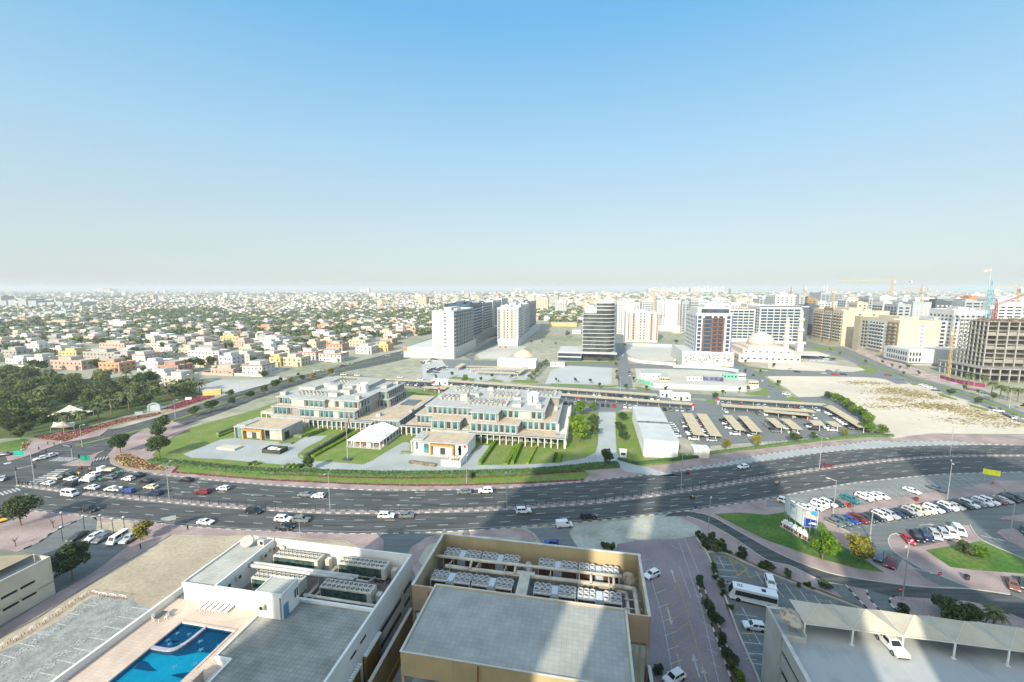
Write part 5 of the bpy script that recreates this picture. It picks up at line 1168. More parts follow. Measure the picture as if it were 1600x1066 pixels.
dup(lp0,P('H',1105,557),.9,'tall lamp post at the head of the long parking row',LPG,scale=1.0)
dup(lp0,P('N',838,475),.6,'tall lamp post beside the no entry sign at the slip road junction',LPG,scale=1.05)
lp1=lamp_post(9.5,1); tag(lp1,'slim lamp post on the slip road pavement near the shaded lawn','street lamp'); lp1.location=P('G',1210,762); lp1.rotation_euler.z=1.0
for r,x,y,a,l,s in (('H',402,640,2.6,'slim lamp post above the white cars of the upper row',1.1),('H',628,800,2,'slim lamp post at the left side of the curved parking lane',1.2),('H',1490,795,2,'slim lamp post on the traffic island at the right edge',1.1),('F',1300,458,1.5,'slim lamp post in the flower border before the white annex',1),('F',272,783,1.5,'slim lamp post at the roadside behind the white building',.6),('A',1082,880,0,'slim lamp post by the arched park gate',1),('A',508,1058,0,'slim lamp post at the lower end of the red flower bed',1),('A',1482,740,0,'slim lamp post beside the grey empty plot',.9),('C',668,710,1.5,'slim lamp post at the corner of the straight street',.9),('D',1487,940,1.5,'slim lamp post between the palms and the boulevard',1.1),('D',1140,720,1.5,'slim lamp post near the yellow crane mast',.6),('C',278,705,1.5,'slim lamp post at the edge of the empty grey lot',.8)):
    dup(lp1,P(r,x,y),a,l,None,scale=s)
def globe_lamp(r_,x,y,l):
    r=empty('bollard_lamp',P(r_,x,y),0,l,'street lamp','short dark lamps around the small parking bay'); m=MB(); m.tube((0,0,0),(0,0,3.9),.09,.07); m.build('pole',DMET,r); m=MB(); m.lathe([(.05,3.85),(.28,4.0),(.32,4.2),(.1,4.35),(.01,4.37)],12); m.build('lamp_shade',LAMP,r,smooth=True)
for x,y,l in ((388,560,'short dark lamp on the left brick pavement above the kerb'),(522,580,'short dark lamp at the tip of the striped kerb'),(388,655,'short dark lamp halfway down the striped kerb'),(628,578,'short dark lamp behind the white saloon in the bay'),(700,600,'short dark lamp above the white minibus'),(770,590,'short dark lamp left of the small green tree')): globe_lamp('E',x,y,l)
def beam(r_, pts, l, name='traffic_signal'):
    pass
def signal(x,y,r_,side,l,h=6,arm=5.5):
    r=empty('traffic_signal',P(r_,x,y),0,l,'traffic light'); m=MB(); m.tube((0,0,0),(0,0,h),.12,.09); m.build('pole',METL,r); m=MB(); m.bar((0,0,h),(side[0]*arm,side[1]*arm,h+.5),.12); m.build('arm',METL,r)
    for t in (.98,.02): m=MB(); px_,py_=side[0]*arm*t,side[1]*arm*t; m.box(px_-.18,px_+.18,py_-.18,py_+.18,h-.6,h+.7,0); m.build('signal_head',DMET,r)
signal(198,500,'f',(.8,.4),'traffic light pole with a long arm left of the waiting people'); signal(828,225,'f',(-.9,.2),'traffic light with a long arm by the triangular island'); signal(905,285,'f',(0,.2),'short traffic light post at the tip of the triangular island',h=4,arm=1)
def sign(r_,x,y,w,h,z,m_,l,ang=0,legs=(-.35,.35),cat='sign',words=None,tcol=None,ts=.5,name='road_sign',group=None):
    r=empty(name,P(r_,x,y),ang,l,cat,group); m=MB(); m.box(-w/2,w/2,-.05,.05,z,z+h); pn=m.build('panel',m_,r)
    for q in legs: m=MB(); m.tube((q*w,.08,0),(q*w,.08,z+h*.8),.05); m.build('leg',METL,r)
    if words: text(pn,words,(0,-.06,z+h*.5),ts,tcol or WHT)
    return r
def text(parent,s,loc,size,m_,rot=(math.pi/2,0,0)):
    cu_=bpy.data.curves.new('t','FONT'); cu_.body=s; cu_.size=size; cu_.extrude=.01; cu_.align_x='CENTER'; cu_.align_y='CENTER'
    ob=bpy.data.objects.new('t',cu_); COL.objects.link(ob); dg=bpy.context.evaluated_depsgraph_get(); me=bpy.data.meshes.new_from_object(ob.evaluated_get(dg)); bpy.data.objects.remove(ob)
    me.materials.clear(); me.materials.append(m_); q=put('lettering',me,parent,loc); q.rotation_euler=rot; return q
SG=mat('sign_green',(.0,.30,.22),.5); SGD=mat('sign_dark_green',(.0,.22,.14),.5); SRED=mat('sign_red',(.55,.02,.02),.5); SYEL=mat('sign_yellow',(.75,.75,.02),.5); SBLU=mat('sign_blue',(.02,.06,.3),.5)
sign('f',222,200,3.6,1.9,1.6,SG,'bright green direction sign on the median west of the crossing')
sign('f',975,262,3.6,1.9,1.6,SGD,'dark green direction sign on the triangular island')
sign('g',618,1000,3.4,1.3,2.6,mat('sign_back',(.30,.34,.33),.6),'grey back of a wide sign on two legs by the pavement',ang=.5)
sign('A',860,890,3.4,1.8,2.4,mat('sign_back',(1,1,1)),'grey signboard in the red flower bed left of the park gate',ang=.4)
sign('A',1165,792,3.0,1.4,2.4,WHT,'white signboard in the red flower bed right of the park gate',ang=.4)
sign('e',1215,110,4.2,1.9,3.0,SYEL,'bright yellow sign panel at the far end of the upper parking',ang=-.6)
def round_sign(r_,x,y,c,l,z=2.3,rad=.45,ang=0,bar=False):
    r=empty('round_sign',P(r_,x,y),ang,l,'sign'); m=MB(); m.tube((0,.06,0),(0,.06,z+rad),.05); m.build('pole',METL,r); m=MB(T=Matrix.Translation((0,0,z+rad))@Matrix.Rotation(math.pi/2,4,'X')); m.lathe([(.01,.03),(rad,.03),(rad,-.03),(.01,-.03)],20,0); 
    pn=m.build('panel',c,r)
    if bar: m=MB(); m.box(-rad*.7,rad*.7,-.05,-.035,z+rad-.08,z+rad+.08); m.build('white_bar',WHT,pn)
round_sign('N',1065,375,SRED,'round red no entry sign left of the waste bin pavement',bar=True); round_sign('N',820,475,SRED,'round red no entry sign next to the lamp at the junction',bar=True)
round_sign('d',225,420,mat('sign_orange',(.7,.2,.05),.5),'round orange and blue sign at the parking entrance'); round_sign('d',1030,435,SRED,'red parking sign between the two car rows'); round_sign('e',1232,195,SRED,'red parking sign below the yellow panel'); round_sign('G',1132,632,SBLU,'small blue round sign at the nose of the slip road',z=1)
for r_,x,y,l in (('T3',852,305,'red topped banner post at the corner of the striped canopies'),('T3',1035,262,'red topped banner post at the entrance lane right side'),('T3',12,255,'red topped banner post beside the stepped office block'),('T2',305,178,'red topped banner post behind the long office roof'),('T2',272,122,'red topped banner post beside the gate cabin')):
    r=empty('banner_post',P(r_,x,y),0,l,'banner'); m=MB(); m.tube((0,0,0),(0,0,5),.06); m.build('pole',METL,r); m=MB(); m.box(.06,1.0,-.04,.04,1.2,3.6); m.build('banner',mat('banner_violet',(.35,.35,.55)),r); m=MB(); m.box(-.1,1.3,-.06,.06,3.6,5.0); m.build('top_panel',SRED,r)
for r_,x,y,l in (('d',1062,385,'red waste bin beside the person in the parking'),('e',375,315,'dark red waste bin on the pink walkway'),('N',1240,345,'black waste bin on the brick pavement by the right lawn')):
    r=empty('waste_bin',P(r_,x,y)+Vector((0,0,.05)),0,l,'bin'); m=MB(); m.box(-.4,.4,-.35,.35,.1,1.1); m.build('bin',DMET if 'black' in l else mat('bin_red',(.25,.03,.02)),r); m=MB(); m.box(-.45,.45,-.4,.4,1.1,1.2); m.build('lid',TRIM,r)
# billboard: two faces meeting at a corner, on trestles with striped barriers
p=P('d',455,640)
bb=empty('billboard',(p.x,p.y,0),0,'large two sided white and blue billboard on a trestle base in the lawn','billboard')
q0=P('d',370,560,0); q1=P('d',540,690,0); q2=P('d',690,700,0); q3=P('d',720,600,0)
o0=Vector((p.x,p.y,0)); L0=lambda v: Vector((v.x-o0.x,v.y-o0.y,0))
WB=mat('board_white',(.60,.64,.64),.6,.03,1); BB=mat('board_blue',(.01,.04,.30),.5); SB=mat('board_sky',(.03,.30,.55),.5); TN=mat('board_sand',(.55,.48,.38),.6,.2,2)
def board(a,b,z0,z1,m_,n,th=.15):
    m=MB(); d_=(b-a).normalized(); s=Vector((-d_.y,d_.x,0))*th
    m.prism([(a.x,a.y),(b.x,b.y),(b.x+s.x,b.y+s.y),(a.x+s.x,a.y+s.y)],z0,z1); return m.build(n,m_,bb)
A_=L0(q0); B_=L0(q1); C_=L0(q2)
board(A_,B_,2.4,7.0,WB,'white_panel'); a2=B_+Vector((.05,0,0)); pb_=board(a2,C_,2.4,7.0,BB,'blue_panel')
d_=(C_-B_).normalized(); nrm=Vector((d_.y,-d_.x,0))*.03
m=MB(); 
def bp_(u,z): v=a2.lerp(C_,u)+nrm; return (v.x,v.y,z)
m.add([bp_(0.02,5.0),bp_(.98,4.2),bp_(.98,6.9),bp_(0.02,6.9)],[(0,1,2,3)]); m.build('picture',TN,pb_)
m=MB(); nrm=nrm*1.6; m.add([bp_(0.45,6.0),bp_(.98,5.4),bp_(.98,6.85),bp_(0.45,6.85)],[(0,1,2,3)]); m.build('sky_picture',SB,pb_)
m=MB(); 
for i in range(6):
    u0=.35+.1*i; u1=u0+.1; m.add([bp_(u0,3.1+.12*math.sin(i)),bp_(u1,3.1+.12*math.sin(i+1)),bp_(u1,3.35+.3*math.sin(.5*i+.5)),bp_(u0,3.3+.3*math.sin(.5*i))],[(0,1,2,3)])
m.build('logo',WHT,pb_)
d_=(B_-A_).normalized(); nn=Vector((d_.y,-d_.x,0))*.03
m=MB()
for u0,u1,z,h,mi in ((.12,.42,6.0,.35,0),(.12,.36,5.6,.2,0),(.12,.22,4.9,.3,1),(.12,.7,4.3,.1,2),(.12,.66,4.1,.1,2),(.12,.7,3.9,.1,2)):
    a=A_.lerp(B_,u0)+nn; b=A_.lerp(B_,u1)+nn; m.add([(a.x,a.y,z),(b.x,b.y,z),(b.x,b.y,z+h),(a.x,a.y,z+h)],[(0,1,2,3)],mi)
m.build('lettering',[mat('ink_blue',(.03,.15,.4)),mat('ink_green',(.2,.35,.08)),mat('ink_pale',(.4,.48,.5))],bb)
m=MB(); A2=A_+Vector((1.0,3.5,0)); C2=C_+Vector((1.2,2.6,0))
for a,b in ((A_,B_),(B_,C_),(C_,C2),(C2,A2),(A2,A_)):
    for t in (.1,.5,.9): v=a.lerp(b,t); m.bar((v.x,v.y,0),(v.x,v.y,6.9),.12)
    m.bar((a.x,a.y,2.3),(b.x,b.y,2.3),.12); m.bar((a.x,a.y,6.95),(b.x,b.y,6.95),.12)
m.build('frame',METL,bb); board(A2,A_+Vector((0,.3,0)),2.4,7.0,WB,'side_panel'); board(C2+Vector((0,0,0)),C_+Vector((.1,.2,0)),2.4,6.9,WB,'side_panel')
m=MB(); m.box(0,1,0,1,0,1)
BR=[mat('barrier_white',(.7,.68,.66)),mat('barrier_red',(.35,.03,.04))]
m=MB(); m.prism([(-.75,-.3),(.75,-.3),(.75,.3),(-.75,.3)],0,.25,0); m.prism([(-.75,-.15),(-.25,-.15),(-.25,.15),(-.75,.15)],.25,.95,1); m.prism([(-.25,-.15),(.25,-.15),(.25,.15),(-.25,.15)],.25,.95,0); m.prism([(.25,-.15),(.75,-.15),(.75,.15),(.25,.15)],.25,.95,1); bar_me=m.mesh('traffic_barrier',BR)
a_=P('d',318,615); b_=P('d',590,770)
for i in range(10):
    o=put('traffic_barrier',bar_me,None,a_.lerp(b_,i/9)+Vector((0,0,.05)),math.atan2((b_-a_).y,(b_-a_).x)); tag(o,'red and white plastic barrier below the billboard, %s from the left'%ords[i],'barrier','plastic barriers below the billboard')
m=MB(); m.box(-.9,.9,-.6,.6,0,.9); m.box(-.5,.5,-.4,.4,.9,1.5); blk=m.mesh('ballast_block',WHT)
for i in range(5):
    v=a_.lerp(b_,(i+.5)/5)+Vector((1.2,1.9,.05)); o=put('ballast_block',blk,None,v,.3*i); tag(o,'white concrete ballast block under the billboard, %s from the left'%ords[i],'block','ballast blocks under the billboard')
# hoops around the paved lot
def hoop(p,ang,l='white and red hoop rail in the row at the edge of the paved lot'):
    m=MB(); n=8; pts=[Vector((math.cos(math.pi*i/n)*.75,0,math.sin(math.pi*i/n)*.75+.3)) for i in range(n+1)]; pts=[Vector((.75,0,0))]+pts+[Vector((-.75,0,0))]
    for i in range(len(pts)-1): m.tube(pts[i],pts[i+1],.05,n=6,mi=1 if i<2 or i>n-1 else 0)
    return m.mesh('hoop_rail',[WHT,mat('rust_red',(.28,.05,.03))])
hm=hoop(None,0)
for i,(x,y) in enumerate(((832,505),(765,497),(702,488),(650,478),(580,485),(500,530),(412,590),(325,650),(232,708),(130,772),(35,822))):
    for k in (-1,1):
        dv=(P('I',x+18,y+(4 if i<4 else -14))-P('I',x,y)); o=put('hoop_rail',hm,None,P('I',x,y)+dv*(.55*k),math.atan2(dv.y,dv.x)); tag(o,'white and red hoop rail by the paved lot, %s counting from the pool side'%ords[2*i+(k>0)],'rail','hoop rails around the paved lot')
# median fence
fc=empty('median_fence',MED[0].copy(),0,'long dark metal fence standing along the main road median','fence'); o0=MED[0]
m=MB(); m.tube((0,0,.15),(0,0,1.9),.09,n=6); m.box(-.1,.1,-.1,.1,.17,.25); post=m.mesh('post',DMET)
Lm=length(MED); pts=resample(MED,n=int(Lm/3.2)); many(fc,'post',post,[(p.x-o0.x,p.y-o0.y,0,0,1,1) for p in pts])
m=MB()
for a,b in zip(pts,pts[1:]):
    for z in (.45,.8,1.15,1.5): m.bar((a.x-o0.x,a.y-o0.y,z),(b.x-o0.x,b.y-o0.y,z),.05)
m.build('rail',DMET,fc)
def fence(name,line,h,step,l,mt,rails=(.3,1.0,1.6),solid=None,r=.05,mesh=False):
    o0=line[0]; f=empty(name,o0,0,l,'fence'); pts=resample(line,step=step); m=MB(); m.tube((0,0,0),(0,0,h),r,n=6); many(f,'post',m.mesh('post',mt),[(p.x-o0.x,p.y-o0.y,0,0,1,1) for p in pts])
    m=MB()
    for a,b in zip(pts,pts[1:]):
        if solid: m.bar((a.x-o0.x,a.y-o0.y,h/2),(b.x-o0.x,b.y-o0.y,h/2),.06,h*.94)
        else:
            for z in rails: m.bar((a.x-o0.x,a.y-o0.y,z),(b.x-o0.x,b.y-o0.y,z),.05)
    m.build('panel' if solid else 'rail',solid or mt,f); return f
fence('park_fence',smooth(GW(Z('A',(210,998),(500,950),(700,905),(900,850),(1000,812),(1130,770),(1280,735))),2),2.2,2.6,'green metal fence between the park trees and the red flowers',mat('fence_green',(.12,.19,.16)),(.3,.9,1.5,2.0))
fence('perimeter_fence',smooth(GW(Z('H',(0,222),(200,200),(400,182),(600,168),(770,172))+[]),2)[:],1.8,2.2,'low dark fence in front of the car park hedge',DMET,(.3,.9,1.6))
fence('site_hoarding',smooth(GW(Z('C',(870,688),(1000,695),(1150,702),(1300,707),(1440,712),(1520,695))),2),2.6,4,'white hoarding panels along the near side of the building site',WHT,solid=WHT)
fence('site_hoarding',smooth(GW(Z('V6',(-60,832),(150,840),(350,850),(560,868),(680,890))),2),2.6,4,'pale blue hoarding on the far side of the lower building site',WHT,solid=mat('hoarding_blue',(.42,.55,.58)))
fence('site_hoarding',smooth(GW(Z('V5',(870,582),(1100,588),(1400,598))),2),2.6,4,'pale hoarding behind the cars of the upper building site',WHT,solid=mat('hoarding_pale',(.55,.62,.6)))
fence('site_hoarding',smooth(GW(Z('V5',(880,740),(1000,775),(1200,795),(1420,812))),2),2.4,4,'white hoarding in front of the upper building site',WHT,solid=WHT)
fence('site_hoarding',smooth(GW(Z('D',(1060,755),(1180,788),(1340,812))),2),2.8,5,'maroon and white boards in front of the concrete frame tower',WHT,solid=mat('board_maroon',(.22,.04,.09)))
fence('site_netting',smooth(GW(Z('C',(780,655),(870,688))),2),2.2,3,'short green net fence at the corner of the building site',WHT,solid=mat('net_green',(.10,.42,.28)))
# ------------------------------------------------------------------ trees and plants
def leafm(n,c1,c2): return mat(n,c1,.9,.2,.9,col2=c2,rnd=.18,spec=.15)
LEAF=dict(green=leafm('leaf_green',(.075,.12,.03),(.04,.075,.02)),dark=leafm('leaf_dark',(.07,.10,.04),(.035,.06,.022)),lime=leafm('leaf_lime',(.14,.22,.02),(.06,.13,.015)),olive=leafm('leaf_olive',(.23,.20,.035),(.12,.12,.02)),grey=leafm('leaf_grey_green',(.14,.17,.09),(.085,.11,.055)),park=leafm('leaf_park',(.16,.195,.07),(.065,.095,.03)))
BARK=mat('bark',(.17,.12,.075),.9,.15,2)
def leaf(mb,c,s,rr,mi=0):
    n=Vector((rr.gauss(0,1),rr.gauss(0,1),rr.gauss(0,1)+.4)).normalized(); u=n.orthogonal().normalized(); v=n.cross(u); a=rr.uniform(0,6.28)
    U=(u*math.cos(a)+v*math.sin(a))*s; V=(v*math.cos(a)-u*math.sin(a))*s*.6
    mb.add([c-U,c-V*.9,c+U,c+V],[(0,1,2,3)],mi)
def crown(seed,R_,h0,H,n,s,lumps,flat=1.0):
    rr=random.Random(seed); mb=MB(); cs=[]
    for i in range(lumps):
        a=rr.uniform(0,6.28); t=rr.random()**.5; z=rr.uniform(-1,1); q=math.sqrt(max(0,1-z*z*.85))
        cs.append((Vector((math.cos(a)*R_*.72*t*q,math.sin(a)*R_*.72*t*q,h0+(H-h0)*(.5+.36*z*flat))),R_*rr.uniform(.28,.46)))
    for i in range(n):
        c,r=cs[i%lumps]; d_=Vector((rr.gauss(0,1),rr.gauss(0,1),rr.gauss(0,1))).normalized(); p=c+Vector((d_.x,d_.y,d_.z*.75))*r*rr.uniform(.6,1.05); leaf(mb,p,s*rr.uniform(.6,1.3),rr,0 if rr.random()<.6 else 1)
    return mb,cs
def tree_proto(nm,kind,seed,R_,h0,H,n,s,lumps,lean=0):
    r=empty(nm,(0,0,0)); mb,cs=crown(seed,R_,h0,H,n,s,lumps); mb.build('crown',[LEAF[kind],LEAF['dark'] if kind=='green' else LEAF[kind]],r)
    m=MB(); f=Vector((lean,0,h0*.9)); m.tube((0,0,0),f,.045*H*.55,.03*H*.55,7)
    for c,q in cs[:7]: m.tube(f*.95,c,.02*H*.5,.006*H,5)
    m.build('trunk',BARK,r); return reg(r)
TP={}
def T(kind,size):
    k=(kind,size)
    if k not in TP:
        sd=len(TP)*7+3
        spec=dict(big=(4.2,2.6,8.2,4200,.30,22),mid=(3.2,2.0,6.3,1500,.36,14),small=(1.3,1.1,3.4,420,.24,6),bush=(1.4,.1,2.1,900,.19,9),park=(5.0,1.6,7.5,1500,.52,16))[size]
        TP[k]=[tree_proto('tree',kind,sd+i,*spec) for i in range(3 if size in('mid','park') else 2)]; TP[k+('used',)]=set(); TP[k+('n',)]=0
    return TP[k]
def tree(kind,size,loc,l,g=None,s=1.0,nm=None,cat='tree',cr=random.Random(3)):
    L_=T(kind,size); k=(kind,size); i=TP[k+('n',)]%len(L_); TP[k+('n',)]+=1; p=L_[i]
    a=cr.uniform(0,6.28)
    if i not in TP[k+('used',)]:
        TP[k+('used',)].add(i); o=p; TREE[('t',k,i)]=list(p.children); o.location=loc; o.rotation_euler=(0,0,a)
    else:
        o=p.copy(); COL.objects.link(o); o.location=loc; o.rotation_euler=(0,0,a)
        if 'group' in o.keys(): del o['group']
        for c in TREE[('t',k,i)]: q=c.copy(); COL.objects.link(q); q.parent=o
    o.scale=(s,s,s*cr.uniform(.92,1.08)); o['label']=l; o['category']=cat; o.name=nm or ('shrub' if size=='bush' else 'tree')
    if g: o['group']=g
    return o
Tp=lambda kd,sz,r,x,y,l,g=None,s=1.0,cat='tree',z=0.05: tree(kd,sz,P(r,x,y)+Vector((0,0,z)),l,g,s,cat=cat)
Tp('dark','big','E',130,560,'large dark spreading tree at the left edge above the brick pavement',s=1.05)
Tp('dark','big','E',450,895,'dark spreading tree beside the corner of the cream parking block',s=1.0)
Tp('olive','mid','E',880,650,'small olive green tree at the corner of the small parking bay',s=.85)
Tp('dark','mid','A',1185,765,'bushy dark tree just inside the park fence near the gate') if False else None
Tp('lime','mid','d',760,985,'bright green tree on the lawn in front of the billboard',s=1.15)
Tp('olive','mid','d',1170,1010,'yellow green tree on the shaded lawn beside the parked blue grey SUV',s=1.15)
Tp('dark','bush','e',930,930,'dark low tree on the left side of the right hand lawn',s=1.6); Tp('lime','bush','e',1110,960,'bright low tree on the right side of the right hand lawn',s=1.5)
Tp('dark','mid','N',1140,640,'dark green tree behind the fabric canopies',s=1.0); Tp('green','mid','N',1280,650,'lower green tree right of the dark one behind the canopies',s=.75); Tp('dark','mid','N',1080,560,'narrow dark tree left of the others behind the canopies',s=.65)
Tp('dark','bush','N',840,570,'small shrub on the brick corner beside the junction',s=1.3)
Tp('green','big','E',745,112,'dense green tree on the brick pavement beside the slip lane',s=.95); Tp('green','big','E',985,135,'dense green tree at the left tip of the compound hedge',s=1.1); Tp('green','mid','A',1010,960,'green tree on the slope between street and compound lawn',s=1.2); Tp('green','mid','A',975,1010,'lower green tree on the slope beside the street',s=1.0)
Tp('green','mid','F',335,375,'small green tree on the grass edge below the flagpole paving',s=.8); Tp('dark','mid','G',580,350,'round dark tree at the end of the compound driveway',s=1.0); Tp('dark','bush','F',1330,425,'small dark round bush standing in the flower border')
SG_='street trees along the side street'
for i,(r,x,y,s) in enumerate((('A',1425,755,.7),('A',1545,765,.75),('A',1435,805,.7),('A',1310,845,.95),('A',1200,870,.75),('B',50,735,.8),('B',125,705,.85),('B',215,680,.7),('B',285,655,.6),('B',350,645,.7),('B',462,622,.8),('B',155,660,.5),('B',262,625,.4))):
    Tp('olive' if i in(7,9,10) else 'green','mid',r,x,y,'%s tree beside the side street, %s in its row from the park gate'%('yellow green' if i in(7,9,10) else 'dark green',ords[i]),SG_,s*1.2)
for i,(r,x,y,kd,s) in enumerate((('T2',1340,520,'lime',1.1),('T2',1320,440,'lime',1.0),('T2',1345,330,'lime',.95),('T2',1440,300,'lime',.6),('T2',1445,400,'green',.7),('T2',1450,480,'green',.7),('T3',340,370,'green',.6),('T3',320,450,'green',.65),('T3',350,520,'green',.7))):
    Tp(kd,'mid',r,x,y,('bright green' if kd=='lime' else 'dark green')+' tree %s, tree %d'%('between the stepped offices and the driveway' if i<6 else 'on the lawn left of the long shed',i+1 if i<6 else i-5),'trees on the compound lawn',s*1.35)
for r,x,y,kd,s,l in (('T3',1100,585,'olive',.7,'small yellow green tree at the car park edge near the white gate hut'),('T3',1320,560,'olive',.8,'olive tree at the car park edge below the second pair of canopies'),('H',165,215,'green',.9,'round green tree at the car park edge above the tall lamp'),('H',285,185,'green',.6,'pale thin tree at the car park edge'),('H',470,170,'olive',.6,'low yellow tree at the car park edge'),('V4',480,1010,'lime',1.0,'bright green tree beside the gate cabin on the boundary street'),('C',1250,768,'green',.7,'green tree at the corner of the entrance lane'),('V5',190,490,'grey',1.3,'big grey green tree on the plot left of the round glass tower'),('V5',1425,560,'green',.8,'green tree beside the patterned white podium')):
    Tp(kd,'mid',r,x,y,l,None,s)
row=[P('D',370,890),P('D',430,905),P('D',480,940),P('D',520,970),P('D',570,1000),P('D',620,1030),P('H',600,140),P('H',650,160),P('H',700,165)]
ln=resample(smooth([(p.x,p.y) for p in row],2),n=18)
for i,p in enumerate(ln): tree('lime' if i%3 else 'green','mid',p+Vector((0,0,.05)),'bushy tree in the dense green row between the car park and the sandy plot','dense tree row beside the sandy plot',.85)
ln=resample([P('V4',1230,980),P('V4',1400,800)],n=7)
for i,p in enumerate(ln): tree('grey','mid',p+Vector((0,0,.05)),'grey green tree in the dense clump right of the long white warehouse','trees beside the warehouse',.8)
bl='small clipped ball tree on the street verge'
for r,x,y in [('V5',a,b) for a,b in ((75,1010),(280,1010),(455,1020),(745,825),(750,915),(755,985),(945,1000),(535,765),(195,750),(705,700),(820,500),(845,600))]+[('V6',a,b) for a,b in ((1085,835),(760,905),(1140,1040),(640,735),(705,755),(765,790),(940,915))]+[('V4',a,b) for a,b in ((340,945),(665,1005),(795,960),(1010,975),(150,975),(70,925),(1240,560),(1360,560),(1515,580))]+[('C',a,b) for a,b in ((540,702),(705,712),(830,720),(950,725),(1305,745),(1455,722),(1400,730))]+[('D',a,b) for a,b in ((600,668),(705,672),(760,695),(810,705),(925,742),(385,592),(445,618),(835,742),(1210,838),(1300,862),(1385,885),(1570,950),(865,700),(65,800),(35,690))]:
    Tp('green','small',r,x,y,bl,'ball trees on the street verges',1.25)
Tp('green','mid','D',1130,865,'larger green tree in the boulevard median nearest the construction frame',s=.75); Tp('green','mid','D',1290,920,'larger green tree in the boulevard median at the right',s=.8); Tp('green','small','D',1385,900,'green tree in the boulevard median right of the larger one',s=1.7)
# shrubs of the brick yard and bus yard
for i,(x,y,s) in enumerate(((410,410,1.0),(462,560,.9),(478,612,1.0),(512,672,1.1),(555,800,1.0),(600,925,1.1),(640,1000,1.1),(668,1060,.9),(120,1010,.8))):
    Tp('lime' if i in(7,) else 'dark','bush','M',x,y,('bright' if i==7 else 'dark')+' shrub in the kerbed strip through the brick yard, %s from the top'%ords[i] if i<8 else 'green shrub at the foot of the tan ramp wall','shrubs in the kerbed strip' if i<8 else None,s,'shrub')
for i,(x,y,s) in enumerate(((400,90,.9),(440,120,1.1),(490,110,1.1),(540,150,1.1),(450,160,1.1),(520,190,1.0),(570,175,.8),(600,200,.6),(680,225,1.3),(830,300,1.0),(870,310,1.0),(1000,355,.9),(1070,420,.5),(1130,425,.7),(1250,440,1.0),(1170,445,.4),(495,300,.8),(505,330,.6),(545,420,.9),(510,370,.6),(560,480,.6),(610,575,.6))):
    Tp('green' if i%2 else 'dark','bush','M',x,y,'dark leafy shrub in the planting around the coach yard, %s in line'%ords[i],'shrubs around the coach yard',s,'shrub')
for x,y in ((575,860),(610,865)): Tp('green','bush','G',x,y,'shrub showing above the tan parapet beside the brick yard','shrubs above the tan parapet',1,'shrub')
# bare little trees by the left pavement
for x,y,l in ((97,690,'bare little tree by the kerb at the left edge'),(330,575,'bare little tree on the dirt circle of the pavement')):
    r=empty('bare_tree',P('E',x,y),0,l,'tree'); m=MB(); m.tube((0,0,0),(0,0,1.6),.12,.08,6); rr=random.Random(x)
    m.build('trunk',BARK,r); m=MB()
    for i in range(16): a=rr.uniform(0,6.28); q=Vector((math.cos(a)*rr.uniform(.4,1.2),math.sin(a)*rr.uniform(.4,1.2),rr.uniform(2,3.2))); m.tube((0,0,1.5),q,.04,.012,5)
    m.build('branches',BARK,r)
# palms
def palm_proto(seed,h,R_):
    rr=random.Random(seed); r=empty('palm_tree',(0,0,0)); m=MB(); m.tube((0,0,0),(.1,0,h),.22,.17,8); m.build('trunk',BARK,r); m=MB()
    for i in range(46):
        a=rr.uniform(0,6.28); up=rr.uniform(-.25,1.0); L_=R_*rr.uniform(.85,1.1); p=Vector((.1,0,h)); prev=p; seg_=6
        for k in range(1,seg_+1):
            t=k/seg_; q=Vector((.1+math.cos(a)*L_*t*(1-.15*max(up,0)),math.sin(a)*L_*t*(1-.15*max(up,0)),h+up*L_*t*.9-L_*.75*t*t)); w=.42*math.sin(math.pi*min(1,t*.9+.12)); s=Vector((-math.sin(a),math.cos(a),0))*w; dz=Vector((0,0,-w*.55))
            m.add([prev,q,q+s+dz,prev+s+dz],[(0,1,2,3)]); m.add([prev,prev-s+dz,q-s+dz,q],[(0,1,2,3)]); prev=q
    m.build('crown',leafm('leaf_palm',(.12,.14,.06),(.065,.085,.035)),r); return reg(r)
PA_=[palm_proto(1,6.5,3.6),palm_proto(2,5.0,3.4)]; pu=[0,0]; pk_=[list(p.children) for p in PA_]
def palm(r_,x,y,l,g,s=1.0,i=0):
    p=PA_[i]; loc=P(r_,x,y)
    if not pu[i]: o=p; pu[i]=1
    else:
        o=p.copy(); COL.objects.link(o)
        for c in pk_[i]: q=c.copy(); COL.objects.link(q); q.parent=o
    o.location=loc; o.rotation_euler=(0,0,random.uniform(0,6)); o.scale=(s,s,s); tag(o,l,'palm tree',g); return o
for i,(x,y,w_) in enumerate(((312,660,'in front of the pale villa wall, left part of the park'),(130,815,'at the left side of the park, lowest of the left pair'),(262,795,'above the peak of the white park tent, taller'),(408,935,'standing in front of the white park tent'),(800,850,'tall one behind the park fence left of the arched gate'),(690,862,'left neighbour of the tall one by the fence'),(610,900,'between the tent and the park fence'),(505,925,'low one at the right tip of the tent'),(785,665,'at the upper edge of the park below the orange villa'),(680,640,'below the left corner of the orange villa'),(1040,775,'right of the arched gate, lower one'),(1105,745,'second right of the arched gate'),(1180,720,'third right of the arched gate'),(1232,722,'rightmost in the park near the yellow hut'))):
    palm('A',x,y,'date palm '+w_,'palms in the park',1.5 if i in(4,5) else 1.3,i%2)
for i,(x,y,w_) in enumerate(((1235,800,'leftmost'),(1325,805,'second from the left'),(1377,855,'third from the left'),(1430,878,'fourth from the left'),(1477,892,'fifth from the left'),(1538,900,'rightmost'))):
    palm('D',x,y,'%s palm in the row below the construction frame'%w_,'palms by the boulevard',1.15,0)
for x,y,l in ((1405,655,'sprawling low palm behind the fabric canopies'),): palm('N',x,y,l,None,.8,1)
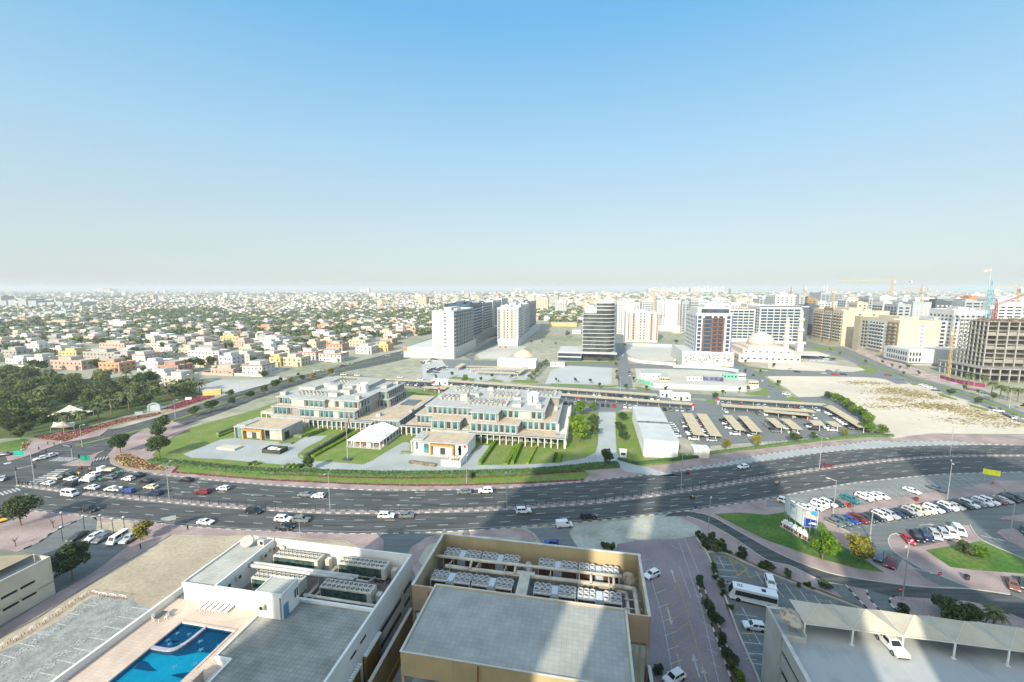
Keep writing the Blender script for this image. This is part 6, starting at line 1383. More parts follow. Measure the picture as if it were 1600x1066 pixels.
# the park: dense trees standing between the palms
poly('park_ground',GW(Z('A',(-700,620),(0,600),(130,590),(300,640),(640,640),(900,690),(1260,730),(1270,738),(1000,805),(500,945),(200,1000),(0,1010),(-700,1040))),.03,mat('park_grass',(.08,.11,.03),.95,.15,.1,kind='fine',bs=(12,.2)))
rr=random.Random(21); regn=Z('A',(-260,640),(130,600),(330,655),(640,650),(900,700),(1260,725),(1180,748),(900,800),(560,860),(480,800),(250,840),(250,900),(100,940),(-260,990))
def inside(x,y,q):
    c=False
    for i in range(len(q)):
        (x1,y1),(x2,y2)=q[i],q[i-1]
        if (y1>y)!=(y2>y) and x<(x2-x1)*(y-y1)/(y2-y1)+x1: c=not c
    return c
rw=[(v.x,v.y) for v in GW(regn)]; ax=[v[0] for v in rw]; ay=[v[1] for v in rw]; done=[]
for _ in range(6000):
    x=rr.uniform(min(ax),max(ax)); y=rr.uniform(min(ay),max(ay))
    if inside(x,y,rw) and all((x-a)**2+(y-b)**2>7.0**2 for a,b in done): done.append((x,y))
for i,(x,y) in enumerate(done[:105]):
    u=x/y; q=('left' if u<-1.05 else 'middle' if u<-.86 else 'right')+' part of the park, '+('near the villas' if y>232 else 'towards the street' if y<200 else 'halfway in'); c_='bright' if i%4==0 else 'dark'
    tree('park' if i%4 else 'green','park',Vector((x,y,0)),'rounded %s green tree in the %s'%(c_,q),'%s trees in the %s'%(c_,q),rr.uniform(.85,1.2))
for i,(x,y,w_) in enumerate(((870,690,'just left of the salmon villa'),(935,672,'in front of the salmon villa, smaller one'),(205,590,'at the foot of the wide pink villa'),(255,600,'right of the wide pink villa front'),(600,590,'below the orange and cream villa'),(765,560,'right of the orange and cream villa'),(1170,590,'left one of three before the white corner villa'),(1235,575,'middle one of three before the white corner villa'),(1310,565,'right one of three before the white corner villa'),(830,500,'behind the salmon villa, tall dark one'),(880,505,'behind the salmon villa, next to the tall dark one'),(440,350,'beside the unfinished grey villa'),(1010,470,'above the salmon villa roof'),(1080,460,'beside the ivory villa with dark windows'),(30,450,'at the left edge above the low white building'))):
    Tp('green','mid','A',x,y,'leafy tree '+w_,'trees by the first villas',1.5)
for i,(x,y) in enumerate(((30,940),(120,935),(200,930),(270,935),(170,985),(130,1020),(60,960),(350,920),(60,985))): Tp('dark','mid','A',x,y,'dark tree in the lower left corner of the park','trees in the park corner',.9)
# flower beds
def flowers(name,pts,n,cols,l,s=.35,h=.25,z=.05):
    w_=[(v.x,v.y) for v in GW(pts)]; X=[v[0] for v in w_]; Y=[v[1] for v in w_]; m=MB(); k=0; rr=random.Random(n); g=0
    while k<n and g<n*20:
        g+=1; x=rr.uniform(min(X),max(X)); y=rr.uniform(min(Y),max(Y))
        if not inside(x,y,w_): continue
        k+=1; leaf(m,Vector((x,y,z+rr.uniform(.02,h))),s*rr.uniform(.6,1.2),rr,rr.choices(range(len(cols)),[c[1] for c in cols])[0])
    return tag(m.build(name,[c[0] for c in cols],None),l,kind='stuff')
MAG=mat('flower_magenta',(.28,.03,.09)); RED_=mat('flower_red',(.20,.04,.05)); YLO=mat('flower_yellow',(.45,.38,.14)); GRN=mat('bed_leaf',(.06,.11,.03))
poly('flower_bed_soil',GW(Z('E',(706,150),(730,125),(800,118),(900,165),(1000,195),(1040,205),(1010,222),(900,218),(760,195))),.15,mat('bed_soil',(.33,.25,.14),.9,.15,.6))
flowers('flower_bed',Z('E',(706,150),(730,125),(800,118),(900,165),(1000,195),(1040,205),(1010,222),(900,218),(760,195)),1500,[(RED_,.5),(YLO,.4),(GRN,.1)],'red and yellow flower bed on the brick corner',z=.16)
flowers('flower_bed',Z('A',(1000,828),(1200,752),(1320,745),(1320,755),(1080,830)),2600,[(MAG,.85),(GRN,.15)],'deep magenta flower bed beside the street, right of the park gate',z=.16)
flowers('flower_bed',Z('A',(200,1005),(500,952),(760,885),(990,847),(1000,855),(700,925),(400,1028),(240,1012)),3600,[(MAG,.5),(RED_,.2),(YLO,.2),(GRN,.1)],'long red flower bed between park fence and pavement',z=.16)
flowers('flower_bed',Z('E',(125,100),(140,50),(190,30),(180,60),(150,95)),260,[(RED_,.6),(YLO,.4)],'small red flower patch by the lawn at the left',z=.16)
poly('lawn',GW(Z('E',(-200,60),(0,50),(150,22),(175,30),(130,98),(0,106),(-200,120))),.15,LAWN2,kind='stuff')
poly('flower_soil',GW(Z('A',(200,1008),(500,948),(760,881),(990,845),(1130,790),(1320,742),(1325,757),(1080,834),(700,930),(400,1032),(240,1016))),.151,mat('bed_soil',(1,1,1)))
# front border of the compound: lawn strip, magenta rows, tall hedge
hedL=[P('E',935,168),P('E',1160,192),P('E',1579,232),P('F',300,398),P('F',600,408),P('F',1000,412),P('F',1579,400),P('G',330,378),P('G',480,362),P('G',655,350)]
def hedge(pts,w,h,l,kind='green',n=60,g=None,name='hedge',s=.2,z=.05):
    ln=resample([Vector((p.x,p.y,0)) for p in pts],step=1.0); o0=ln[0].copy(); rr=random.Random(int(abs(o0.x)*10)); m=MB()
    for a,b in zip(ln,ln[1:]):
        t=(b-a).normalized(); q=Vector((-t.y,t.x,0))*w/2
        m.prism([((a-q).x-o0.x,(a-q).y-o0.y),((b-q).x-o0.x,(b-q).y-o0.y),((b+q).x-o0.x,(b+q).y-o0.y),((a+q).x-o0.x,(a+q).y-o0.y)],0,h*.9)
        for _ in range(int(n*(w+h*.6)/2)):
            u=rr.random(); f=rr.random(); 
            if f<.62: p=a.lerp(b,u)+q*rr.uniform(-1.05,1.05)+Vector((0,0,h*rr.uniform(.88,1.06)))
            else: p=a.lerp(b,u)+q*rr.choice((-1,1))*1.03+Vector((0,0,rr.uniform(.1,h)))
            leaf(m,p-o0,s*rr.uniform(.7,1.2),rr)
    return tag(m.build(name,LEAF[kind],None,o0+Vector((0,0,z))),l,'hedge',g)
LEAF['hedge']=leafm('leaf_hedge',(.10,.17,.07),(.07,.12,.04)); LEAF['bright']=leafm('leaf_bright_hedge',(.17,.25,.02),(.10,.17,.02)); LEAF['sage']=leafm('leaf_sage',(.19,.23,.14),(.13,.17,.10))
cv=smooth([(p.x,p.y) for p in hedL],1.5); hedge(cv,3.0,1.5,'long thick green hedge between the compound and the flower border','hedge',30,s=.3)
fl1=offset(cv,-2.6)
def frow(line,w,n,l,i0=0,i1=None):
    m=MB(); rr=random.Random(4); ln=line[i0:i1]
    for _ in range(n):
        i=rr.randrange(len(ln)-1); a=ln[i].lerp(ln[i+1],rr.random()); leaf(m,Vector((a.x+rr.uniform(-w,w)*.5,a.y+rr.uniform(-w,w)*.5,.15+rr.uniform(0,.3))),.26*rr.uniform(.6,1.3),rr,0 if rr.random()<.8 else 1)
    tag(m.build('flower_row',[MAG,GRN],None),l,kind='stuff')
frow(smooth(GW(Z('E',(1105,190),(1300,207),(1579,240))+Z('F',(300,410),(600,422),(1000,427),(1579,412))+Z('G',(330,392),(450,385))),2),.9,2200,'magenta flower row along the foot of the hedge')
frow(smooth(GW(Z('E',(1065,232),(1300,252),(1579,275))+Z('F',(300,448),(600,462),(900,470),(1200,470),(1579,460))+Z('G',(200,450),(440,438))),2),.9,2200,'magenta flower row along the pavement edge')
frow(smooth(GW(Z('E',(1065,232),(1105,190))),1),.9,120,'short magenta flower row closing the left end of the border')
hedge([P('G',655,310),P('G',760,340),P('G',900,325),P('G',1145,298)],1.2,1.0,'low hedge in front of the long shed','hedge',30)
hedge([P('G',1220,275),P('G',1579,232),P('H',300,195),P('H',600,168),P('H',770,165)],1.3,1.0,'low hedge along the front of the car park','hedge',30)
for pts,w,h,kd,l in (((('T1',700,775),('T1',975,615)),1.6,1.0,'sage','pale sage hedge on the lawn left of the flagpole'),((('T1',735,780),('T1',1105,555)),1.2,1.4,'dark','tall dark hedge on the lawn left of the flagpole'),((('T1',790,770),('T1',1175,560)),1.8,.8,'bright','bright hedge next to the flagpole lawn'),((('T1',720,600),('T1',890,545)),1.2,1.2,'bright','bright hedge beside the left annex, upper one'),((('T1',750,605),('T1',900,548)),1.0,.8,'green','thin hedge beside the left annex, lower one'),((('T1',625,600),('T1',710,605)),1.6,1.2,'sage','row of grey green shrubs at the corner of the left annex'),((('T1',520,655),('T1',625,660)),1.6,.8,'sage','low grey green shrubs in front of the left annex'),((('T1',0,585),('T1',135,535)),1.4,1.3,'sage','pale hedge on the left lawn, upper one'),((('T1',0,605),('T1',140,550)),1.0,.8,'bright','bright hedge on the left lawn, lower one'),((('T1',255,840),('T1',330,820)),1.2,1.0,'green','short hedge on the grass below the round court'),((('T1',300,845),('T1',355,825)),1.0,.8,'bright','short bright hedge below the round court'),((('T1',545,862),('T1',600,840)),1.0,1.0,'sage','left of four short hedges by the small tree'),((('T1',585,868),('T1',640,840)),1.0,1.0,'bright','second of four short hedges by the small tree'),((('T1',630,870),('T1',685,840)),1.0,1.0,'bright','third of four short hedges by the small tree'),((('T1',670,870),('T1',712,842)),1.0,1.0,'green','last of four short hedges by the small tree'),((('T2',610,690),('T2',725,530)),1.2,1.4,'bright','bright tall hedge nearest the right annex'),((('T2',800,690),('T2',885,550)),1.6,.8,'bright','low bright hedge in the middle of the right lawn'),((('T2',850,688),('T2',910,548)),1.2,1.5,'bright','tall bright hedge in the middle of the right lawn'),((('T2',960,686),('T2',1025,562)),1.0,.9,'bright','narrow bright hedge on the right lawn'),((('T2',1155,675),('T2',1175,612)),1.3,1.0,'green','short dark hedge on the right lawn'),((('T2',1185,675),('T2',1205,612)),1.5,1.0,'bright','short bright hedge on the right lawn'),((('T2',30,605),('T2',105,605)),1.4,.9,'sage','low grey green shrubs left of the right annex')):
    hedge([P(*q) for q in pts],w,h,l,kd,34)
# ------------------------------------------------------------------ the walled compound
STONE=mat('pale_stone_wall',(.40,.39,.35),.85,.05,.3,kind='tile',bs=(1.2,4),mortar=.012); SLAB=mat('roof_slab',(.39,.39,.37),.85,.06,.3); TERR=mat('terrace_paving',(.50,.395,.27),.9,.07,.3,kind='tile',bs=(1,1),mortar=.012); TEAL=mat('teal_glass',(.045,.17,.19),.15,.5,.12,spec=.7,thr=(.4,.6)); DARKIN=mat('dark_interior',(.05,.055,.055)); TIMB=mat('orange_timber',(.50,.25,.07)); PLNT=mat('roof_equipment',(.40,.40,.375),.7,.15,.8)
m=MB(); m.box(-.5,.5,-.03,.03,-.5,.5,0); PANE=m.mesh('window',TEAL); m=MB(); m.box(-.5,.5,-.03,.03,-.5,.5,0); PANED=m.mesh('window',DARKIN)
m=MB(); m.box(-.12,.12,-.25,.25,0,1); FIN=m.mesh('fin',SLAB)
class Block:
    def __init__(s,name,a,b,l,cat='building',g=None):
        s.a,s.b=a,b; s.r=root_at(name,a,b,l,cat,g); s.w=LB(a,b); s.s=LB(a,b); s.t=LB(a,b); s.f=LB(a,b); s.win=[]; s.dark=[]; s.fin=[]; s.q=LB(a,b)
    def storey(s,a0,a1,b0,b1,z0,z1,over=.7,terr=True):
        s.w.box(a0,a1,b0,b1,z0,z1-.35); s.s.box(a0-over,a1+over,b0-over,b1+over,z1-.35,z1)
        if terr: s.t.box(a0+.6,a1-.6,b0+.6,b1-.6,z1,z1+.04)
    def front(s,a0,a1,b,z0,z1,pitch=2.6,skip=(),w=.62):
        n=max(1,int(round((a1-a0)/pitch))); p=(a1-a0)/n
        for i in range(n):
            if i in skip: continue
            x=a0+p*(i+.5); (s.win if (i*7+int(a0))%4 else s.dark).append((x-s.a,b-.03-s.b,(z0+z1)/2,0,p*w,(z1-z0)))
            s.fin.append((a0+p*i-s.a,b-.25-s.b,z0-.2,0,1,z1-z0+.5))
        s.fin.append((a1-s.a,b-.25-s.b,z0-.2,0,1,z1-z0+.5))
    def side(s,a,b0,b1,z0,z1,pitch=2.6,w=.62):
        n=max(1,int(round((b1-b0)/pitch))); p=(b1-b0)/n
        for i in range(n):
            (s.win if i%3 else s.dark).append((a+.03-s.a,b0+p*(i+.5)-s.b,(z0+z1)/2,math.pi/2,p*w,(z1-z0))); s.fin.append((a+.25-s.a,b0+p*i-s.b,z0-.2,math.pi/2,1,z1-z0+.5))
    def colon(s,a0,a1,b,z,n):
        for i in range(n+1): x=a0+(a1-a0)*i/n; s.q.box(x-.2,x+.2,b-.2,b+.2,0,z)
        s.q.box(a0-.2,a1+.2,b-.3,b+.3,z-.45,z)
    def done(s):
        s.w.build('wall',STONE,s.r); s.s.build('roof',SLAB,s.r)
        if s.t.f: s.t.build('terrace',TERR,s.r)
        if s.fin: many(s.r,'fin',FIN,s.fin)
        if s.q.f: s.q.build('colonnade',mat('white_concrete',(.58,.57,.53),.85,.04,.4),s.r)
        if s.win: many(s.r,'window',PANE,s.win,cap=90)
        if s.dark: many(s.r,'dark_window',PANED,s.dark,cap=90)
L1=Block('office_block',-130,205,'left stepped stone office block with teal windows and tan terraces')
L1.storey(-158,-101,184,230,0,4.5); L1.storey(-167,-158,188,206,3.9,4.5,.2); L1.colon(-167,-158,187.8,4,3)
L1.colon(-137,-102,180.8,4.5,14); L1.s.box(-137.5,-101,180.3,184,4.15,4.5); L1.front(-137,-102,184,.5,3.9,2.5)
L1.storey(-157.5,-111.5,185,230,4.5,8.8); L1.storey(-157.5,-141,185.5,186,8.0,8.8,.2,False); L1.storey(-116,-105.5,207,230,4.5,8.8)
L1.front(-157,-147,185,5,8,2.6); L1.front(-141,-112,183.6,5,8,2.6,(3,7)); L1.w.box(-141.5,-111.5,183.6,185.1,4.5,8.45); L1.s.box(-142,-110.8,182.8,185,8.45,8.82); L1.side(-111.5,185,198,5,8); L1.side(-105.5,208,229,5,8); L1.front(-115.5,-106,207,5,8,2.6)
L1.storey(-157,-111,188,230,8.8,13,.7,False); L1.storey(-147.5,-129,185.8,188.2,8.8,12.98,.6,False); L1.storey(-124.5,-111,187,190,8.8,12.96,.6,False); L1.storey(-116,-107,208,230,8.8,12.94,.7,False)
L1.front(-156.5,-148,188,9.4,12.2,2.6); L1.front(-140,-129.5,185.8,9.4,12.2,2.6); L1.front(-124,-111.5,187,9.4,12.2,2.6,(1,)); L1.side(-111,188,197,9.4,12.2); L1.side(-107,209,229,9.4,12.2); L1.front(-115.5,-107.5,208,9.4,12.2,2.6); L1.done()
R1=Block('office_block',-45,200,'right stepped stone office block with colonnade, terraces and a white drum on its roof')
R1.storey(-84,-13,181,228,0,4.5); R1.colon(-85.5,-70.5,179.5,4.5,6); R1.s.box(-86,-70,179,181,4.15,4.5); R1.colon(-52,-10,175.8,4.5,15); R1.s.box(-52.5,-9.6,175.3,181,4.15,4.5); R1.t.box(-30,-14,177,181,4.5,4.54)
R1.front(-84,-71,181,.5,3.9,2.4); R1.front(-51,-13,180.9,.5,3.9,2.7); R1.w.box(-71,-52,178.5,181,0,4.15)
R1.storey(-80,-14,184.5,226,4.5,8.8); R1.storey(-70.5,-57,178.2,186,4.5,8.78,.8); R1.storey(-52,-30.5,177.6,186,4.5,8.82,.8)
R1.front(-80,-71.5,184.5,5,8,2.4); R1.front(-70,-57.5,178.2,5,8,3); R1.front(-51.5,-31,177.6,5,8,2.6); R1.front(-29.5,-14,184.5,5,8,2.6)
R1.storey(-75.5,-20,186,224,8.8,13,.7,False); R1.storey(-52,-40,179.8,186.2,8.8,12.98,.8,False); R1.storey(-20,-15,212,224,8.8,12.96,.7,False)
R1.front(-75,-53,186,9.4,12.2,2.5); R1.front(-51.5,-40.5,179.8,9.4,12.2,2.8); R1.front(-39,-20.5,186,9.4,12.2,2.5,(3,4)); R1.side(-20,187,200,9.4,12.2)
R1.side(-40,180.2,185.8,9.4,12.2)
for i in range(34):                          # open stair-like pergola down the right side
    b=176+i*1.6; R1.q.box(-13,-9.4,b,b+.35,4.1,4.45)
for i in range(13): b=176+i*4.4; R1.q.box(-9.7,-9.3,b,b+.4,0,4.5)
R1.q.box(-9.75,-9.35,176,229,4.45,4.75)
R1.done()
def rooftop(bk,items,label='roof_equipment'):
    for it in items:
        m=LB(bk.a,bk.b); k=it[0]
        if k=='b': _,a0,a1,b0,b1,z0,z1=it; m.box(a0,a1,b0,b1,z0,z1); m.box(a0+.2,a1-.2,b0+.2,b1-.2,z1,z1+.12); m.build('roof_unit',PLNT,bk.r)
        elif k=='c': _,a,b,r,z0,z1=it; m.lathe([(r,z0),(r,z1),(r-.25,z1),(r-.25,z1-.8),(.01,z1-.8)],28,0,(a,b,0)); m.box(a-.3,a+.3,b-r-.05,b-r+.05,z0+.6,z1-.6,1); m.build('drum',[mat('white_drum',(.66,.65,.62)),DARKIN],bk.r,smooth=False)
        elif k=='s':
            _,a0,a1,b0,b1,z0,z1=it
            for i in range(int((a1-a0)/.6)): m.box(a0+i*.6,a0+i*.6+.12,b0,b0+.1,z0,z1); m.box(a0+i*.6,a0+i*.6+.12,b1-.1,b1,z0,z1)
            for i in range(int((b1-b0)/.6)): m.box(a0,a0+.1,b0+i*.6,b0+i*.6+.12,z0,z1); m.box(a1-.1,a1,b0+i*.6,b0+i*.6+.12,z0,z1)
            m.build('screen',mat('screen_slats',(.42,.41,.36)),bk.r)
            m=LB(bk.a,bk.b); rr=random.Random(int(a0*7)); 
            for i in range(int((a1-a0)/2.2)):
                for j in range(max(1,int((b1-b0)/2.6))): x=a0+.9+i*2.2; y=b0+.9+j*2.6; m.box(x,x+1.3,y,y+1.3,z0,z0+rr.uniform(.9,1.4),0); m.lathe([(.4,0),(.4,.1),(.01,.12)],8,1,(x+.65,y+.65,z0+1.35))
            m.build('condenser_rows',[PLNT,FAND],bk.r)
rooftop(R1,[('c',-26.3,198.5,2.9,13,18),('s',-58,-38,190,200,13,15.2),('s',-50,-36,206,216,13,15.2),('s',-74,-62,196,204,13,15),('s',-32,-17,212,222,13,15),('s',-72,-60,214,222,13,14.8),('b',-62,-58.5,196,200,13,16.5),('b',-35,-31,190,196,13,14.4),('b',-24,-21.5,190,193,13,15),('b',-60,-55,205,210,13,14.5),('b',-14.2,-12.8,184,186,4.5,8),('b',-16.5,-15,202,204,8.8,11),('b',-76,-74,200,203,8.8,10.4),('b',-37,-33,203,205,13,14.2),('b',-54,-51,219,222,13,14.5)])
rooftop(L1,[('c',-119,205,2.8,13,17.5),('b',-157,-154,190,193,13,14.6),('b',-131,-126,192,195,13,14.8),('b',-128,-122,197,202,13,15.2),('b',-114,-112,189,191.5,13,14.6),('s',-150,-132,192,198,13,14.6),('b',-152,-147,206,211,13,14.5),('b',-146,-141,210,214,13,15.2),('b',-140,-134,205,210,13,15.5),('b',-133,-127,208,212,13,14.5),('s',-148,-136,218,226,13,14.8),('s',-130,-120,216,226,13,14.6),('b',-113,-110,214,222,13,14.4),('b',-110,-108,224,227,13,14.5),('b',-108.5,-107.3,216,218,8.8,10.2),('b',-125,-121,208,212,13,14.6)])
m=LB(-130,205); m.box(-156,-146,203,230,13.0,14.6); m.box(-134,-119,212,230,13.0,14.9); m.build('upper_plant',STONE,L1.r)
LK=Block('link_building',-94.5,205,'long low link block with a tan roof and a dark square skylight'); LK.storey(-100.5,-88.3,182.2,228,0,6,.9); LK.front(-100,-89,182.2,.8,5,1.9); LK.side(-88.3,183,205,.8,5,2.2); LK.done()
m=LB(-94.5,205); m.box(-99.2,-91.4,207,218,6.05,6.35,0); 
for i in range(6): m.box(-99+i*1.5,-98.9+i*1.5,207.2,217.8,6.35,6.42,1)
m.build('skylight',[mat('skylight_glass',(.10,.12,.11),.3),METL],LK.r); rooftop(LK,[('b',-101.2,-99.5,186,188,6,7.4),('b',-88.9,-87.6,196,198.5,6,7),('b',-104,-102.5,190,193,4.5,6.0)])
def annex(name,a0,a1,b0,b1,h,l,m_,pa0,pa1,extra=True):
    B=Block(name,(a0+a1)/2,(b0+b1)/2,l); a,b=B.a,B.b; m=LB(a,b); m.box(a0,a1,b0+1.2,b1,0,h-.4); m.box(a0,a0+.35,b0,b0+1.2,0,h-.4); m.box(a1-.35,a1,b0,b0+1.2,0,h-.4); m.build('wall',m_,B.r)
    m=LB(a,b); m.box(a0-.15,a1+.15,b0-.15,b1+.15,h-.4,h); m.build('roof',SLAB,B.r); m=LB(a,b); m.box(a0+1.6,a1-1.2,b0+1.4,b1-1,h,h+.04); m.build('terrace',TERR,B.r)
    m=LB(a,b); m.box(pa0,pa0+.7,b0-.4,b0+1.2,0,4.0); m.box(pa1-.7,pa1,b0-.4,b0+1.2,0,4.0); m.box(pa0,pa1,b0-.4,b0+1.2,4.0,4.5); m.build('portal',TIMB,B.r)
    for x,w,d in ((pa0-2.0,2.2,0),((pa0+pa1)/2,2.2,1),(pa1+1.8,2.2,0)):
        m=LB(a,b); m.box(x-w/2,x+w/2,b0+1.1,b0+1.25,.2 if not d else 0,4.2 if not d else 2.8); m.build('door' if d else 'window',DARKIN if d else TEAL,B.r)
    m=LB(a,b); m.box(a0+.5,a0+5,b0+1,b1-5,h+.05,h+.5); m.build('roof_unit',PLNT,B.r); return B
AL=annex('annex_building',-158.7,-134.3,161.8,176,5.5,'low pale concrete annex with an orange timber portal by the round court',mat('annex_concrete',(.42,.41,.36),.85,.08,.3,kind='tile',bs=(1.4,6),mortar=.01),-154.6,-144.4)
AR=annex('annex_building',-72,-47.8,159.3,171.5,5.5,'low white annex with an orange portal and sculpture at its front',mat('annex_white',(.68,.67,.62),.85,.03,.3),-63.8,-53.6)
m=LB(-134.3,170); m.box(-134.35,-134.2,165,168,.3,3.6); m.box(-47.85,-47.7,162,163,.3,1) ; m=LB(AL.a,AL.b); m.box(-134.3,-134.22,163.5,166.5,.3,3.6); m.build('window',TEAL,AL.r)
m=LB(AR.a,AR.b); m.box(-70.3,-69.4,160.3,160.42,1.5,4.6,0); m.box(-68.3,-67.5,160.3,160.42,1.2,4.4,1); m.build('banner',[mat('banner_dark',(.12,.13,.16)),CONC],AR.r)
m=LB(AR.a,AR.b); m.box(-52.9,-51.6,159.2,159.3,.8,4.6); m.build('poster',mat('poster_portrait',(.14,.17,.22),.7,.6,.9,col2=(.62,.62,.6),thr=(.45,.55)),AR.r)
m=LB(AR.a,AR.b); m.box(-49.4,-48.6,159.1,159.25,4.0,5.0); m.build('red_panel',SRED,AR.r)
tag(poly('forecourt_paving',[LG(-72,157.4),LG(-47.8,157.4),LG(-47.8,160.5),LG(-72,160.5)],.06,mat('forecourt',(.5,.5,.47))),kind='structure')
for a0,a1,b0,b1,h,l,nm,mt in ((-55.5,-48.2,149.6,150.0,2.2,'white low wall in front of the sculpture','screen_wall',WHT),(-48.2,-47.8,149.6,159,2.6,'white side wall beside the right annex','screen_wall',WHT)):
    m=MB(); m.box(-(a1-a0)/2,(a1-a0)/2,-(b1-b0)/2,(b1-b0)/2,0,h); m.box(-(a1-a0)/2-.05,(a1-a0)/2+.05,-(b1-b0)/2-.05,(b1-b0)/2+.05,h,h+.08); tag(m.build(nm,mt,None,LG((a0+a1)/2,(b0+b1)/2,.05),-GR),l,'wall')
r=root_at('sculpture',-52,153.5,'jumble of timber and white pieces behind the low white wall','sculpture'); rr=random.Random(8); m=MB()
for i in range(14): m.bar((rr.uniform(-2.4,2.4),rr.uniform(-1.2,1.2),rr.uniform(.1,.6)),(rr.uniform(-2.4,2.4),rr.uniform(-1.2,1.2),rr.uniform(.6,2.4)),.22)
m.build('timber',TIMB,r); m=MB()
for i in range(8): x,y,z=rr.uniform(-2,2),rr.uniform(-1,1),rr.uniform(.6,2); m.box(x-.3,x+.3,y-.25,y+.25,z,z+.5)
m.build('pieces',WHT,r)
for (r_,x0,y0,x1,y1),h,w,mt,l,nm in ((('T2',95,675,285,700),.9,1.8,mat('weathered_plinth',(.22,.19,.13),.9,.3,1),'long low weathered plinth before the right annex','plinth'),(('T1',25,690,175,705),.7,4,mat('cream_plinth',(.50,.46,.36),.9,.05,1),'low cream plinth in the middle of the round court','plinth')):
    a,b=P(r_,x0,y0),P(r_,x1,y1); L_=(b-a).length; m=MB(); m.box(-L_/2,L_/2,-w/2,w/2,0,h); m.box(-L_/2+.2,L_/2-.2,-w/2+.2,w/2-.2,h,h+.1); tag(m.build(nm,mt,None,(a+b)/2+Vector((0,0,.05)),math.atan2((b-a).y,(b-a).x)),l,'plinth')
r=root_at('fountain_box',*toL(P('T1',480,725)),'dark walled box with white machines inside on the round court','enclosure'); m=MB()
for a0,a1,b0,b1 in ((-4.2,4.2,-2.4,-2.2),(-4.2,4.2,2.2,2.4),(-4.2,-4,-2.2,2.2),(4,4.2,-2.2,2.2)): m.box(a0,a1,b0,b1,0,1.8)
m.build('wall',mat('dark_slats',(.05,.055,.045)),r); m=MB(); m.box(-2.8,.8,-.8,.9,0,1.7); m.box(1.2,2.6,-.6,.6,0,1.4); m.box(-4,4,-2.2,2.2,0,.1,1); m.build('machine',[WHT,CONC],r)
# marquee
tt=root_at('marquee_tent',-94.5,170,'white marquee tent with open sides on the compound lawn','tent'); m=LB(-94.5,170); TW=mat('tent_white',(.70,.71,.70),.6,.03,.3)
x0,x1,y0,y1,e,k=-102,-87,161.3,179.5,3.1,5.6; xm=-94.5; n=6
for i in range(n):
    b0=y0+(y1-y0)*i/n; b1=y0+(y1-y0)*(i+1)/n
    m.quad((x0,b0,e),(xm,b0,k),(xm,b1,k),(x0,b1,e)); m.quad((xm,b0,k),(x1,b0,e),(x1,b1,e),(xm,b1,k))
    m.box(x0-.05,x1+.05,b0-.06,b0+.06,e-.08,e+.02)
for b0 in (y0,y1): m.add([(x0,b0,e),(x1,b0,e),(xm,b0,k)],[(0,1,2)])
m.box(x0-.1,x0,y0,y1,e-.4,e); m.box(x1,x1+.1,y0,y1,e-.4,e); m.box(x0,x1,y0-.1,y0,e-.4,e)
m.build('roof',TW,tt); m=LB(-94.5,170)
for i in range(n+1): b=y0+(y1-y0)*i/n; m.bar((xm,b,k+.04),(x0,b,e+.04),.12); m.bar((xm,b,k+.04),(x1,b,e+.04),.12)
m.bar((xm,y0,k+.05),(xm,y1,k+.05),.14); m.build('frame',WHT,tt)
for i in range(n+1):
    b=y0+(y1-y0)*i/n
    for x in (x0,x1): m=LB(-94.5,170); m.box(x-.12,x+.12,b-.12,b+.12,0,e); m.build('post',WHT,tt)
for i in (1,2,3,4): x=x0+(x1-x0)*i/5; m=LB(-94.5,170); m.box(x-.1,x+.1,y0-.1,y0+.1,0,e); m.build('post',WHT,tt)
m=LB(-94.5,170); m.box(x0-.6,x1+.6,y0-.6,y1+.4,0,.12); m.build('floor',CONC,tt)
rr=random.Random(6)
for i in range(26):
    a=rr.uniform(x0+.8,x1-.8); b=rr.uniform(y0+.5,y1-1); h=rr.uniform(.7,1.9); m=MB(); m.box(-.4,.4,-.4,.4,.1,h*.7); m.box(-.3,.3,.2,.35,h*.7,h); tag(m.build('exhibit_stand',[WHT,TIMB,DMET][i%3],None,LG(a,b,.12),rr.uniform(0,3)),('white','timber','dark')[i%3]+' stand or seat under the marquee roof','furniture','furniture under the marquee')
# flagpole
fp=root_at('flagpole',-94.2,148.6,'tall flagpole with a red, green, white and black flag on a dark plinth','flagpole'); H_=19.5
m=MB(); m.tube((0,0,.3),(0,0,H_),.2,.08,10); m.lathe([(.01,H_+.3),(.15,H_+.15),(.1,H_)],10); m.build('pole',METL,fp); m=MB(); m.box(-1.8,1.8,-1.2,1.2,0,.35); m.build('base',mat('dark_plinth',(.05,.07,.09)),fp)
m=MB(); nn=10; flag=lambda u,v:(.15+u*.9+.25*math.sin(v*4+u*2)+v*.9, .3*math.sin(u*5+v*3), H_-.4-(v*5.2)-u*.9*1.2)
# the flag hangs in folds: u runs across the hoist, v down the fly
for i in range(nn):
    for j in range(6):
        u0,u1=j/6,(j+1)/6; v0,v1=i/nn,(i+1)/nn; mi=0 if v0<.22 else (1,1,2,2,3,3)[j]
        a,b,c,d=flag(u0,v0),flag(u1,v0),flag(u1,v1),flag(u0,v1); m.add([a,b,c,d],[(0,1,2,3)],mi)
m.build('flag',[mat('flag_red',(.55,.01,.01)),mat('flag_green',(.0,.2,.06)),mat('flag_white',(.7,.7,.7)),mat('flag_black',(.01,.01,.012))],fp)
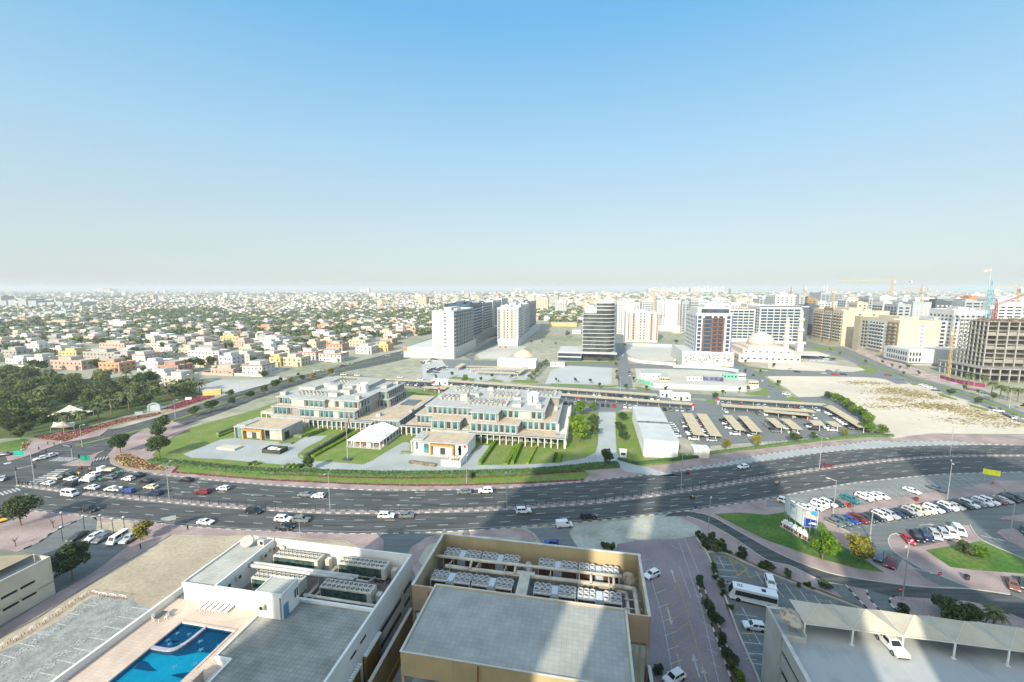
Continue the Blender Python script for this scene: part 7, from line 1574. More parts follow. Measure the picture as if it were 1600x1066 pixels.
# sheds, booth, hut
sd_=root_at('long_shed',29,198.5,'long white shed with a pale grey roof and a dark ridge band','shed'); m=LB(29,198.5); m.box(22.3,35.6,173.8,223.5,0,7); m.build('wall',mat('shed_white',(.66,.66,.63),.7,.03,.3),sd_)
SR=mat('shed_roof',(.47,.48,.46),.7,.05,.15); m=LB(29,198.5); m.box(22.1,35.8,173.6,196,7,7.15); m.box(22.1,35.8,199,223.7,7,7.15); m.box(22.1,35.8,196,199,7,7.08,1); m.build('roof',[SR,mat('dark_band',(.17,.165,.14),.9,.3,.6)],sd_)
m=LB(29,198.5); m.box(22.0,22.28,174,223,.4,.9); m.build('gutter',CONC,sd_)
bo=root_at('guard_booth',14,171.6,'tiny white guard booth at the end of the driveway','booth'); m=MB(); m.box(-1.3,1.3,-1.1,1.1,0,2.7); m.box(-1.5,1.5,-1.3,1.3,2.7,2.9); m.build('wall',WHT,bo); m=MB(); m.box(-.9,.9,-1.14,-1.1,1.1,2.1); m.build('window',GLAS,bo); m=MB(); m.box(1.1,1.14,-.5,.4,0,2.1); m.build('door',METL,bo)
hu=root_at('gate_hut',45,178.2,'small white hut with a dark gate beside the pink pavement','hut'); m=LB(45,178.2); m.box(42,48,176,181,0,3.5); m.box(41.8,48.2,175.8,181.2,3.5,3.65); m.build('wall',mat('hut_white',(.6,.59,.55)),hu); m=MB(T=Matrix.Translation((3.05,-.6,0))); m.box(-.04,.04,-1.0,1.0,0,2.6); m.build('door',DMET,hu)
# striped-shade car ports
SHD=mat('carport_shade',(.50,.42,.28),.85,.04,.5,kind='tile',bs=(40,.9),mortar=.02)
m=MB(); m.tube((0,0,0),(0,0,2.75),.1,n=6); PST=m.mesh('post',WHT)
def carport(a0,a1,b0,b1,l,skew=0,z=2.9):
    r=root_at('carport',(a0+a1)/2,(b0+b1)/2,l,'carport','beige carports of the big car park'); ca,cb=(a0+a1)/2,(b0+b1)/2
    m=MB(); w,d_=(a1-a0)/2,(b1-b0)/2; m.add([(-w,-d_,z),(w,-d_,z),(w+skew,d_,z),(-w+skew,d_,z),(-w,-d_,z-.15),(w,-d_,z-.15),(w+skew,d_,z-.15),(-w+skew,d_,z-.15)],[(0,1,2,3),(7,6,5,4),(0,4,5,1),(1,5,6,2),(2,6,7,3),(3,7,4,0)]); m.build('roof',SHD,r)
    long_b=d_>w; n=max(2,int((2*d_ if long_b else 2*w)/5.2)+1); trs=[]
    for i in range(n):
        t=-1+2*i/(n-1); trs.append((skew*(t+1)/2,d_*.97*t,0,0,1,1) if long_b else (w*.98*t,0,0,0,1,1))
    many(r,'post',PST,trs); return r
od2=['first','second','third','fourth','fifth','sixth','seventh','eighth']
for i,(a0,a1,b0,b1,sk) in enumerate(((46.2,51.2,196.2,230.8,1.9),(53.3,58.2,196.2,230.8,2.0),(66.8,71.2,206.6,230.3,1.2),(73.6,78.0,205.8,230.5,1.8),(87.2,91.4,213.9,229.3,.8),(93.6,98,212.9,229.2,1),(106,111.2,220.8,229,1.5),(113.9,118.2,220.6,229,.9))):
    carport(a0,a1,b0,b1,'%s from the left of the short beige carports pointing at the main road'%od2[i],sk)
def cpl(p0,p1,w,l,z=2.9):       # long carport from p0 to p1 in grid metres
    a,b=LG(*p0),LG(*p1); c=(a+b)/2; L_=(b-a).length; an=math.atan2((b-a).y,(b-a).x); r=empty('carport',c,an,l,'carport','beige carports of the big car park')
    m=MB(); m.box(-L_/2,L_/2,-w/2,w/2,z-.15,z); m.build('roof',SHD,r); many(r,'post',PST,[(-L_/2+.4+(L_-.8)*i/max(1,int(L_/6)),0,0,0,1,1) for i in range(int(L_/6)+1)])
for p0,p1,w,l in (((-98,283),(41,268),5.4,'very long beige carport nearest the boundary street'),((-98,267.5),(58,250),5.4,'very long beige carport in the second row behind the offices'),((-90,252),(-40,247),4.5,'beige carport just behind the right office block'),((-186,281),(-108,279),5.4,'long beige carport behind the left office block'),((-108,262),(-92,260.5),5,'short beige carport end behind the link building'),((76,266.5),(131,262),5.4,'right hand long carport along the boundary street'),((73,250.5),(118,246.5),5.4,'right hand long carport in the second row'),((92,243),(112,239),4.5,'right hand carport in the third row'),((131,261),(127.5,221),5,'diagonal beige carport beside the dense tree row')): cpl(p0,p1,w,l)
for (x0,y0),(x1,y1),w,l in (((500,855),(1130,868),4.5,'far beige carport in the lot behind the warehouse front'),((540,885),(1080,890),4.5,'middle beige carport in that far lot'),((600,915),(1090,935),4.5,'near beige carport in that far lot'),((395,870),(470,825),5,'short slanting carport at the left end of the far lot'),((1080,935),(1180,865),5,'short slanting carport at the right end of the far lot')):
    a,b=toL(P('V4',x0,y0)),toL(P('V4',x1,y1)); cpl(a,b,w,l,3)
for r_,x,y,x1,h,l,dp in (('V4',90,1035,290,3.2,'white gate cabin with a red sign at the boundary street',5),('C',918,755,990,3,'low cream cabin at the car park edge',5),('C',990,775,1100,3.3,'low white gate building with dark doors',6)):
    a,b=toL(P(r_,x,y)),toL(P(r_,x1,y)); c=root_at('cabin',(a[0]+b[0])/2,b[1]+dp/2,l,'cabin'); w=abs(b[0]-a[0])/2; m=MB(); m.box(-w,w,-dp/2,dp/2,0,h); m.box(-w-.2,w+.2,-dp/2-.2,dp/2+.2,h,h+.25); m.build('wall',WHT,c)
    for i in range(3): m=MB(); x_=-w+w*2*(i+.5)/3; m.box(x_-.7,x_+.7,-dp/2-.04,-dp/2,.9 if i!=1 else 0,2.2); m.build('window' if i!=1 else 'door',GLAS,c)
wh=P('V4',850,830); a,b=toL(wh),toL(P('V4',1290,838)); c=root_at('warehouse',(a[0]+b[0])/2,a[1]+9,'long white warehouse with a pale blue grey roof in front of the sand heap','warehouse'); w=(b[0]-a[0])/2; m=MB(); m.box(-w,w,-8.5,9,0,6.2); m.build('wall',mat('warehouse_white',(.7,.68,.65)),c); m=MB(); m.add([(-w-.3,-8.8,6.2),(w+.3,-8.8,6.2),(w+.3,.2,7.1),(-w-.3,.2,7.1),(w+.3,9.3,6.2),(-w-.3,9.3,6.2)],[(0,1,2,3),(3,2,4,5)]); m.build('roof',mat('warehouse_roof',(.52,.56,.56)),c)
for i in range(5): m=MB(); x_=-w+2*w*(i+.5)/5; m.box(x_-.5,x_+.5,-8.56,-8.5,3,4); m.build('window',GLAS,c)
# parked cars under and around the carports, and in the far lots: small in the photograph, one mesh each
def smallcar(c):
    m=MB(); m.prism([(-2.2,-.85),(2.2,-.85),(2.3,0),(2.2,.85),(-2.2,.85),(-2.25,0)],.3,.95,0); m.add([(-1.8,-.8,.95),(1.1,-.8,.95),(1.1,.8,.95),(-1.8,.8,.95),(-1.3,-.65,1.45),(.4,-.65,1.45),(.4,.65,1.45),(-1.3,.65,1.45)],[(0,1,5,4),(1,2,6,5),(2,3,7,6),(3,0,4,7)],1); m.add([(-1.3,-.65,1.46),(.4,-.65,1.46),(.4,.65,1.46),(-1.3,.65,1.46)],[(0,1,2,3)],0)
    for x in (-1.35,1.35):
        for s in (-1,1): m.T=Matrix.Translation((x,s*.82,.32))@Matrix.Rotation(math.pi/2,4,'X'); m.lathe([(.01,-.08),(.32,-.08),(.32,.08),(.01,.08)],10,2); m.T=None
    return m.mesh('parked_car',[paint(c),CGL,TYRE])
SC_={c:smallcar(c) for c in ('white','silver','grey','black','red','navy','dark','maroon','yellow')}
rr=random.Random(9); WTS=(('white',9),('silver',3),('grey',3),('black',3),('red',1),('navy',1),('dark',2),('maroon',1))
def pick(): return rr.choices([w_[0] for w_ in WTS],[w_[1] for w_ in WTS])[0]
def sc(a,b,ang,where,g,c=None,z=.07):
    c=c or pick(); o=put('parked_car',SC_[c],None,LG(a,b,z)+Vector((rr.uniform(-.2,.2),rr.uniform(-.2,.2),0)),ang-GR+rr.uniform(-.03,.03)); tag(o,'%s car parked %s'%(c,where),'car',g+', '+c)
for i,(a0,b0,b1,sk,n) in enumerate(((46.6,197,229,1.9,12),(53.8,197,229,2,12),(67,207.5,229,1.2,8),(74,206.5,229,1.8,8),(87.4,215,228,.8,5),(94,214,228,1,5),(106.5,222,228.5,1.5,3),(114.2,222,228.5,.9,3))):
    for k in range(n):
        if rr.random()<.9: b=b0+(b1-b0)*k/(n-1); sc(a0+sk*k/n+.2,b,math.pi,'under the %s short carport from the left'%od2[i],'cars under the %s short carport'%od2[i])
def rowL(p0,p1,n,ang,where,g,f=.85):
    for k in range(n):
        if rr.random()<f: t=k/max(1,n-1); sc(p0[0]+(p1[0]-p0[0])*t,p0[1]+(p1[1]-p0[1])*t,ang,where,g)
rowL((-20,247.8),(57,243.6),26,-math.pi/2,'in front of the second long carport, left of the entrance','cars before the second long carport')
rowL((-95,281),(41,266.6),44,-math.pi/2,'under the carport nearest the boundary street','cars under the street carport',.8)
rowL((-180,277.8),(-110,276),24,-math.pi/2,'under the carport behind the left office block','cars behind the left office block',.8)
rowL((77,262.5),(128,258.6),17,-math.pi/2,'under the right hand carport by the boundary street','cars under the right street carport',.5); rowL((74,246.5),(116,242.5),14,-math.pi/2,'under the right hand second carport','cars under the right second carport',.5)
rowL((129,257),(125.6,223),11,math.pi,'under the diagonal carport by the tree row','cars under the diagonal carport',.8)
def fleet(r_,pts,where,g,ang,c=None):
    for x,y in pts: a,b=toL(P(r_,x,y)); sc(a,b,ang,where,g,c)
fleet('T3',[(690,400),(700,415),(710,432),(720,448),(730,465),(735,485)],'in the strip right of the long shed','cars right of the shed',math.pi)
fleet('V4',[(x,y) for x,y in ((10,760),(30,775),(55,760),(75,772),(100,755),(125,765),(150,745),(20,790),(60,792),(5,775),(90,742),(120,742))],'in the crowded lot before the white corner tower','cars before the white corner tower',.3)
fleet('V4',[(75,860),(95,872),(120,858),(150,850),(170,870),(100,890),(135,885),(190,860),(215,845),(245,840),(255,862),(160,895),(265,830)],'in the cluster behind the gate cabin','cars behind the gate cabin',.8)
fleet('V4',[(880,605),(940,605)],'alone on the pale plot by the orange striped tower','yellow cars on the pale plot',1.2,'yellow')
fleet('V7',[(195,895),(215,900),(265,915),(290,910),(350,945),(380,960),(400,975),(440,965),(480,990),(340,1000),(500,975),(150,935),(200,985),(230,1000)],'in the lot beside the minarets','cars beside the minarets',.4)
fleet('C',[(1490,620),(1545,655)],'driving on the curved street left of the sandy plot','cars on the curved street',1.2)
fleet('D',[(140,706),(375,714),(340,728),(435,714)],'on the street above the sandy plot','cars above the sandy plot',0); fleet('D',[(410,734)],'bright on the street above the sandy plot','cars above the sandy plot',0,'red'); fleet('D',[(465,734),(180,718)],'on the street above the sandy plot, beside the red one','cars above the sandy plot',0,'navy')
fleet('D',[(740,738),(955,802),(985,812),(1010,822),(1035,834),(1400,945),(1425,962),(1480,985),(1510,998),(1540,1010),(1570,1024),(820,762),(110,858),(20,803)],'on or beside the boulevard at the right','cars along the boulevard',-.5); fleet('D',[(1255,828)],'beside the site boards at the boulevard','red car at the boulevard',-.4,'red')
fleet('V3',[(400,1020),(500,1015),(780,945),(1210,850),(690,965),(1380,820)],'on the side street near the villas','cars on the side street',.9)
fleet('V5',[(900,890),(915,905),(905,930),(760,425),(825,700)],'on the straight street running away','cars on the straight street',1.4)
fleet('B',[(540,618),(625,622),(890,635),(1015,648)],'on the boundary street behind the carports','cars on the boundary street',0,'white')
# ------------------------------------------------------------------ towers, mosque, cranes
def PB_(x,y,b):                  # where the sight line through a surveyed point meets the plane b = const: (a, z)
    u=(x-800)/FOC; v=(533-y)/FOC; dz=-math.sin(PITCH)+v*math.cos(PITCH); dy=math.cos(PITCH)+v*math.sin(PITCH)
    da=u*CA-dy*SA; db=u*SA+dy*CA; t=b/db; return (t*da, CAMH+t*dz)
WT=mat('tower_white',(.49,.49,.475),.8,.03,.1); CRM=mat('tower_cream',(.50,.43,.31),.8,.04,.1); CRM2=mat('tower_sand',(.42,.35,.24),.8,.04,.1); GRT=mat('tower_grey',(.30,.32,.33),.8,.05,.1); BLT=mat('tower_dark',(.07,.085,.10),.6,.1,.1); BRN=mat('tower_brown',(.15,.085,.07),.8,.1,.1); BRZ=mat('tower_bronze',(.26,.18,.10),.8,.1,.1); ORG=mat('tower_orange',(.50,.17,.05),.8); YLT=mat('tower_yellow',(.60,.42,.12),.8); BLG=mat('blue_tower_glass',(.025,.06,.095),.35,.3,.2,spec=.4)
TWG=mat('tower_window',(.035,.05,.065),.4,.35,.1,spec=.35)
def pn(m_): 
    k='pane_'+m_.name
    if k not in _pn: m=MB(); m.box(-.5,.5,-.1,.1,-.5,.5); _pn[k]=m.mesh('window',m_)
    return _pn[k]
_pn={}
def bm_(m_):
    k='bal_'+m_.name
    if k not in _pn: m=MB(); m.box(-.5,.5,-1.3,0,-.08,.08); m.box(-.5,.5,-1.3,-1.2,.08,1.0); m.box(-.5,-.46,-1.2,0,.08,1.0); m.box(.46,.5,-1.2,0,.08,1.0); _pn[k]=m.mesh('balcony',m_)
    return _pn[k]
def tower(l,a0,a1,b0,b1,h,wm,faces,z0=0,pod=None,bands=None,top=True,name='tower_block',cat='apartment block',fl=3.6,accent=None,cap=46):
    a,b=(a0+a1)/2,b0; r=root_at(name,a,b,l,cat); m=LB(a,b); m.box(a0,a1,b0,b1,0,h); 
    for e in ((a0,a1,b0,b0+.3),(a0,a1,b1-.3,b1),(a0,a0+.3,b0+.3,b1-.3),(a1-.3,a1,b0+.3,b1-.3)): m.box(*e,h,h+1.1)
    m.build('wall',wm,r); nf=int((h-z0)/fl)
    if top: 
        m=LB(a,b); w=(a1-a0); d_=(b1-b0); m.box(a0+w*.3,a0+w*.62,b0+d_*.25,b0+d_*.7,h,h+3.4); m.box(a0+w*.7,a0+w*.85,b0+d_*.3,b0+d_*.5,h,h+2); m.box(a0+w*.1,a0+w*.22,b0+d_*.2,b0+d_*.4,h,h+1.6); m.build('roof_house',wm,r)
    if bands:
        for k in range(nf+1): m=LB(a,b); z=z0+fl*k; m.box(a0-.5,a1+.5,b0-.5,b1+.5,z-.35,z+.35); m.build('floor_band',bands,r)
    for f in faces:
        side,u0,u1,pitch,w,hh,gm=f[:7]; bal=f[7] if len(f)>7 else None
        L_=(a1-a0) if side=='F' else (b1-b0); s0,s1=L_*u0,L_*u1; n=max(1,int(round((s1-s0)/pitch))); trs=[];tb=[]
        for i in range(n):
            s=s0+(s1-s0)*(i+.5)/n
            for k in range(nf):
                z=z0+fl*(k+.55)
                if side=='F': t=(a0+s-a,-.05,z,0)
                elif side=='R': t=(a1-a+.05,s,z,math.pi/2)
                else: t=(a0-a-.05,s,z,-math.pi/2)
                trs.append((*t,(s1-s0)/n*w,fl*hh)); 
                if bal and (i+k*0)%1==0: tb.append((t[0],t[1],z-fl*.42,t[3],(s1-s0)/n*.8,1))
        many(r,'window',pn(gm),trs,cap=cap)
        if bal: many(r,'balcony',bm_(bal),tb,cap=cap)
    if accent:
        for side,u0,u1,z_0,z_1,am in accent:
            m=LB(a,b)
            if side=='F': m.box(a0+(a1-a0)*u0,a0+(a1-a0)*u1,b0-.04,b0,z_0,z_1)
            elif side=='L': m.box(a0-.04,a0,b0+(b1-b0)*u0,b0+(b1-b0)*u1,z_0,z_1)
            else: m.box(a1,a1+.04,b0+(b1-b0)*u0,b0+(b1-b0)*u1,z_0,z_1)
            m.build('facade_panel',am,r)
    if pod:
        p0,p1,q0,q1,ph,pm=pod; m=LB(a,b); m.box(p0,p1,q0,q1,0,ph); m.box(p0,p1,q0,q0+.3,ph,ph+.9); m.box(p0,p0+.3,q0+.3,q1,ph,ph+.9); m.box(p1-.3,p1,q0+.3,q1,ph,ph+.9); m.build('podium',pm,r)
    return r
G_=TWG
t=tower('white corner tower with a column of small windows and red brown balcony side',-153,-131,396,466,45,WT,(('F',.5,.7,5,.5,.4,BLT),('R',.02,.98,6.2,.5,.6,BLT,GRT)),z0=9,pod=(-181,-129,390,470,9.5,WT),accent=(('F',.47,.49,8,42,GRT),('R',.0,.98,40,45,GRT),('R',.12,.16,10,40,BRN),('R',.30,.34,10,40,BRN),('R',.48,.52,10,40,BRN),('R',.66,.70,10,40,BRN),('R',.84,.88,10,40,BRN)))
m=LB(-142,396); m.box(-160.6,-159,389.9,390,3.6,5.2); m.box(-152,-149,389.9,390,3.6,5.2); m.box(-143,-140,389.9,390,3.6,5.2)
m.build('podium_window',CONC,t); m=LB(-142,396); m.box(-181.1,-177,389.8,390,6.5,10.2); m.box(-146,-144.6,389.8,390,8.8,10.2); m.build('orange_sign',ORG,t)
tower('blue glass tower behind the white corner tower',-172,-141,486,545,48,BLG,(('F',.02,.98,4,.85,.55,G_),('R',0,1,5,.5,.6,BLT,mat('pale_blue',(.40,.50,.55)))),z0=9,pod=(-160,-137,470,560,9,GRT))
tower('grey balcony tower third in the row behind the white corner tower',-168,-147,566,630,46,GRT,(('R',0,1,6,.5,.6,BLT,WT),('F',0,1,5,.5,.5,G_)),z0=9,pod=(-155,-139,562,640,9,GRT))
tower('white slab tower fourth in the row behind the white corner tower',-172,-151,650,715,47,WT,(('R',.2,1,6,.5,.6,BLT,WT),('F',.1,.3,5,.5,.5,G_)),z0=9,pod=(-160,-141,645,720,9,WT))
tower('farthest pale blue tower of the row behind the white corner tower',-192,-168,800,860,47,WT,(('F',0,1,5,.8,.5,BLG),('R',0,1,6,.7,.5,BLG)),z0=6)
tower('white tower with orange and yellow striped front and curved balconies',-110,-84.5,497,519,44,WT,(('F',.0,.16,4,.5,.55,G_,GRT),('F',.26,.4,4,.4,.45,G_,YLT),('F',.42,.56,4,.5,.5,BLG),('F',.62,.76,4,.4,.45,G_,YLT),('F',.82,.94,4,.4,.45,G_),('R',.1,.9,4,.4,.45,G_)),z0=7,pod=(-107,-83.5,489,525,7.5,WT),accent=(('F',.585,.61,7,42,ORG),),fl=3.3)
tower('white slab with dark square windows right behind the striped tower',-112,-86.5,527,600,45.5,WT,(('F',.88,.98,3,.5,.5,BLT),('R',.03,.2,4,.45,.5,BLT),('R',.45,.98,6,.5,.5,GRT,WT)),z0=8,pod=(-90,-83.5,526,705,8,WT))
tower('grey glass tower at the end of the orange striped row',-116,-92,612,720,46,GRT,(('R',0,1,7,.7,.55,G_),('F',.6,1,4,.7,.5,G_)),z0=7)
# round dark glass tower with white floor bands
r=root_at('glass_tower',8,404,'dark glass tower with white floor bands and a rounded right corner','office tower')
def rr_poly(a0,a1,b0,b1,rad,n=10): return [(a0,b1),(a0,b0)]+[(a1-rad+rad*math.sin(i/n*math.pi/2),b0+rad-rad*math.cos(i/n*math.pi/2)) for i in range(n+1)]+[(a1,b1)]
m=LB(8,404); m.prism(rr_poly(-7,22,405,440,9),0,44.5); m.prism(rr_poly(5,22,409,438,8),44.5,54); m.build('glass_wall',mat('banded_glass',(.03,.037,.04),.3,.5,.12,spec=.4,col2=(.075,.09,.09)),r)
for k in range(11): z=8+3.55*k; m=LB(8,404); m.prism(rr_poly(-8,23,404,440.5,9.5),z-.22,z+.22); m.build('floor_band',WT,r)
for z in (47.5,51,54): m=LB(8,404); m.prism(rr_poly(4.5,22.6,408.4,438.5,8.3),z-.35,z+.35); m.build('floor_band',WT,r)
m=LB(8,404); m.box(-6,5,408,436,44.5,50); m.box(-3,2,412,418,50,51.6); m.build('roof_house',WT,r)
m=LB(8,404); m.box(-30,-8.2,398,440,3.4,8.2,0); m.box(-29.6,-8.2,398.4,440,0,3.4,1); m.box(-29.7,-8.5,397.8,398,4.6,7,1); m.box(-30,24,397,404,7.5,8.5,0); m.build('podium',[WT,GLAS],r)
tower('white tower with orange balcony boxes and an orange framed centre',43.5,83,557,585,37,WT,(('F',.06,.12,3,.5,.4,G_,ORG),('F',.19,.29,4,.5,.45,G_,ORG),('F',.42,.5,3,.6,.5,G_),('F',.53,.61,3,.6,.5,G_),('F',.74,.84,4,.5,.45,G_,ORG),('F',.93,.99,3,.5,.4,G_,ORG)),z0=3,accent=(('F',.385,.40,2,27,ORG),('F',.635,.65,2,27,ORG),('F',.40,.635,26,27,ORG),('F',.40,.635,2,3,ORG)),fl=3.4)
tower('white tower with small dark windows behind the orange framed one',38,62,650,700,46,WT,(('F',.05,.35,4,.5,.5,G_),('L',0,1,5,.5,.5,G_)))
tower('white tower with a blank centre strip and window columns either side',103,147,712,745,46,WT,(('F',.03,.3,4,.45,.5,G_),('F',.7,.97,4,.45,.5,G_,CRM)),z0=8,pod=(100,150,705,750,8,WT))
tower('dark ribbed grey tower beside the blank centred white one',149,160,690,760,48,GRT,(('F',0,1,6,.9,.4,BLT),('L',0,1,8,.9,.4,BLT)))
r=tower('tower with violet blue and brown front on a podium of white lattice',91,121.5,400,440,45,WT,(('F',.05,.17,3.6,.75,.75,BLG),('F',.24,.44,4.5,.95,.7,BLG),('F',.46,.76,4.2,.7,.65,G_,BRN),('F',.83,.95,3.6,.75,.75,BLG),('L',.05,.95,6,.4,.5,BLT)),z0=12,pod=(80,122.5,394,446,11.6,WT),accent=(('F',.0,.04,12,44,mat('violet',(.10,.10,.25))),('F',.19,.79,12,42,BRN),('F',.97,1,12,44,mat('violet',(1,1,1)))),fl=3.55,top=False)
m=LB(106,400); m.box(93,120,404,436,45,50.5,0); m.box(96,119,403.9,404,46,49.5,1); m.box(100,116,410,430,50.5,53,0); m.build('roof_house',[WT,G_],r)
m=LB(106,400); rr=random.Random(4)
for i in range(4):
    for k in range(26): a=81.5+i*10+rr.uniform(0,8.6); z=rr.uniform(3.4,10.4); t_=rr.uniform(-1,1); m.bar((a,393.95,z),(a+1.2*math.cos(t_*2),393.95,z+1.2*math.sin(t_*2)),.12,.5)
m.build('lattice',BLT,r)
tower('white grid tower with rows of blue windows left of the cream one',163,203,583,610,42,WT,(('F',.03,.97,6.5,.88,.66,BLG),),z0=4,accent=(('F',0,1,42,43.4,BLT),),top=False)
tower('cream tower with paired dark windows between two white grid towers',232,252,703,730,43,CRM,(('F',.1,.9,5,.5,.45,G_),))
tower('large white and black grid tower behind the minarets',204,258,572,615,45,WT,(('F',.02,.84,7.5,.88,.7,BLG),('L',.0,1,6,.7,.5,BLG)),z0=3,accent=(('F',.86,1.0,3,45,BLT),('F',0,.86,44.6,46,BLT)),top=False)
def bp(l,x0,x1,yt,b,d_,wm,faces,**k): a0,z=PB_(x0,yt,b); a1,_=PB_(x1,yt,b); return tower(l,a0,a1,b,b+d_,max(z,6),wm,faces,**k)
fF=lambda w=.6,p=6,g=G_: (('F',.03,.97,p,w,.5,g),); fFL=lambda w=.6,p=6,g=G_: (('F',.03,.97,p,w,.5,g),('L',.03,.97,p,w,.5,g))
for l,x0,x1,yt,b,d_,wm,fc in (('white block with small windows, first of the hazy row behind the violet tower',1092,1140,475,760,30,WT,fF()),('long white block in the hazy row behind the grid towers',1142,1180,474,860,30,WT,fF()),('pale block with dark roof line in the hazy row',1186,1212,468,820,30,GRT,fF()),('grey ribbed tower behind the right minaret',1212,1249,462,740,40,WT,fFL(.4)),('white tower with grey flank right of the taller minaret',1249,1258,463,730,30,GRT,fF(.3)),
 ('brown half built block far right of the minarets',1262,1277,467,800,30,BRZ,fF(.5)),('dark glass hall with slanting roof in the hazy middle distance',1283,1318,458,1050,50,GRT,fF(.8,8,BLG)),('white block with round corner in the hazy middle distance',1278,1300,473,880,30,WT,fF(.5)),('white block with punched windows in the hazy middle distance',1302,1322,474,900,30,WT,fF(.4)),('long sand coloured low building in the hazy middle distance',1318,1360,467,1200,60,CRM,fF(.4,9)),
 ('white tower with blue window columns in front of the yellow crane',1375,1402,465,720,26,WT,fFL(.5,5,BLG)),('grey blue tower left neighbour of the white one with the yellow crane',1358,1374,466,735,26,GRT,fFL(.5,5,BLG)),('raw concrete block right of the tower with the yellow crane',1403,1424,466,720,30,GRT,fF(.7)),('white balcony block above the cream street blocks',1411,1428,470,660,26,WT,fF(.6)),('white and charcoal checkered block',1427,1456,473,640,30,GRT,fF(.5,5,WT)),('charcoal checkered block next to the paler one',1462,1491,472,640,30,BLT,fF(.5,5,WT)),
 ('grey glass roof block behind the concrete frame tower',1508,1545,472,620,40,GRT,fF(.8,7)),('white block with punched windows behind the concrete frame tower',1491,1545,486,470,30,WT,fFL(.45,4.5)),('long white block at the right edge behind the crane',1560,1600,474,600,40,WT,fF(.7,8)),('orange roofed block in the haze above the concrete frame tower',1515,1548,465,980,40,ORG,fF(.3,9)),('white block in the haze at the right edge',1556,1600,466,900,40,WT,fF(.6,9))):
    bp(l,x0,x1,yt,b,d_,wm,fc,cap=24)
tower('cream and bronze street block with balconies down its long side',291,338,563,632,40.5,CRM,(('F',.3,.42,5,.4,.6,BLG),('F',.62,.72,5,.4,.6,BLG),('L',.03,.3,6,.5,.5,BLT,CRM),('L',.36,.58,5,.5,.5,G_,WT),('L',.64,.96,5.5,.5,.5,BLT,CRM)),z0=6,accent=(('L',.32,.35,0,44,BRZ),('L',.59,.63,0,44,BRZ),('L',.35,.59,40,44,BRZ)))
tower('small pale annex with eight windows beside the cream street block',302,317,555,562.8,18,mat('tower_blue_grey',(.48,.52,.55)),(('F',.1,.9,3.4,.5,.5,G_),),z0=8,top=False,cat='annex',fl=4.6)
tower('cream street block with blank front, bronze and white balcony side',288,322,464,535,36.5,CRM,(('F',.52,.6,3,.5,.3,BLT),('L',.03,.22,5.5,.5,.55,WT,BRZ),('L',.3,.62,5,.6,.6,G_,WT),('L',.66,.8,5,.6,.6,BLG)),z0=5,accent=(('L',.02,.24,9,35,BRZ),('L',.25,.64,9,35,WT),('L',.86,1,0,37,CRM2),('F',.50,.62,12,33,WT)))
tower('white framed rear wing of the cream street block with blue windows',322.5,352,476,520,36,WT,(('F',.05,.4,5,.7,.6,BLG),('F',.62,.95,4,.7,.8,G_)),accent=(('F',.6,1,2,36,CRM2),))
r=root_at('low_hall',296,431,'long low white wall building in front of the cream street block','hall'); m=LB(296,431); m.box(277,352,431,463.5,2,13.5); m.box(279,350,433,463.5,0,2); m.box(277,352,431,431.4,13.5,14.6); m.build('wall',WT,r); many(r,'window',pn(G_),[(-17.5+i*2.4,-.08,z,0,1.2,3) for i in range(4) for z in (5,10)]+[(-19.05,3+i*3,z,-math.pi/2,1.3,3) for i in range(9) for z in (5,10)])
rg=random.Random(12)
for i,(x0,x1,yt,b,mm) in enumerate(((975,1000,474,830,WT),(1003,1022,471,900,WT),(1031,1060,470,960,WT),(1066,1084,472,700,GRT),(1062,1082,466,1100,WT),(1086,1108,470,950,WT),(1112,1135,467,1080,WT),(1150,1175,468,1020,CRM),(1190,1210,464,1120,WT),(1224,1246,470,900,CRM),(1262,1280,478,680,BLT),(1250,1262,482,620,GRT),(1322,1340,470,800,WT),(1340,1356,474,720,CRM),(1380,1400,474,600,WT),(1403,1424,477,560,GRT),(1430,1460,466,900,WT),(1465,1490,464,1000,GRT),(1495,1512,468,800,WT),(1555,1580,470,700,GRT),(868,885,470,1150,WT),(838,856,467,1250,CRM),(812,830,470,1000,WT))):
    n_={WT:'white',GRT:'grey',CRM:'cream',BLT:'dark'}[mm]; bp('plain %s mid rise block among the hazy background towers'%n_,x0,x1,yt,b,rg.uniform(20,34),mm,fFL(rg.uniform(.4,.8),rg.uniform(4,7),rg.choice((G_,BLG))),cap=20)['group']=n_+' blocks in the hazy background'
# concrete frame tower
r=root_at('concrete_frame',315,372,'unfinished concrete frame tower with wide podium and rebar on top','building under construction'); CF=mat('raw_concrete',(.27,.255,.225),.9,.12,.2); A0,B0=315,372
m=LB(A0,B0); m.box(280,352,363,402,9.3,9.9); m.build('slab',CF,r); m=LB(A0,B0); m.box(280,352,363,402,5,5.5); m.build('slab',CF,r)
for k in range(10): m=LB(A0,B0); m.box(287,345,371,396,13+3.35*k,13.35+3.35*k); m.build('slab',CF,r)
m=MB(); m.box(-.28,.28,-.4,.4,0,1); COLM=m.mesh('column',mat('pale_concrete',(.34,.335,.30),.9,.08,.3)); trs=[]
for i in range(10): trs.append((287.4+6.35*i-A0,371.5-B0,9.9,0,1,33.5)); 
for j in range(1,8): trs.append((287.4-A0,371.5+3.45*j-B0,9.9,0,1,33.5))
for i in range(13): trs.append((280.6+5.9*i-A0,363.6-B0,0,0,1,9.4))
for j in range(1,8): trs.append((280.6-A0,363.6+5.3*j-B0,0,0,1,9.4))
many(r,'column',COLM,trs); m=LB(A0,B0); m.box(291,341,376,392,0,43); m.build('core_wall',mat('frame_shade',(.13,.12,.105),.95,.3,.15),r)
m=LB(A0,B0); rr=random.Random(3)
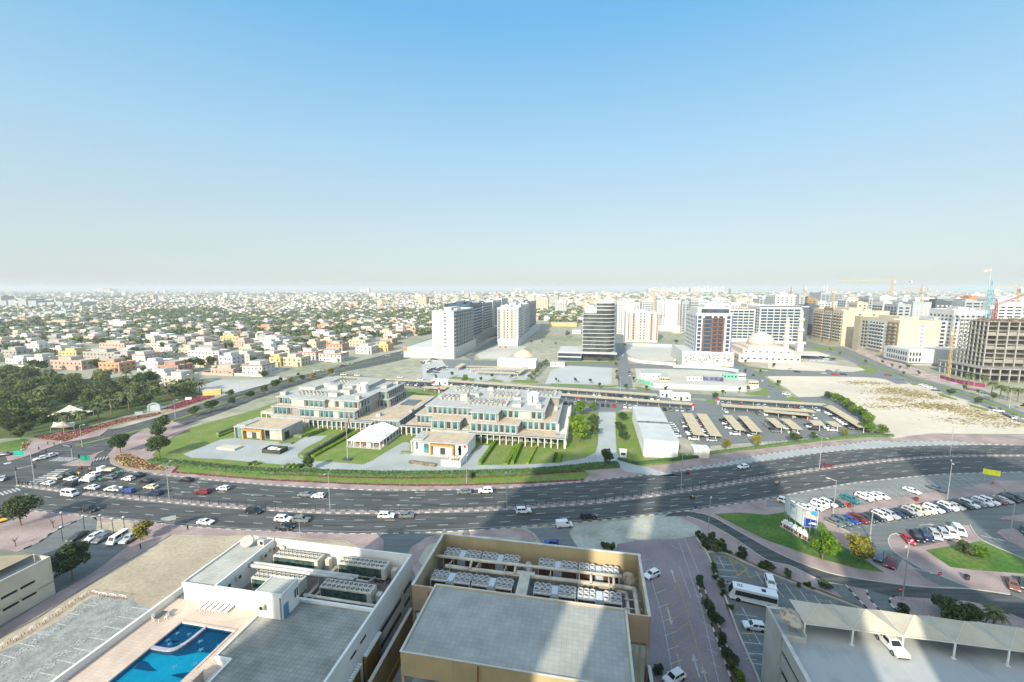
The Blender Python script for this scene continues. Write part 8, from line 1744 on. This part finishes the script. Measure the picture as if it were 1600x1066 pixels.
for _ in range(260): a,b=rr.uniform(287,345),rr.uniform(371,395); m.bar((a,b,43),(a+rr.uniform(-.4,.4),b,43+rr.uniform(1.2,3.4)),.12)
for _ in range(40): a,b=rr.uniform(287,340),rr.uniform(371,393); m.box(a,a+rr.uniform(1,5),b,b+1.5,43.4,43.4+rr.uniform(.4,1.6))
m.build('rebar',mat('rebar_brown',(.19,.13,.09),.9,.3,.5),r)
inf=[]
for k in range(9):
    for i in range(9):
        if (i*3+k*5)%3==0: a=288+6.35*i; z=13.4+3.35*k; inf.append((a+2.8-A0,372-B0,z,0,5,rr.uniform(1.2,3.0)))
        if (i+k*3)%4==0 and i<7: b=372+3.45*i; z=13.4+3.35*k; inf.append((287.8-A0,b+1.3-B0,z,math.pi/2,2.6,rr.uniform(.9,2.4)))

m=MB(); m.box(-.5,.5,-.1,.1,0,1); many(r,'infill_wall',m.mesh('infill_wall',mat('block_wall',(.25,.235,.20),.9,.15,.3)),inf)
# mosque
MQ=mat('mosque_stone',(.58,.49,.42),.85,.03,.15); r=root_at('mosque',165,425,'pale pink stone mosque with a large shallow dome','mosque'); m=LB(165,425); m.box(136,188,424,470,0,6.5); m.box(141,184,430,466,6.5,11); m.box(147,178,434,462,11,13); m.box(136,188,424,424.4,6.5,7.4); m.box(190,222,446,470,4.2,5); m.build('wall',MQ,r)
m=LB(165,425); m.lathe([(11.6,13),(11.6,14.5),(12.0,14.7),(11.8,17),(10.6,20),(8,23),(4.5,24.8),(1,25.6),(.2,26),(.2,28),(.01,28.2)],32,0,(162.3,448,0)); m.build('dome',mat('dome_stone',(.56,.46,.39),.7,.04,.3,kind='tile',bs=(1.2,1.0)),r,smooth=True)
many(r,'window',pn(BLT),[(-26+i*5.2,-1.05,3.2,0,2.2,1.6) for i in range(10)]+[(-21+i*6,4.95,8.8,0,1.6,1.4) for i in range(7)]+[(-29.1,3+i*5,3.2,-math.pi/2,2,1.6) for i in range(8)]); m=LB(165,425)
for i in range(22): q=i*math.pi*2/22; m.box(162.3+11.6*math.cos(q)-.3,162.3+11.6*math.cos(q)+.3,448+11.6*math.sin(q)-.3,448+11.6*math.sin(q)+.3,13.0,14.6)
m.build('arcade',MQ,r)
for (a,b,h),l in (((184,446,42),'shorter stone minaret nearer the mosque dome'),((215,490,47),'taller stone minaret at the right end of the mosque')):
    r=root_at('minaret',a,b,l,'minaret'); m=MB(); s=h/42; m.box(-2.8,2.8,-2.8,2.8,0,10*s); m.lathe([(2.5,10*s),(2.3,20*s),(3.4,21*s),(3.4,22.2*s),(2.1,22.3*s),(1.9,30*s),(2.9,31*s),(2.9,32*s),(1.5,32.1*s),(1.3,37*s),(1.9,37.4*s),(1.2,38*s),(.9,39.5*s),(.1,41*s),(.1,42*s)],12); m.build('shaft',MQ,r)
    for z in (22.4,32.2): m=MB(); m.lathe([(3.2 if z<30 else 2.7,z*s),(3.2 if z<30 else 2.7,z*s+1)],12); m.build('balcony',MQ,r)
# cranes
def crane(l,x,yt,b,jib,back,ang,c,w=1.8,base=0,flat=True,up=0.0):
    a,z=PB_(x,yt,b); r=root_at('tower_crane',a,b,l,'crane'); cm=mat('crane_'+c,dict(yellow=(.50,.33,.10),orange=(.42,.22,.10),blue=(.18,.38,.44),red=(.30,.06,.05))[c],.6)
    m=MB(); h=z; s=w/2; n=int((h-base)/(w*1.3))
    for px_,py_ in ((-s,-s),(s,-s),(s,s),(-s,s)): m.bar((px_,py_,base),(px_,py_,h),w*.14)
    for i in range(n):
        z0=base+(h-base)*i/n; z1=base+(h-base)*(i+1)/n; q=1 if i%2 else -1
        for f in (((-s,-s),(s,-s)),((s,-s),(s,s)),((s,s),(-s,s)),((-s,s),(-s,-s))): m.bar((f[0][0],f[0][1],z0 if q>0 else z1),(f[1][0],f[1][1],z1 if q>0 else z0),w*.09)
    m.build('mast',cm,r); d_=Vector((math.cos(ang),math.sin(ang),up)).normalized(); sd=Vector((-math.sin(ang),math.cos(ang),0))*w*.4; o=Vector((0,0,h)); m=MB(); e=o+d_*jib; k=int(jib/2.5); tp=Vector((0,0,w*.8))
    m.bar(o+sd,e+sd,w*.12); m.bar(o-sd,e-sd,w*.12); m.bar(o+tp,e+tp*.5,w*.12)
    for i in range(k): p=o.lerp(e,i/k); q=o.lerp(e,(i+1)/k); m.bar(p+sd,q.lerp(p,.5)+tp*(1-.5*i/k),w*.07); m.bar(q-sd,q.lerp(p,.5)+tp*(1-.5*i/k),w*.07)
    m.build('jib',cm,r); m=MB(); bk=o-Vector((d_.x,d_.y,0)).normalized()*back; m.bar(o+sd,bk+sd,w*.15); m.bar(o-sd,bk-sd,w*.15); m.box(bk.x-w*.7,bk.x+w*.7,bk.y-w*.7,bk.y+w*.7,h-w*1.2,h+.3,1); m.build('counter_jib',[cm,CONC],r)
    m=MB(); ap=o+Vector((0,0,w*3.2)); m.bar(o+sd,ap,w*.14); m.bar(o-sd,ap,w*.14); m.bar(ap,o+d_*jib*.6+tp*.6,w*.05); m.bar(ap,bk,w*.05); m.build('apex',cm,r); m=MB(); m.box(w*.5,w*1.5,-w*.5,w*.5,h-w*1.4,h-w*.1); m.build('cab',WHT,r)
crane('large yellow tower crane with a long level jib against the sky',1395,439,735,80,26,math.pi+.12,'yellow',2.0)
crane('blue tower crane above the concrete frame tower',1549,452,420,24,22,math.pi+.05,'blue',2.4)
crane('yellow mast with a raised dark red boom on the concrete frame tower',1556,478,385,40,6,.5,'red',1.8,up=.22)
crane('tall yellow mast standing at the left flank of the concrete frame tower',1490,520,366,3,2,.4,'yellow',1.1)
crane('small orange tower crane in the haze right of the large yellow one',1440,451,900,35,14,math.pi+.2,'orange',2.4)
crane('yellow tower crane at the right edge in the haze',1592,450,760,60,16,math.pi+.1,'yellow',2.4)
crane('thin yellow crane left of the half built brown block',1257,450,900,14,8,1.2,'yellow',2.0); crane('thin red crane beside the thin yellow one',1236,452,1000,8,6,.6,'red',2.0)
crane('yellow crane mast behind the white block with round corner',1303,455,850,5,5,.8,'yellow',2.2)
crane('yellow crane rising behind the orange framed white tower',1023,457,640,24,14,.15,'yellow',2.0); crane('orange yellow crane left of the glass tower with a level jib',913,471,560,24,10,.1,'yellow',2.2)
r=root_at('flag_mast',*[PB_(1546,440,900)[0],900],'very tall distant flag mast with a flag at the right','flagpole'); m=MB(); m.tube((0,0,0),(0,0,104),.9,.5,8); m.build('pole',METL,r); m=MB(); m.add([(-11,0,95),(0,0,98.5),(0,0,103),(-10,0,98.5)],[(0,1,2,3)]); m.build('flag',mat('far_flag',(.45,.1,.1),.9,.5,.1,col2=(.6,.6,.6)),r)
# building site contents
for r_,x0,y0,x1,d_,h,c,l,nm in (('V5',1035,955,1250,14,4,WHT,'big white site cabin with flat roof beside the green net','site_cabin'),('V5',1245,985,1350,16,3,CRM,'long cream site shed right of the white site cabin','site_cabin'),('V6',290,985,500,4,3.4,mat('banner_wall',(.12,.13,.22),.7,.3,.3),'dark printed banner wall on the building site','banner_wall'),('V6',100,975,270,4,2.8,WHT,'low white cabins with a green base on the site','site_cabin'),('V6',510,955,660,3,3.2,mat('net_green',(1,1,1)),'green netted enclosure on the building site','enclosure'),('V6',680,965,760,6,4,WHT,'small white cabin right of the green enclosure','site_cabin'),('V6',800,1035,900,6,3,CRM,'small cream roofed hut by the curved street','site_cabin'),('V5',0,820,160,8,3.5,WHT,'cluster of white tanks beside the grey lot','tank_shed'),('V5',1405,800,1420,5,5,WHT,'narrow white block at the patterned podium','shed'),('V5',250,450,345,20,6,WT,'low white block with blue roof left of the glass tower','shed'),('V5',0,360,300,20,6,YLT,'low yellow building with grey pitched roofs left of the glass tower','low_building')):
    a,b=toL(P(r_,x0,y0)),toL(P(r_,x1,y0)); w=abs(b[0]-a[0])/2; c_=root_at(nm,(a[0]+b[0])/2,a[1],l,'shed' if 'cabin' not in nm else 'cabin'); m=MB(); m.box(-w,w,0,d_,0,h); m.build('wall',c,c_); m=MB(); m.box(-w-.2,w+.2,-.2,d_+.2,h,h+.2); m.build('roof',SLAB,c_); many(c_,'window',pn(G_),[(-w+2*w*(i+.5)/4,-.05,h*.5,0,1.2,1.1) for i in range(4)])
m=MB(); m.lathe([(9,0),(6.5,3),(3.2,5.5),(.5,6.6),(.01,6.7)],14); o=m.build('sand_heap',SAND,None,P('V4',1150,700),0); tag(o,'brown cone shaped heap of sand behind the warehouse','sand heap'); o.scale=(1.2,1,1)
m=MB(); m.lathe([(9,0),(6.5,3),(3.2,5.5),(.5,6.6),(.01,6.7)],14); o=m.build('sand_heap',SAND,None,P('V5',1440,440),0); tag(o,'low heap of sand beside an excavator on the far plot','sand heap'); o.scale=(1.1,.8,.35)
# park tents, gate, hut
for r_,pk,cs,l in (('A',(430,800),((240,882),(480,800),(575,838),(420,866)),'large white peaked tension tent in the park'),('A',(385,900),((310,940),(330,905),(465,905),(455,935)),'low white tension canopy below the large park tent'),('A',(290,655),((275,680),(280,650),(330,665),(320,680)),'small white canopy among the upper park trees')):
    C=P(r_,(cs[0][0]+cs[2][0])/2,cs[0][1]); r=empty('tension_tent',C,0,l,'tent'); q=[P(r_,x,y,2.5)-C for x,y in cs]; pkv=P(r_,*pk,6.5)-C; m=MB(); n=6
    for i in range(4):
        a,b=q[i],q[(i+1)%4]
        for j in range(n):
            for k in range(n):
                def S_(u,v): e=a.lerp(b,u); p=e.lerp(pkv,v); return Vector((p.x,p.y,e.z+(pkv.z-e.z)*v**1.8-(1-v)*.5*math.sin(math.pi*u)))
                m.add([S_(j/n,k/n),S_((j+1)/n,k/n),S_((j+1)/n,(k+1)/n),S_(j/n,(k+1)/n)],[(0,1,2,3)])
    m.build('fabric',mat('tent_fabric',(.62,.56,.44),.8,.04,.3),r,smooth=True); m=MB(); m.tube((pkv.x,pkv.y,0),(pkv.x,pkv.y,pkv.z),.12); m.build('mast',METL,r)
    for a in q: m=MB(); m.tube((a.x,a.y,0),(a.x,a.y,a.z),.08); m.build('post',METL,r)
C=P('A',952,838); r=empty('park_gate',C,.35,'pale blue arched gate at the park entrance','gate'); m=MB(); ps=[(2.6*math.cos(math.pi*i/12),2.4+2.0*math.sin(math.pi*i/12)) for i in range(13)]
for (x0,z0),(x1,z1) in zip(ps,ps[1:]): m.bar((x0,0,z0),(x1,0,z1),.7,.8)
m.bar((2.6,0,0),(2.6,0,2.4),.7); m.bar((-2.6,0,0),(-2.6,0,2.4),.7); m.build('arch',mat('gate_blue',(.30,.38,.42)),r); m=MB(); m.box(-2.2,2.2,-.1,.1,0,3.4); m.build('door',mat('gate_grey',(.4,.43,.43)),r)
C=P('A',1312,735); r=empty('park_hut',C,.3,'small yellow hut at the corner of the park','hut'); m=MB(); m.box(-5,5,-1.6,1.6,0,2.8); m.build('wall',YLT,r); m=MB(); m.box(-5.2,5.2,-1.8,1.8,2.8,3.1); m.build('roof',CRM,r)
# ------------------------------------------------------------------ villas and the far city
VC=dict(white=(.52,.51,.485),cream=(.46,.40,.295),sand=(.38,.315,.22),pink=(.42,.32,.255),yellow=(.48,.38,.17),orange=(.40,.24,.14),grey=(.31,.295,.265),salmon=(.33,.195,.15),ivory=(.48,.445,.37))
VM={k:mat('villa_'+k,v,.85,.06,.15,rnd=.05) for k,v in VC.items()}; ROOFV=mat('villa_roof',(.40,.37,.32),.9,.12,.2); RT=mat('red_roof_tile',(.42,.15,.09),.85,.1,.5)
m=MB(); m.box(-.5,.5,-.06,.06,-.5,.5); VW=m.mesh('window',mat('villa_window',(.045,.05,.055),.5,.3,.2))
def villa_mesh(w,d,h,c,red,rr,wins=True,wall=True):
    m=MB(); nw=rr.uniform(.5,.75); m.box(-w/2,w/2,-d/2,d/2,0,h,0,1); m.box(-w/2+w*nw*.2,-w/2+w*nw,-d*.2,d/2-.5,h,h+2.9,0,1)
    for e in ((-w/2,w/2,-d/2,-d/2+.25),(-w/2,w/2,d/2-.25,d/2),(-w/2,-w/2+.25,-d/2+.25,d/2-.25),(w/2-.25,w/2,-d/2+.25,d/2-.25)): m.box(*e,h,h+.9)
    m.box(w*.1,w*.38,-d/2-1.8,-d/2,0,h*.55,0,1)
    for _ in range(3): x,y=rr.uniform(-w*.4,w*.4),rr.uniform(-d*.35,d*.1); m.box(x,x+1.1,y,y+.8,h,h+.9,3)
    if red: m.box(-w/2-.4,w/2+.4,-d/2-.4,-d/2+.6,h-.1,h+.7,2); m.box(-w/2-.4,-w/2+.6,-d/2+.6,d/2,h-.1,h+.7,2); m.box(w/2-.6,w/2+.4,-d/2+.6,d/2,h-.1,h+.7,2)
    if wins:
        for k in range(int(h/3.4)):
            for i in range(int(w/3.6)):
                x=-w/2+3.6*(i+.5)+rr.uniform(-.3,.3); m.box(x-.55,x+.55,-d/2-.05,-d/2,1.2+3.4*k,2.5+3.4*k,4)
            for i in range(int(d/4.5)):
                y=-d/2+4.5*(i+.5); m.box(w/2,w/2+.05,y-.5,y+.5,1.2+3.4*k,2.5+3.4*k,4); m.box(-w/2-.05,-w/2,y-.5,y+.5,1.2+3.4*k,2.5+3.4*k,4)
    if wall:
        W,D=w/2+3.5,d/2+4.5
        for e in ((-W,W,-D,-D+.2),(-W,W,D-.2,D),(-W,-W+.2,-D+.2,D-.2),(W-.2,W,-D+.2,D-.2)): m.box(*e,0,2.1)
    return m
MV=lambda c:[VM[c],ROOFV,RT,CREAM,VW.materials[0]]
near=[]
def vpx(r_,x0,x1,y,c,l,st=2,red=False,d=13):
    p0,p1=P(r_,x0,y),P(r_,x1,y); w=(p1-p0).length; rr=random.Random(int(x0+y)); C=(p0+p1)/2; a,b=toL(C); C=LG(a,b+d/2); near.append((C.x,C.y,w/2+9)); h=3.5*st
    r=empty('villa',C,-GR,l,'villa'); m=villa_mesh(w,d,h,c,red,rr,False,False); m.build('wall',MV(c),r); t=[]
    for k in range(st):
        n=max(2,int(w/3.8)); t+=[(-w/2+w*(i+.5)/n,-d/2-.04,1.9+3.5*k,0,1.3,1.4) for i in range(n)]; t+=[(w/2+.04,-d/2+d*(i+.5)/3,1.9+3.5*k,math.pi/2,1.2,1.4) for i in range(3)]
    many(r,'window',VW,t)
for q in (('V2',170,455,1062,'salmon','salmon brown villa with arched cream windows just beyond the park'),('V1',1100,1390,1028,'orange','orange and cream villa above the park, left of the salmon one'),('V1',530,980,1000,'pink','wide pink villa behind the left palms'),('V1',905,1350,893,'grey','long grey beige villa behind the wide pink one'),('V1',645,900,882,'yellow','pale yellow villa left of the long grey beige one'),('V1',0,220,868,'grey','grey green villa at the left edge'),('V1',35,290,932,'white','low white building at the left edge',1),('V2',505,920,875,'white','long white villa with small square windows above the park corner'),('V2',880,1060,998,'white','white villa at the corner of the empty grey plot',3),('V2',1455,1600,962,'yellow','bright yellow and white villa by the side street'),
 ('V2',890,1130,693,'yellow','tall plain yellow house in the middle of the villas'),('V2',1340,1590,712,'white','white villa with a row of small windows'),('V2',90,400,785,'ivory','ivory villa with dark windows above the park trees'),('V2',35,320,668,'white','white villa behind the ivory one'),('V2',1310,1550,562,'orange','vivid orange house among white villas'),('V3',0,240,962,'cream','grand cream villa with tall columns by the side street'),('V3',410,690,912,'white','white villa with a red tiled edge by the side street',2,True),('V3',185,400,890,'white','white villa with red edge behind the grand cream one',2,True),('V3',1070,1215,792,'yellow','bright yellow villa near the side street'),('V3',835,1030,822,'white','white villa left of the bright yellow one'),('V3',340,555,668,'white','white modern villa with large dark windows',3),('V3',735,900,492,'orange','reddish orange house in the middle distance'),('V3',395,590,542,'orange','long orange house in the middle distance'),('V3',850,1060,585,'white','white villa with red roof line in the middle distance',2,True),('V3',760,960,738,'cream','low cream villa with stacked roofs'),('V3',1150,1320,668,'ivory','ivory villa right of the stacked roofs'),
 ('V1',160,330,472,'orange','orange house far left in the villas'),('V1',490,840,500,'sand','long sand coloured house with yellow front'),('V1',1220,1460,522,'white','large white villa with square windows in the middle distance',3),('V1',1010,1150,498,'pink','pinkish villa left of the large white one'),('V3',500,700,790,'pink','pale pink villa with tiled hip roof behind the red edged one',2,True),('V1',450,760,765,'grey','unfinished grey concrete villa with thin columns'),('V1',270,470,790,'white','white villa right of the grey green one'),('V1',1100,1450,780,'pink','pinkish grey villa above the long beige one'),('V1',1350,1600,800,'white','white villa behind the long beige one',1)): vpx(*q)
poly('villa_lane',GW(Z('V1',(-200,1062),(0,1010),(310,935),(300,965),(220,1010),(0,1062))),.02,LOTP)
rr=random.Random(31); cells=[]
PKG=[(v.x,v.y) for v in GW(Z('A',(-700,600),(0,585),(130,575),(300,625),(640,625),(900,660),(1270,700),(1280,640),(1579,630),(1579,700),(1270,760),(1000,830),(-700,1100)))]
def free(x,y):
    a,b=toL(Vector((x,y,0)))
    if b<236 or (a>-238 and b<640) or inside(x,y,PKG): return False
    if a>-215 and a<-70 and b<900: return False
    if a>=-120 and b<760: return False
    if abs(a-(27+(b-289)*.034))<16: return False
    if a>150 and a<360 and b<1000: return False
    if a>-118 and a<40 and b<800: return False
    return all((x-u)**2+(y-v)**2>(q+7)**2 for u,v,q in near)
for i in range(-100,88):
    for j in range(8,80):
        a=i*24+(j%3)*4; b=j*22.5+(i%4)*2
        if (i%8==0) or (j%6==0): continue
        v=LG(a+rr.uniform(-3,3),b+rr.uniform(-2,2))
        if v.y<190 or abs(v.x)>v.y*1.32+40 or not free(v.x,v.y): continue
        cells.append((v.length,v.x,v.y))
cells.sort(); protos={}
cw=(('white',34),('ivory',22),('cream',14),('sand',12),('pink',6),('grey',12),('yellow',2),('orange',1)); zone=lambda x,y: ('far left' if x<-.72*y else 'left' if x<-.42*y else 'centre left' if x<-.1*y else 'centre' if x<.35*y else 'right')
cut=[c for c in cells if rr.random()<.93]
for n_,(dd_,x,y) in enumerate(cut[:262]):
    c=rr.choices([q[0] for q in cw],[q[1] for q in cw])[0]; k=(c,rr.randrange(3))
    if k not in protos:
        r2=random.Random(hash(c)%97 if 0 else len(protos)+5); w=[15,18,21][k[1]]; protos[k]=villa_mesh(w,r2.uniform(11,15),[7,7,3.8][k[1]] if k[1]!=1 else 7.4,c,k[1]==1 and c in('white','pink'),r2).mesh('villa',MV(c))
    o=put('villa',protos[k],None,(x,y,0),-GR+rr.choice((0,0,math.pi/2))); sz=('small square','red edged' if (k[1]==1 and c in('white','pink')) else 'wide','low single storey')[k[1]]
    band='nearest' if dd_<470 else 'middle' if dd_<600 else 'farther'
    tag(o,'%s %s villa among the %s houses, %s of the view'%(sz,c,band,zone(x,y)),'villa','%s %s villas, %s rows, %s'%(sz,c,band,zone(x,y)))
# farther houses: thousands, one mesh; nearer ones keep windows
far=MB(); fm=[VM[q[0]] for q in cw]+[ROOFV,VW.materials[0],RT,BLG]; ri,wi,rt=len(cw),len(cw)+1,len(cw)+2
def fh(x,y,w,d,h,c,det):
    far.T=Matrix.Translation((x,y,0))@Matrix.Rotation(-GR+rr.choice((0,math.pi/2,0)),4,'Z'); far.box(-w/2,w/2,-d/2,d/2,0,h,c,ri if rr.random()<.6 else c,bottom=False)
    if rr.random()<.6: far.box(-w*.25,w*.2,-d*.2,d*.4,h,h+2.8,c,bottom=False)
    if det:
        for i in range(3):
            for k in range(max(1,int(h/3.4))): xx=-w/2+w*(i+.5)/3; far.quad((xx-.7,-d/2-.05,1.2+3.4*k),(xx+.7,-d/2-.05,1.2+3.4*k),(xx+.7,-d/2-.05,2.7+3.4*k),(xx-.7,-d/2-.05,2.7+3.4*k),wi); far.quad((w/2+.05,-d*.3+i*d*.25,1.2+3.4*k),(w/2+.05,-d*.3+i*d*.25+1.3,1.2+3.4*k),(w/2+.05,-d*.3+i*d*.25+1.3,2.7+3.4*k),(w/2+.05,-d*.3+i*d*.25,2.7+3.4*k),wi)
def colr(): return rr.choices(range(len(cw)),[q[1] for q in cw])[0]
for dd_,x,y in cut[262:]: fh(x,y,rr.uniform(13,21),rr.uniform(11,15),rr.choice((7,7,3.8,3.8,7)),colr(),dd_<1500)
for _ in range(17000):
    t=rr.random(); D=1750*(7600/1750)**(t**.8); u=rr.uniform(-1.35,1.35); y=D; x=u*D
    if D>6300 and -.36<u<.42: continue
    if noise.noise(Vector((x*.0016,y*.0016,0)))>.33: continue
    g=1+D/3500; fh(x,y,rr.uniform(12,20)*g,rr.uniform(11,14)*g,rr.choice((7,7,3.8,7,10.5,14 if rr.random()<.2 else 5)),colr(),False)
for _ in range(140):
    u=rr.uniform(-.05,1.35) if rr.random()<.7 else rr.uniform(-1.3,0); D=rr.uniform(1500,5500); fh(u*D,D,rr.uniform(20,45),rr.uniform(18,30),rr.uniform(18,38),colr(),False)
tag(far.build('far_houses',fm),'thousands of pale houses fading into the haze',kind='stuff'); 
# trees among the villas
tl=[]
for dd_,x,y in cut[:1300]*4:
    if rr.random()<.75: tl.append((x+rr.uniform(-13,13),y+rr.choice((-14,14))+rr.uniform(-3,3)))
for _ in range(90): u=rr.uniform(-1.25,-.2); D=rr.uniform(330,900); tl.append((u*D,D))
tl=[t for t in tl if free(*t) ]; tl.sort(key=lambda t:t[0]**2+t[1]**2)
for x,y in tl[:55]: tree(rr.choice(('green','grey','park','park')),'mid' if rr.random()<.6 else 'park',Vector((x,y,0)),'rounded tree standing between the villas','trees among the villas',rr.uniform(.6,1.05))
wood=[P('V2',x,y) for x,y in ((0,440),(120,445),(260,455),(420,460),(560,450),(680,430),(800,395),(940,390),(960,340),(700,330),(450,345),(200,350),(0,360))]; wx=[(v.x,v.y) for v in wood]
bl=MB()
def blob(x,y,R_,h):
    for _ in range(34):
        a=rr.uniform(0,6.28); q=rr.random()**.5*R_; leaf(bl,Vector((x+math.cos(a)*q,y+math.sin(a)*q,h*(.35+.6*rr.random()*(1-(q/R_)**2*.5)))),R_*.42,rr,rr.randrange(2))
k=0
while k<420:
    x=rr.uniform(min(q[0] for q in wx),max(q[0] for q in wx)); y=rr.uniform(min(q[1] for q in wx),max(q[1] for q in wx)); 
    if inside(x,y,wx): blob(x,y,rr.uniform(6,9),rr.uniform(9,14))
    k+=1
for x,y in tl[55:]: blob(x,y,rr.uniform(4,8),rr.uniform(6,10.5))
for _ in range(7000):
    D=600*(6000/600)**rr.random(); u=rr.uniform(-1.35,1.3); x,y=u*D,D
    if not free(x,y): continue
    if noise.noise(Vector((x*.003,y*.003,5)))<-.05 and rr.random()<.6: continue
    g=1+D/2500; blob(x,y,rr.uniform(5,9)*g,rr.uniform(5,9)*(1+D/6000))
tag(bl.build('far_trees',[LEAF['park'],LEAF['grey']]),'far groves and garden trees scattered through the city',kind='stuff')
# horizon landmarks
def hz(l,x0,x1,yt,D,dep,m_,name='distant_building',n=3):
    X0=(x0-800)/FOC*D; X1=(x1-800)/FOC*D; z=min(100,CAMH+(450-yt)/FOC*D); r=empty(name,((X0+X1)/2,D,0),0,l,'distant building'); m=MB(); w=(X1-X0)/2
    for i in range(n): m.box(-w+2*w*i/n,-w+2*w*(i+.8)/n,0,dep,0,z*(.8+.2*((i*7)%3)/2))
    m.box(-w,w,dep*.2,dep*.8,0,z*.6); m.build('wall',m_,r)
hz('left one of two white hotel slabs on the horizon',804.5,809,448.5,5200,60,WT,n=1); hz('right one of two white hotel slabs on the horizon',810,815,448.5,5200,60,WT,n=1); hz('grey stepped hotel on the horizon above the white villas',564,579,450.5,5600,80,WT); hz('long row of pale apartment houses across the water',1012,1075,449,6400,150,WT,n=14); hz('second row of pale apartment houses across the water',1078,1130,447.5,6600,150,WT,n=11); hz('grey square tower on the horizon',1140,1153,448,4800,60,GRT,n=1); hz('palace like silhouette on the left horizon',151,177,450.5,5600,120,CRM,n=5); hz('long low dark roofed hall at the far left',0,62,467,1500,60,GRT,'distant_hall',4); hz('long low grey hall in the left distance',62,130,471,1500,60,GRT,'distant_hall',5); hz('pale hall with blue roof in the left distance',64,108,485,1050,30,mat('hall_blue_grey',(.33,.38,.38)),'distant_hall',2); hz('long dark green roofed hall in the hazy distance',383,425,463,2600,60,GRT,'distant_hall',2)
for x,yt,D,l,c in ((599,470.5,1500,'slim orange minaret like tower among far villas',ORG),(63,487,960,'slim stone minaret in the far left villas',CRM),(1284,446,1900,'left slim white minaret in the haze',WT),(1289,445.5,1900,'right slim white minaret in the haze',WT)):
    X=(x-800)/FOC*D; z=min(100,CAMH+(450-yt)/FOC*D); r=empty('minaret',(X,D,0),0,l,'minaret'); m=MB(); q=D/1500; m.lathe([(2.6*q,0),(2.2*q,z*.7),(3.4*q,z*.74),(3.4*q,z*.78),(1.6*q,z*.8),(1.4*q,z*.9),(.1,z)],8); m.build('shaft',c,r)
r=empty('floodlight_mast',P('V1',215,400),0,'tall floodlight mast at the far left','floodlight'); m=MB(); m.tube((0,0,0),(0,0,34),.9,.5,8); m.build('pole',METL,r); m=MB(); m.box(-4,4,-.5,.5,33,36); m.build('lamp_panel',LAMP,r)
# ------------------------------------------------------------------ haze
m = bpy.data.materials.new('haze'); m.use_nodes = True; t = m.node_tree
for n_ in list(t.nodes): t.nodes.remove(n_)
o_ = t.nodes.new('ShaderNodeOutputMaterial'); v_ = t.nodes.new('ShaderNodeVolumePrincipled')
v_.inputs['Color'].default_value = (.80,.85,.87,1); v_.inputs['Density'].default_value = 1.6e-4; v_.inputs['Anisotropy'].default_value = 0
t.links.new(v_.outputs[0], o_.inputs['Volume'])
mb = MB(); mb.box(-43000, 43000, -500, 43000, -2, 108); tag(mb.build('haze', m), kind='stuff')
# drop the leftover prototypes that no thing uses
for o in [o for o in bpy.data.objects if o.parent is None and o.type == 'EMPTY' and 'label' not in o.keys()]:
    for c in list(o.children_recursive): bpy.data.objects.remove(c)
    bpy.data.objects.remove(o)
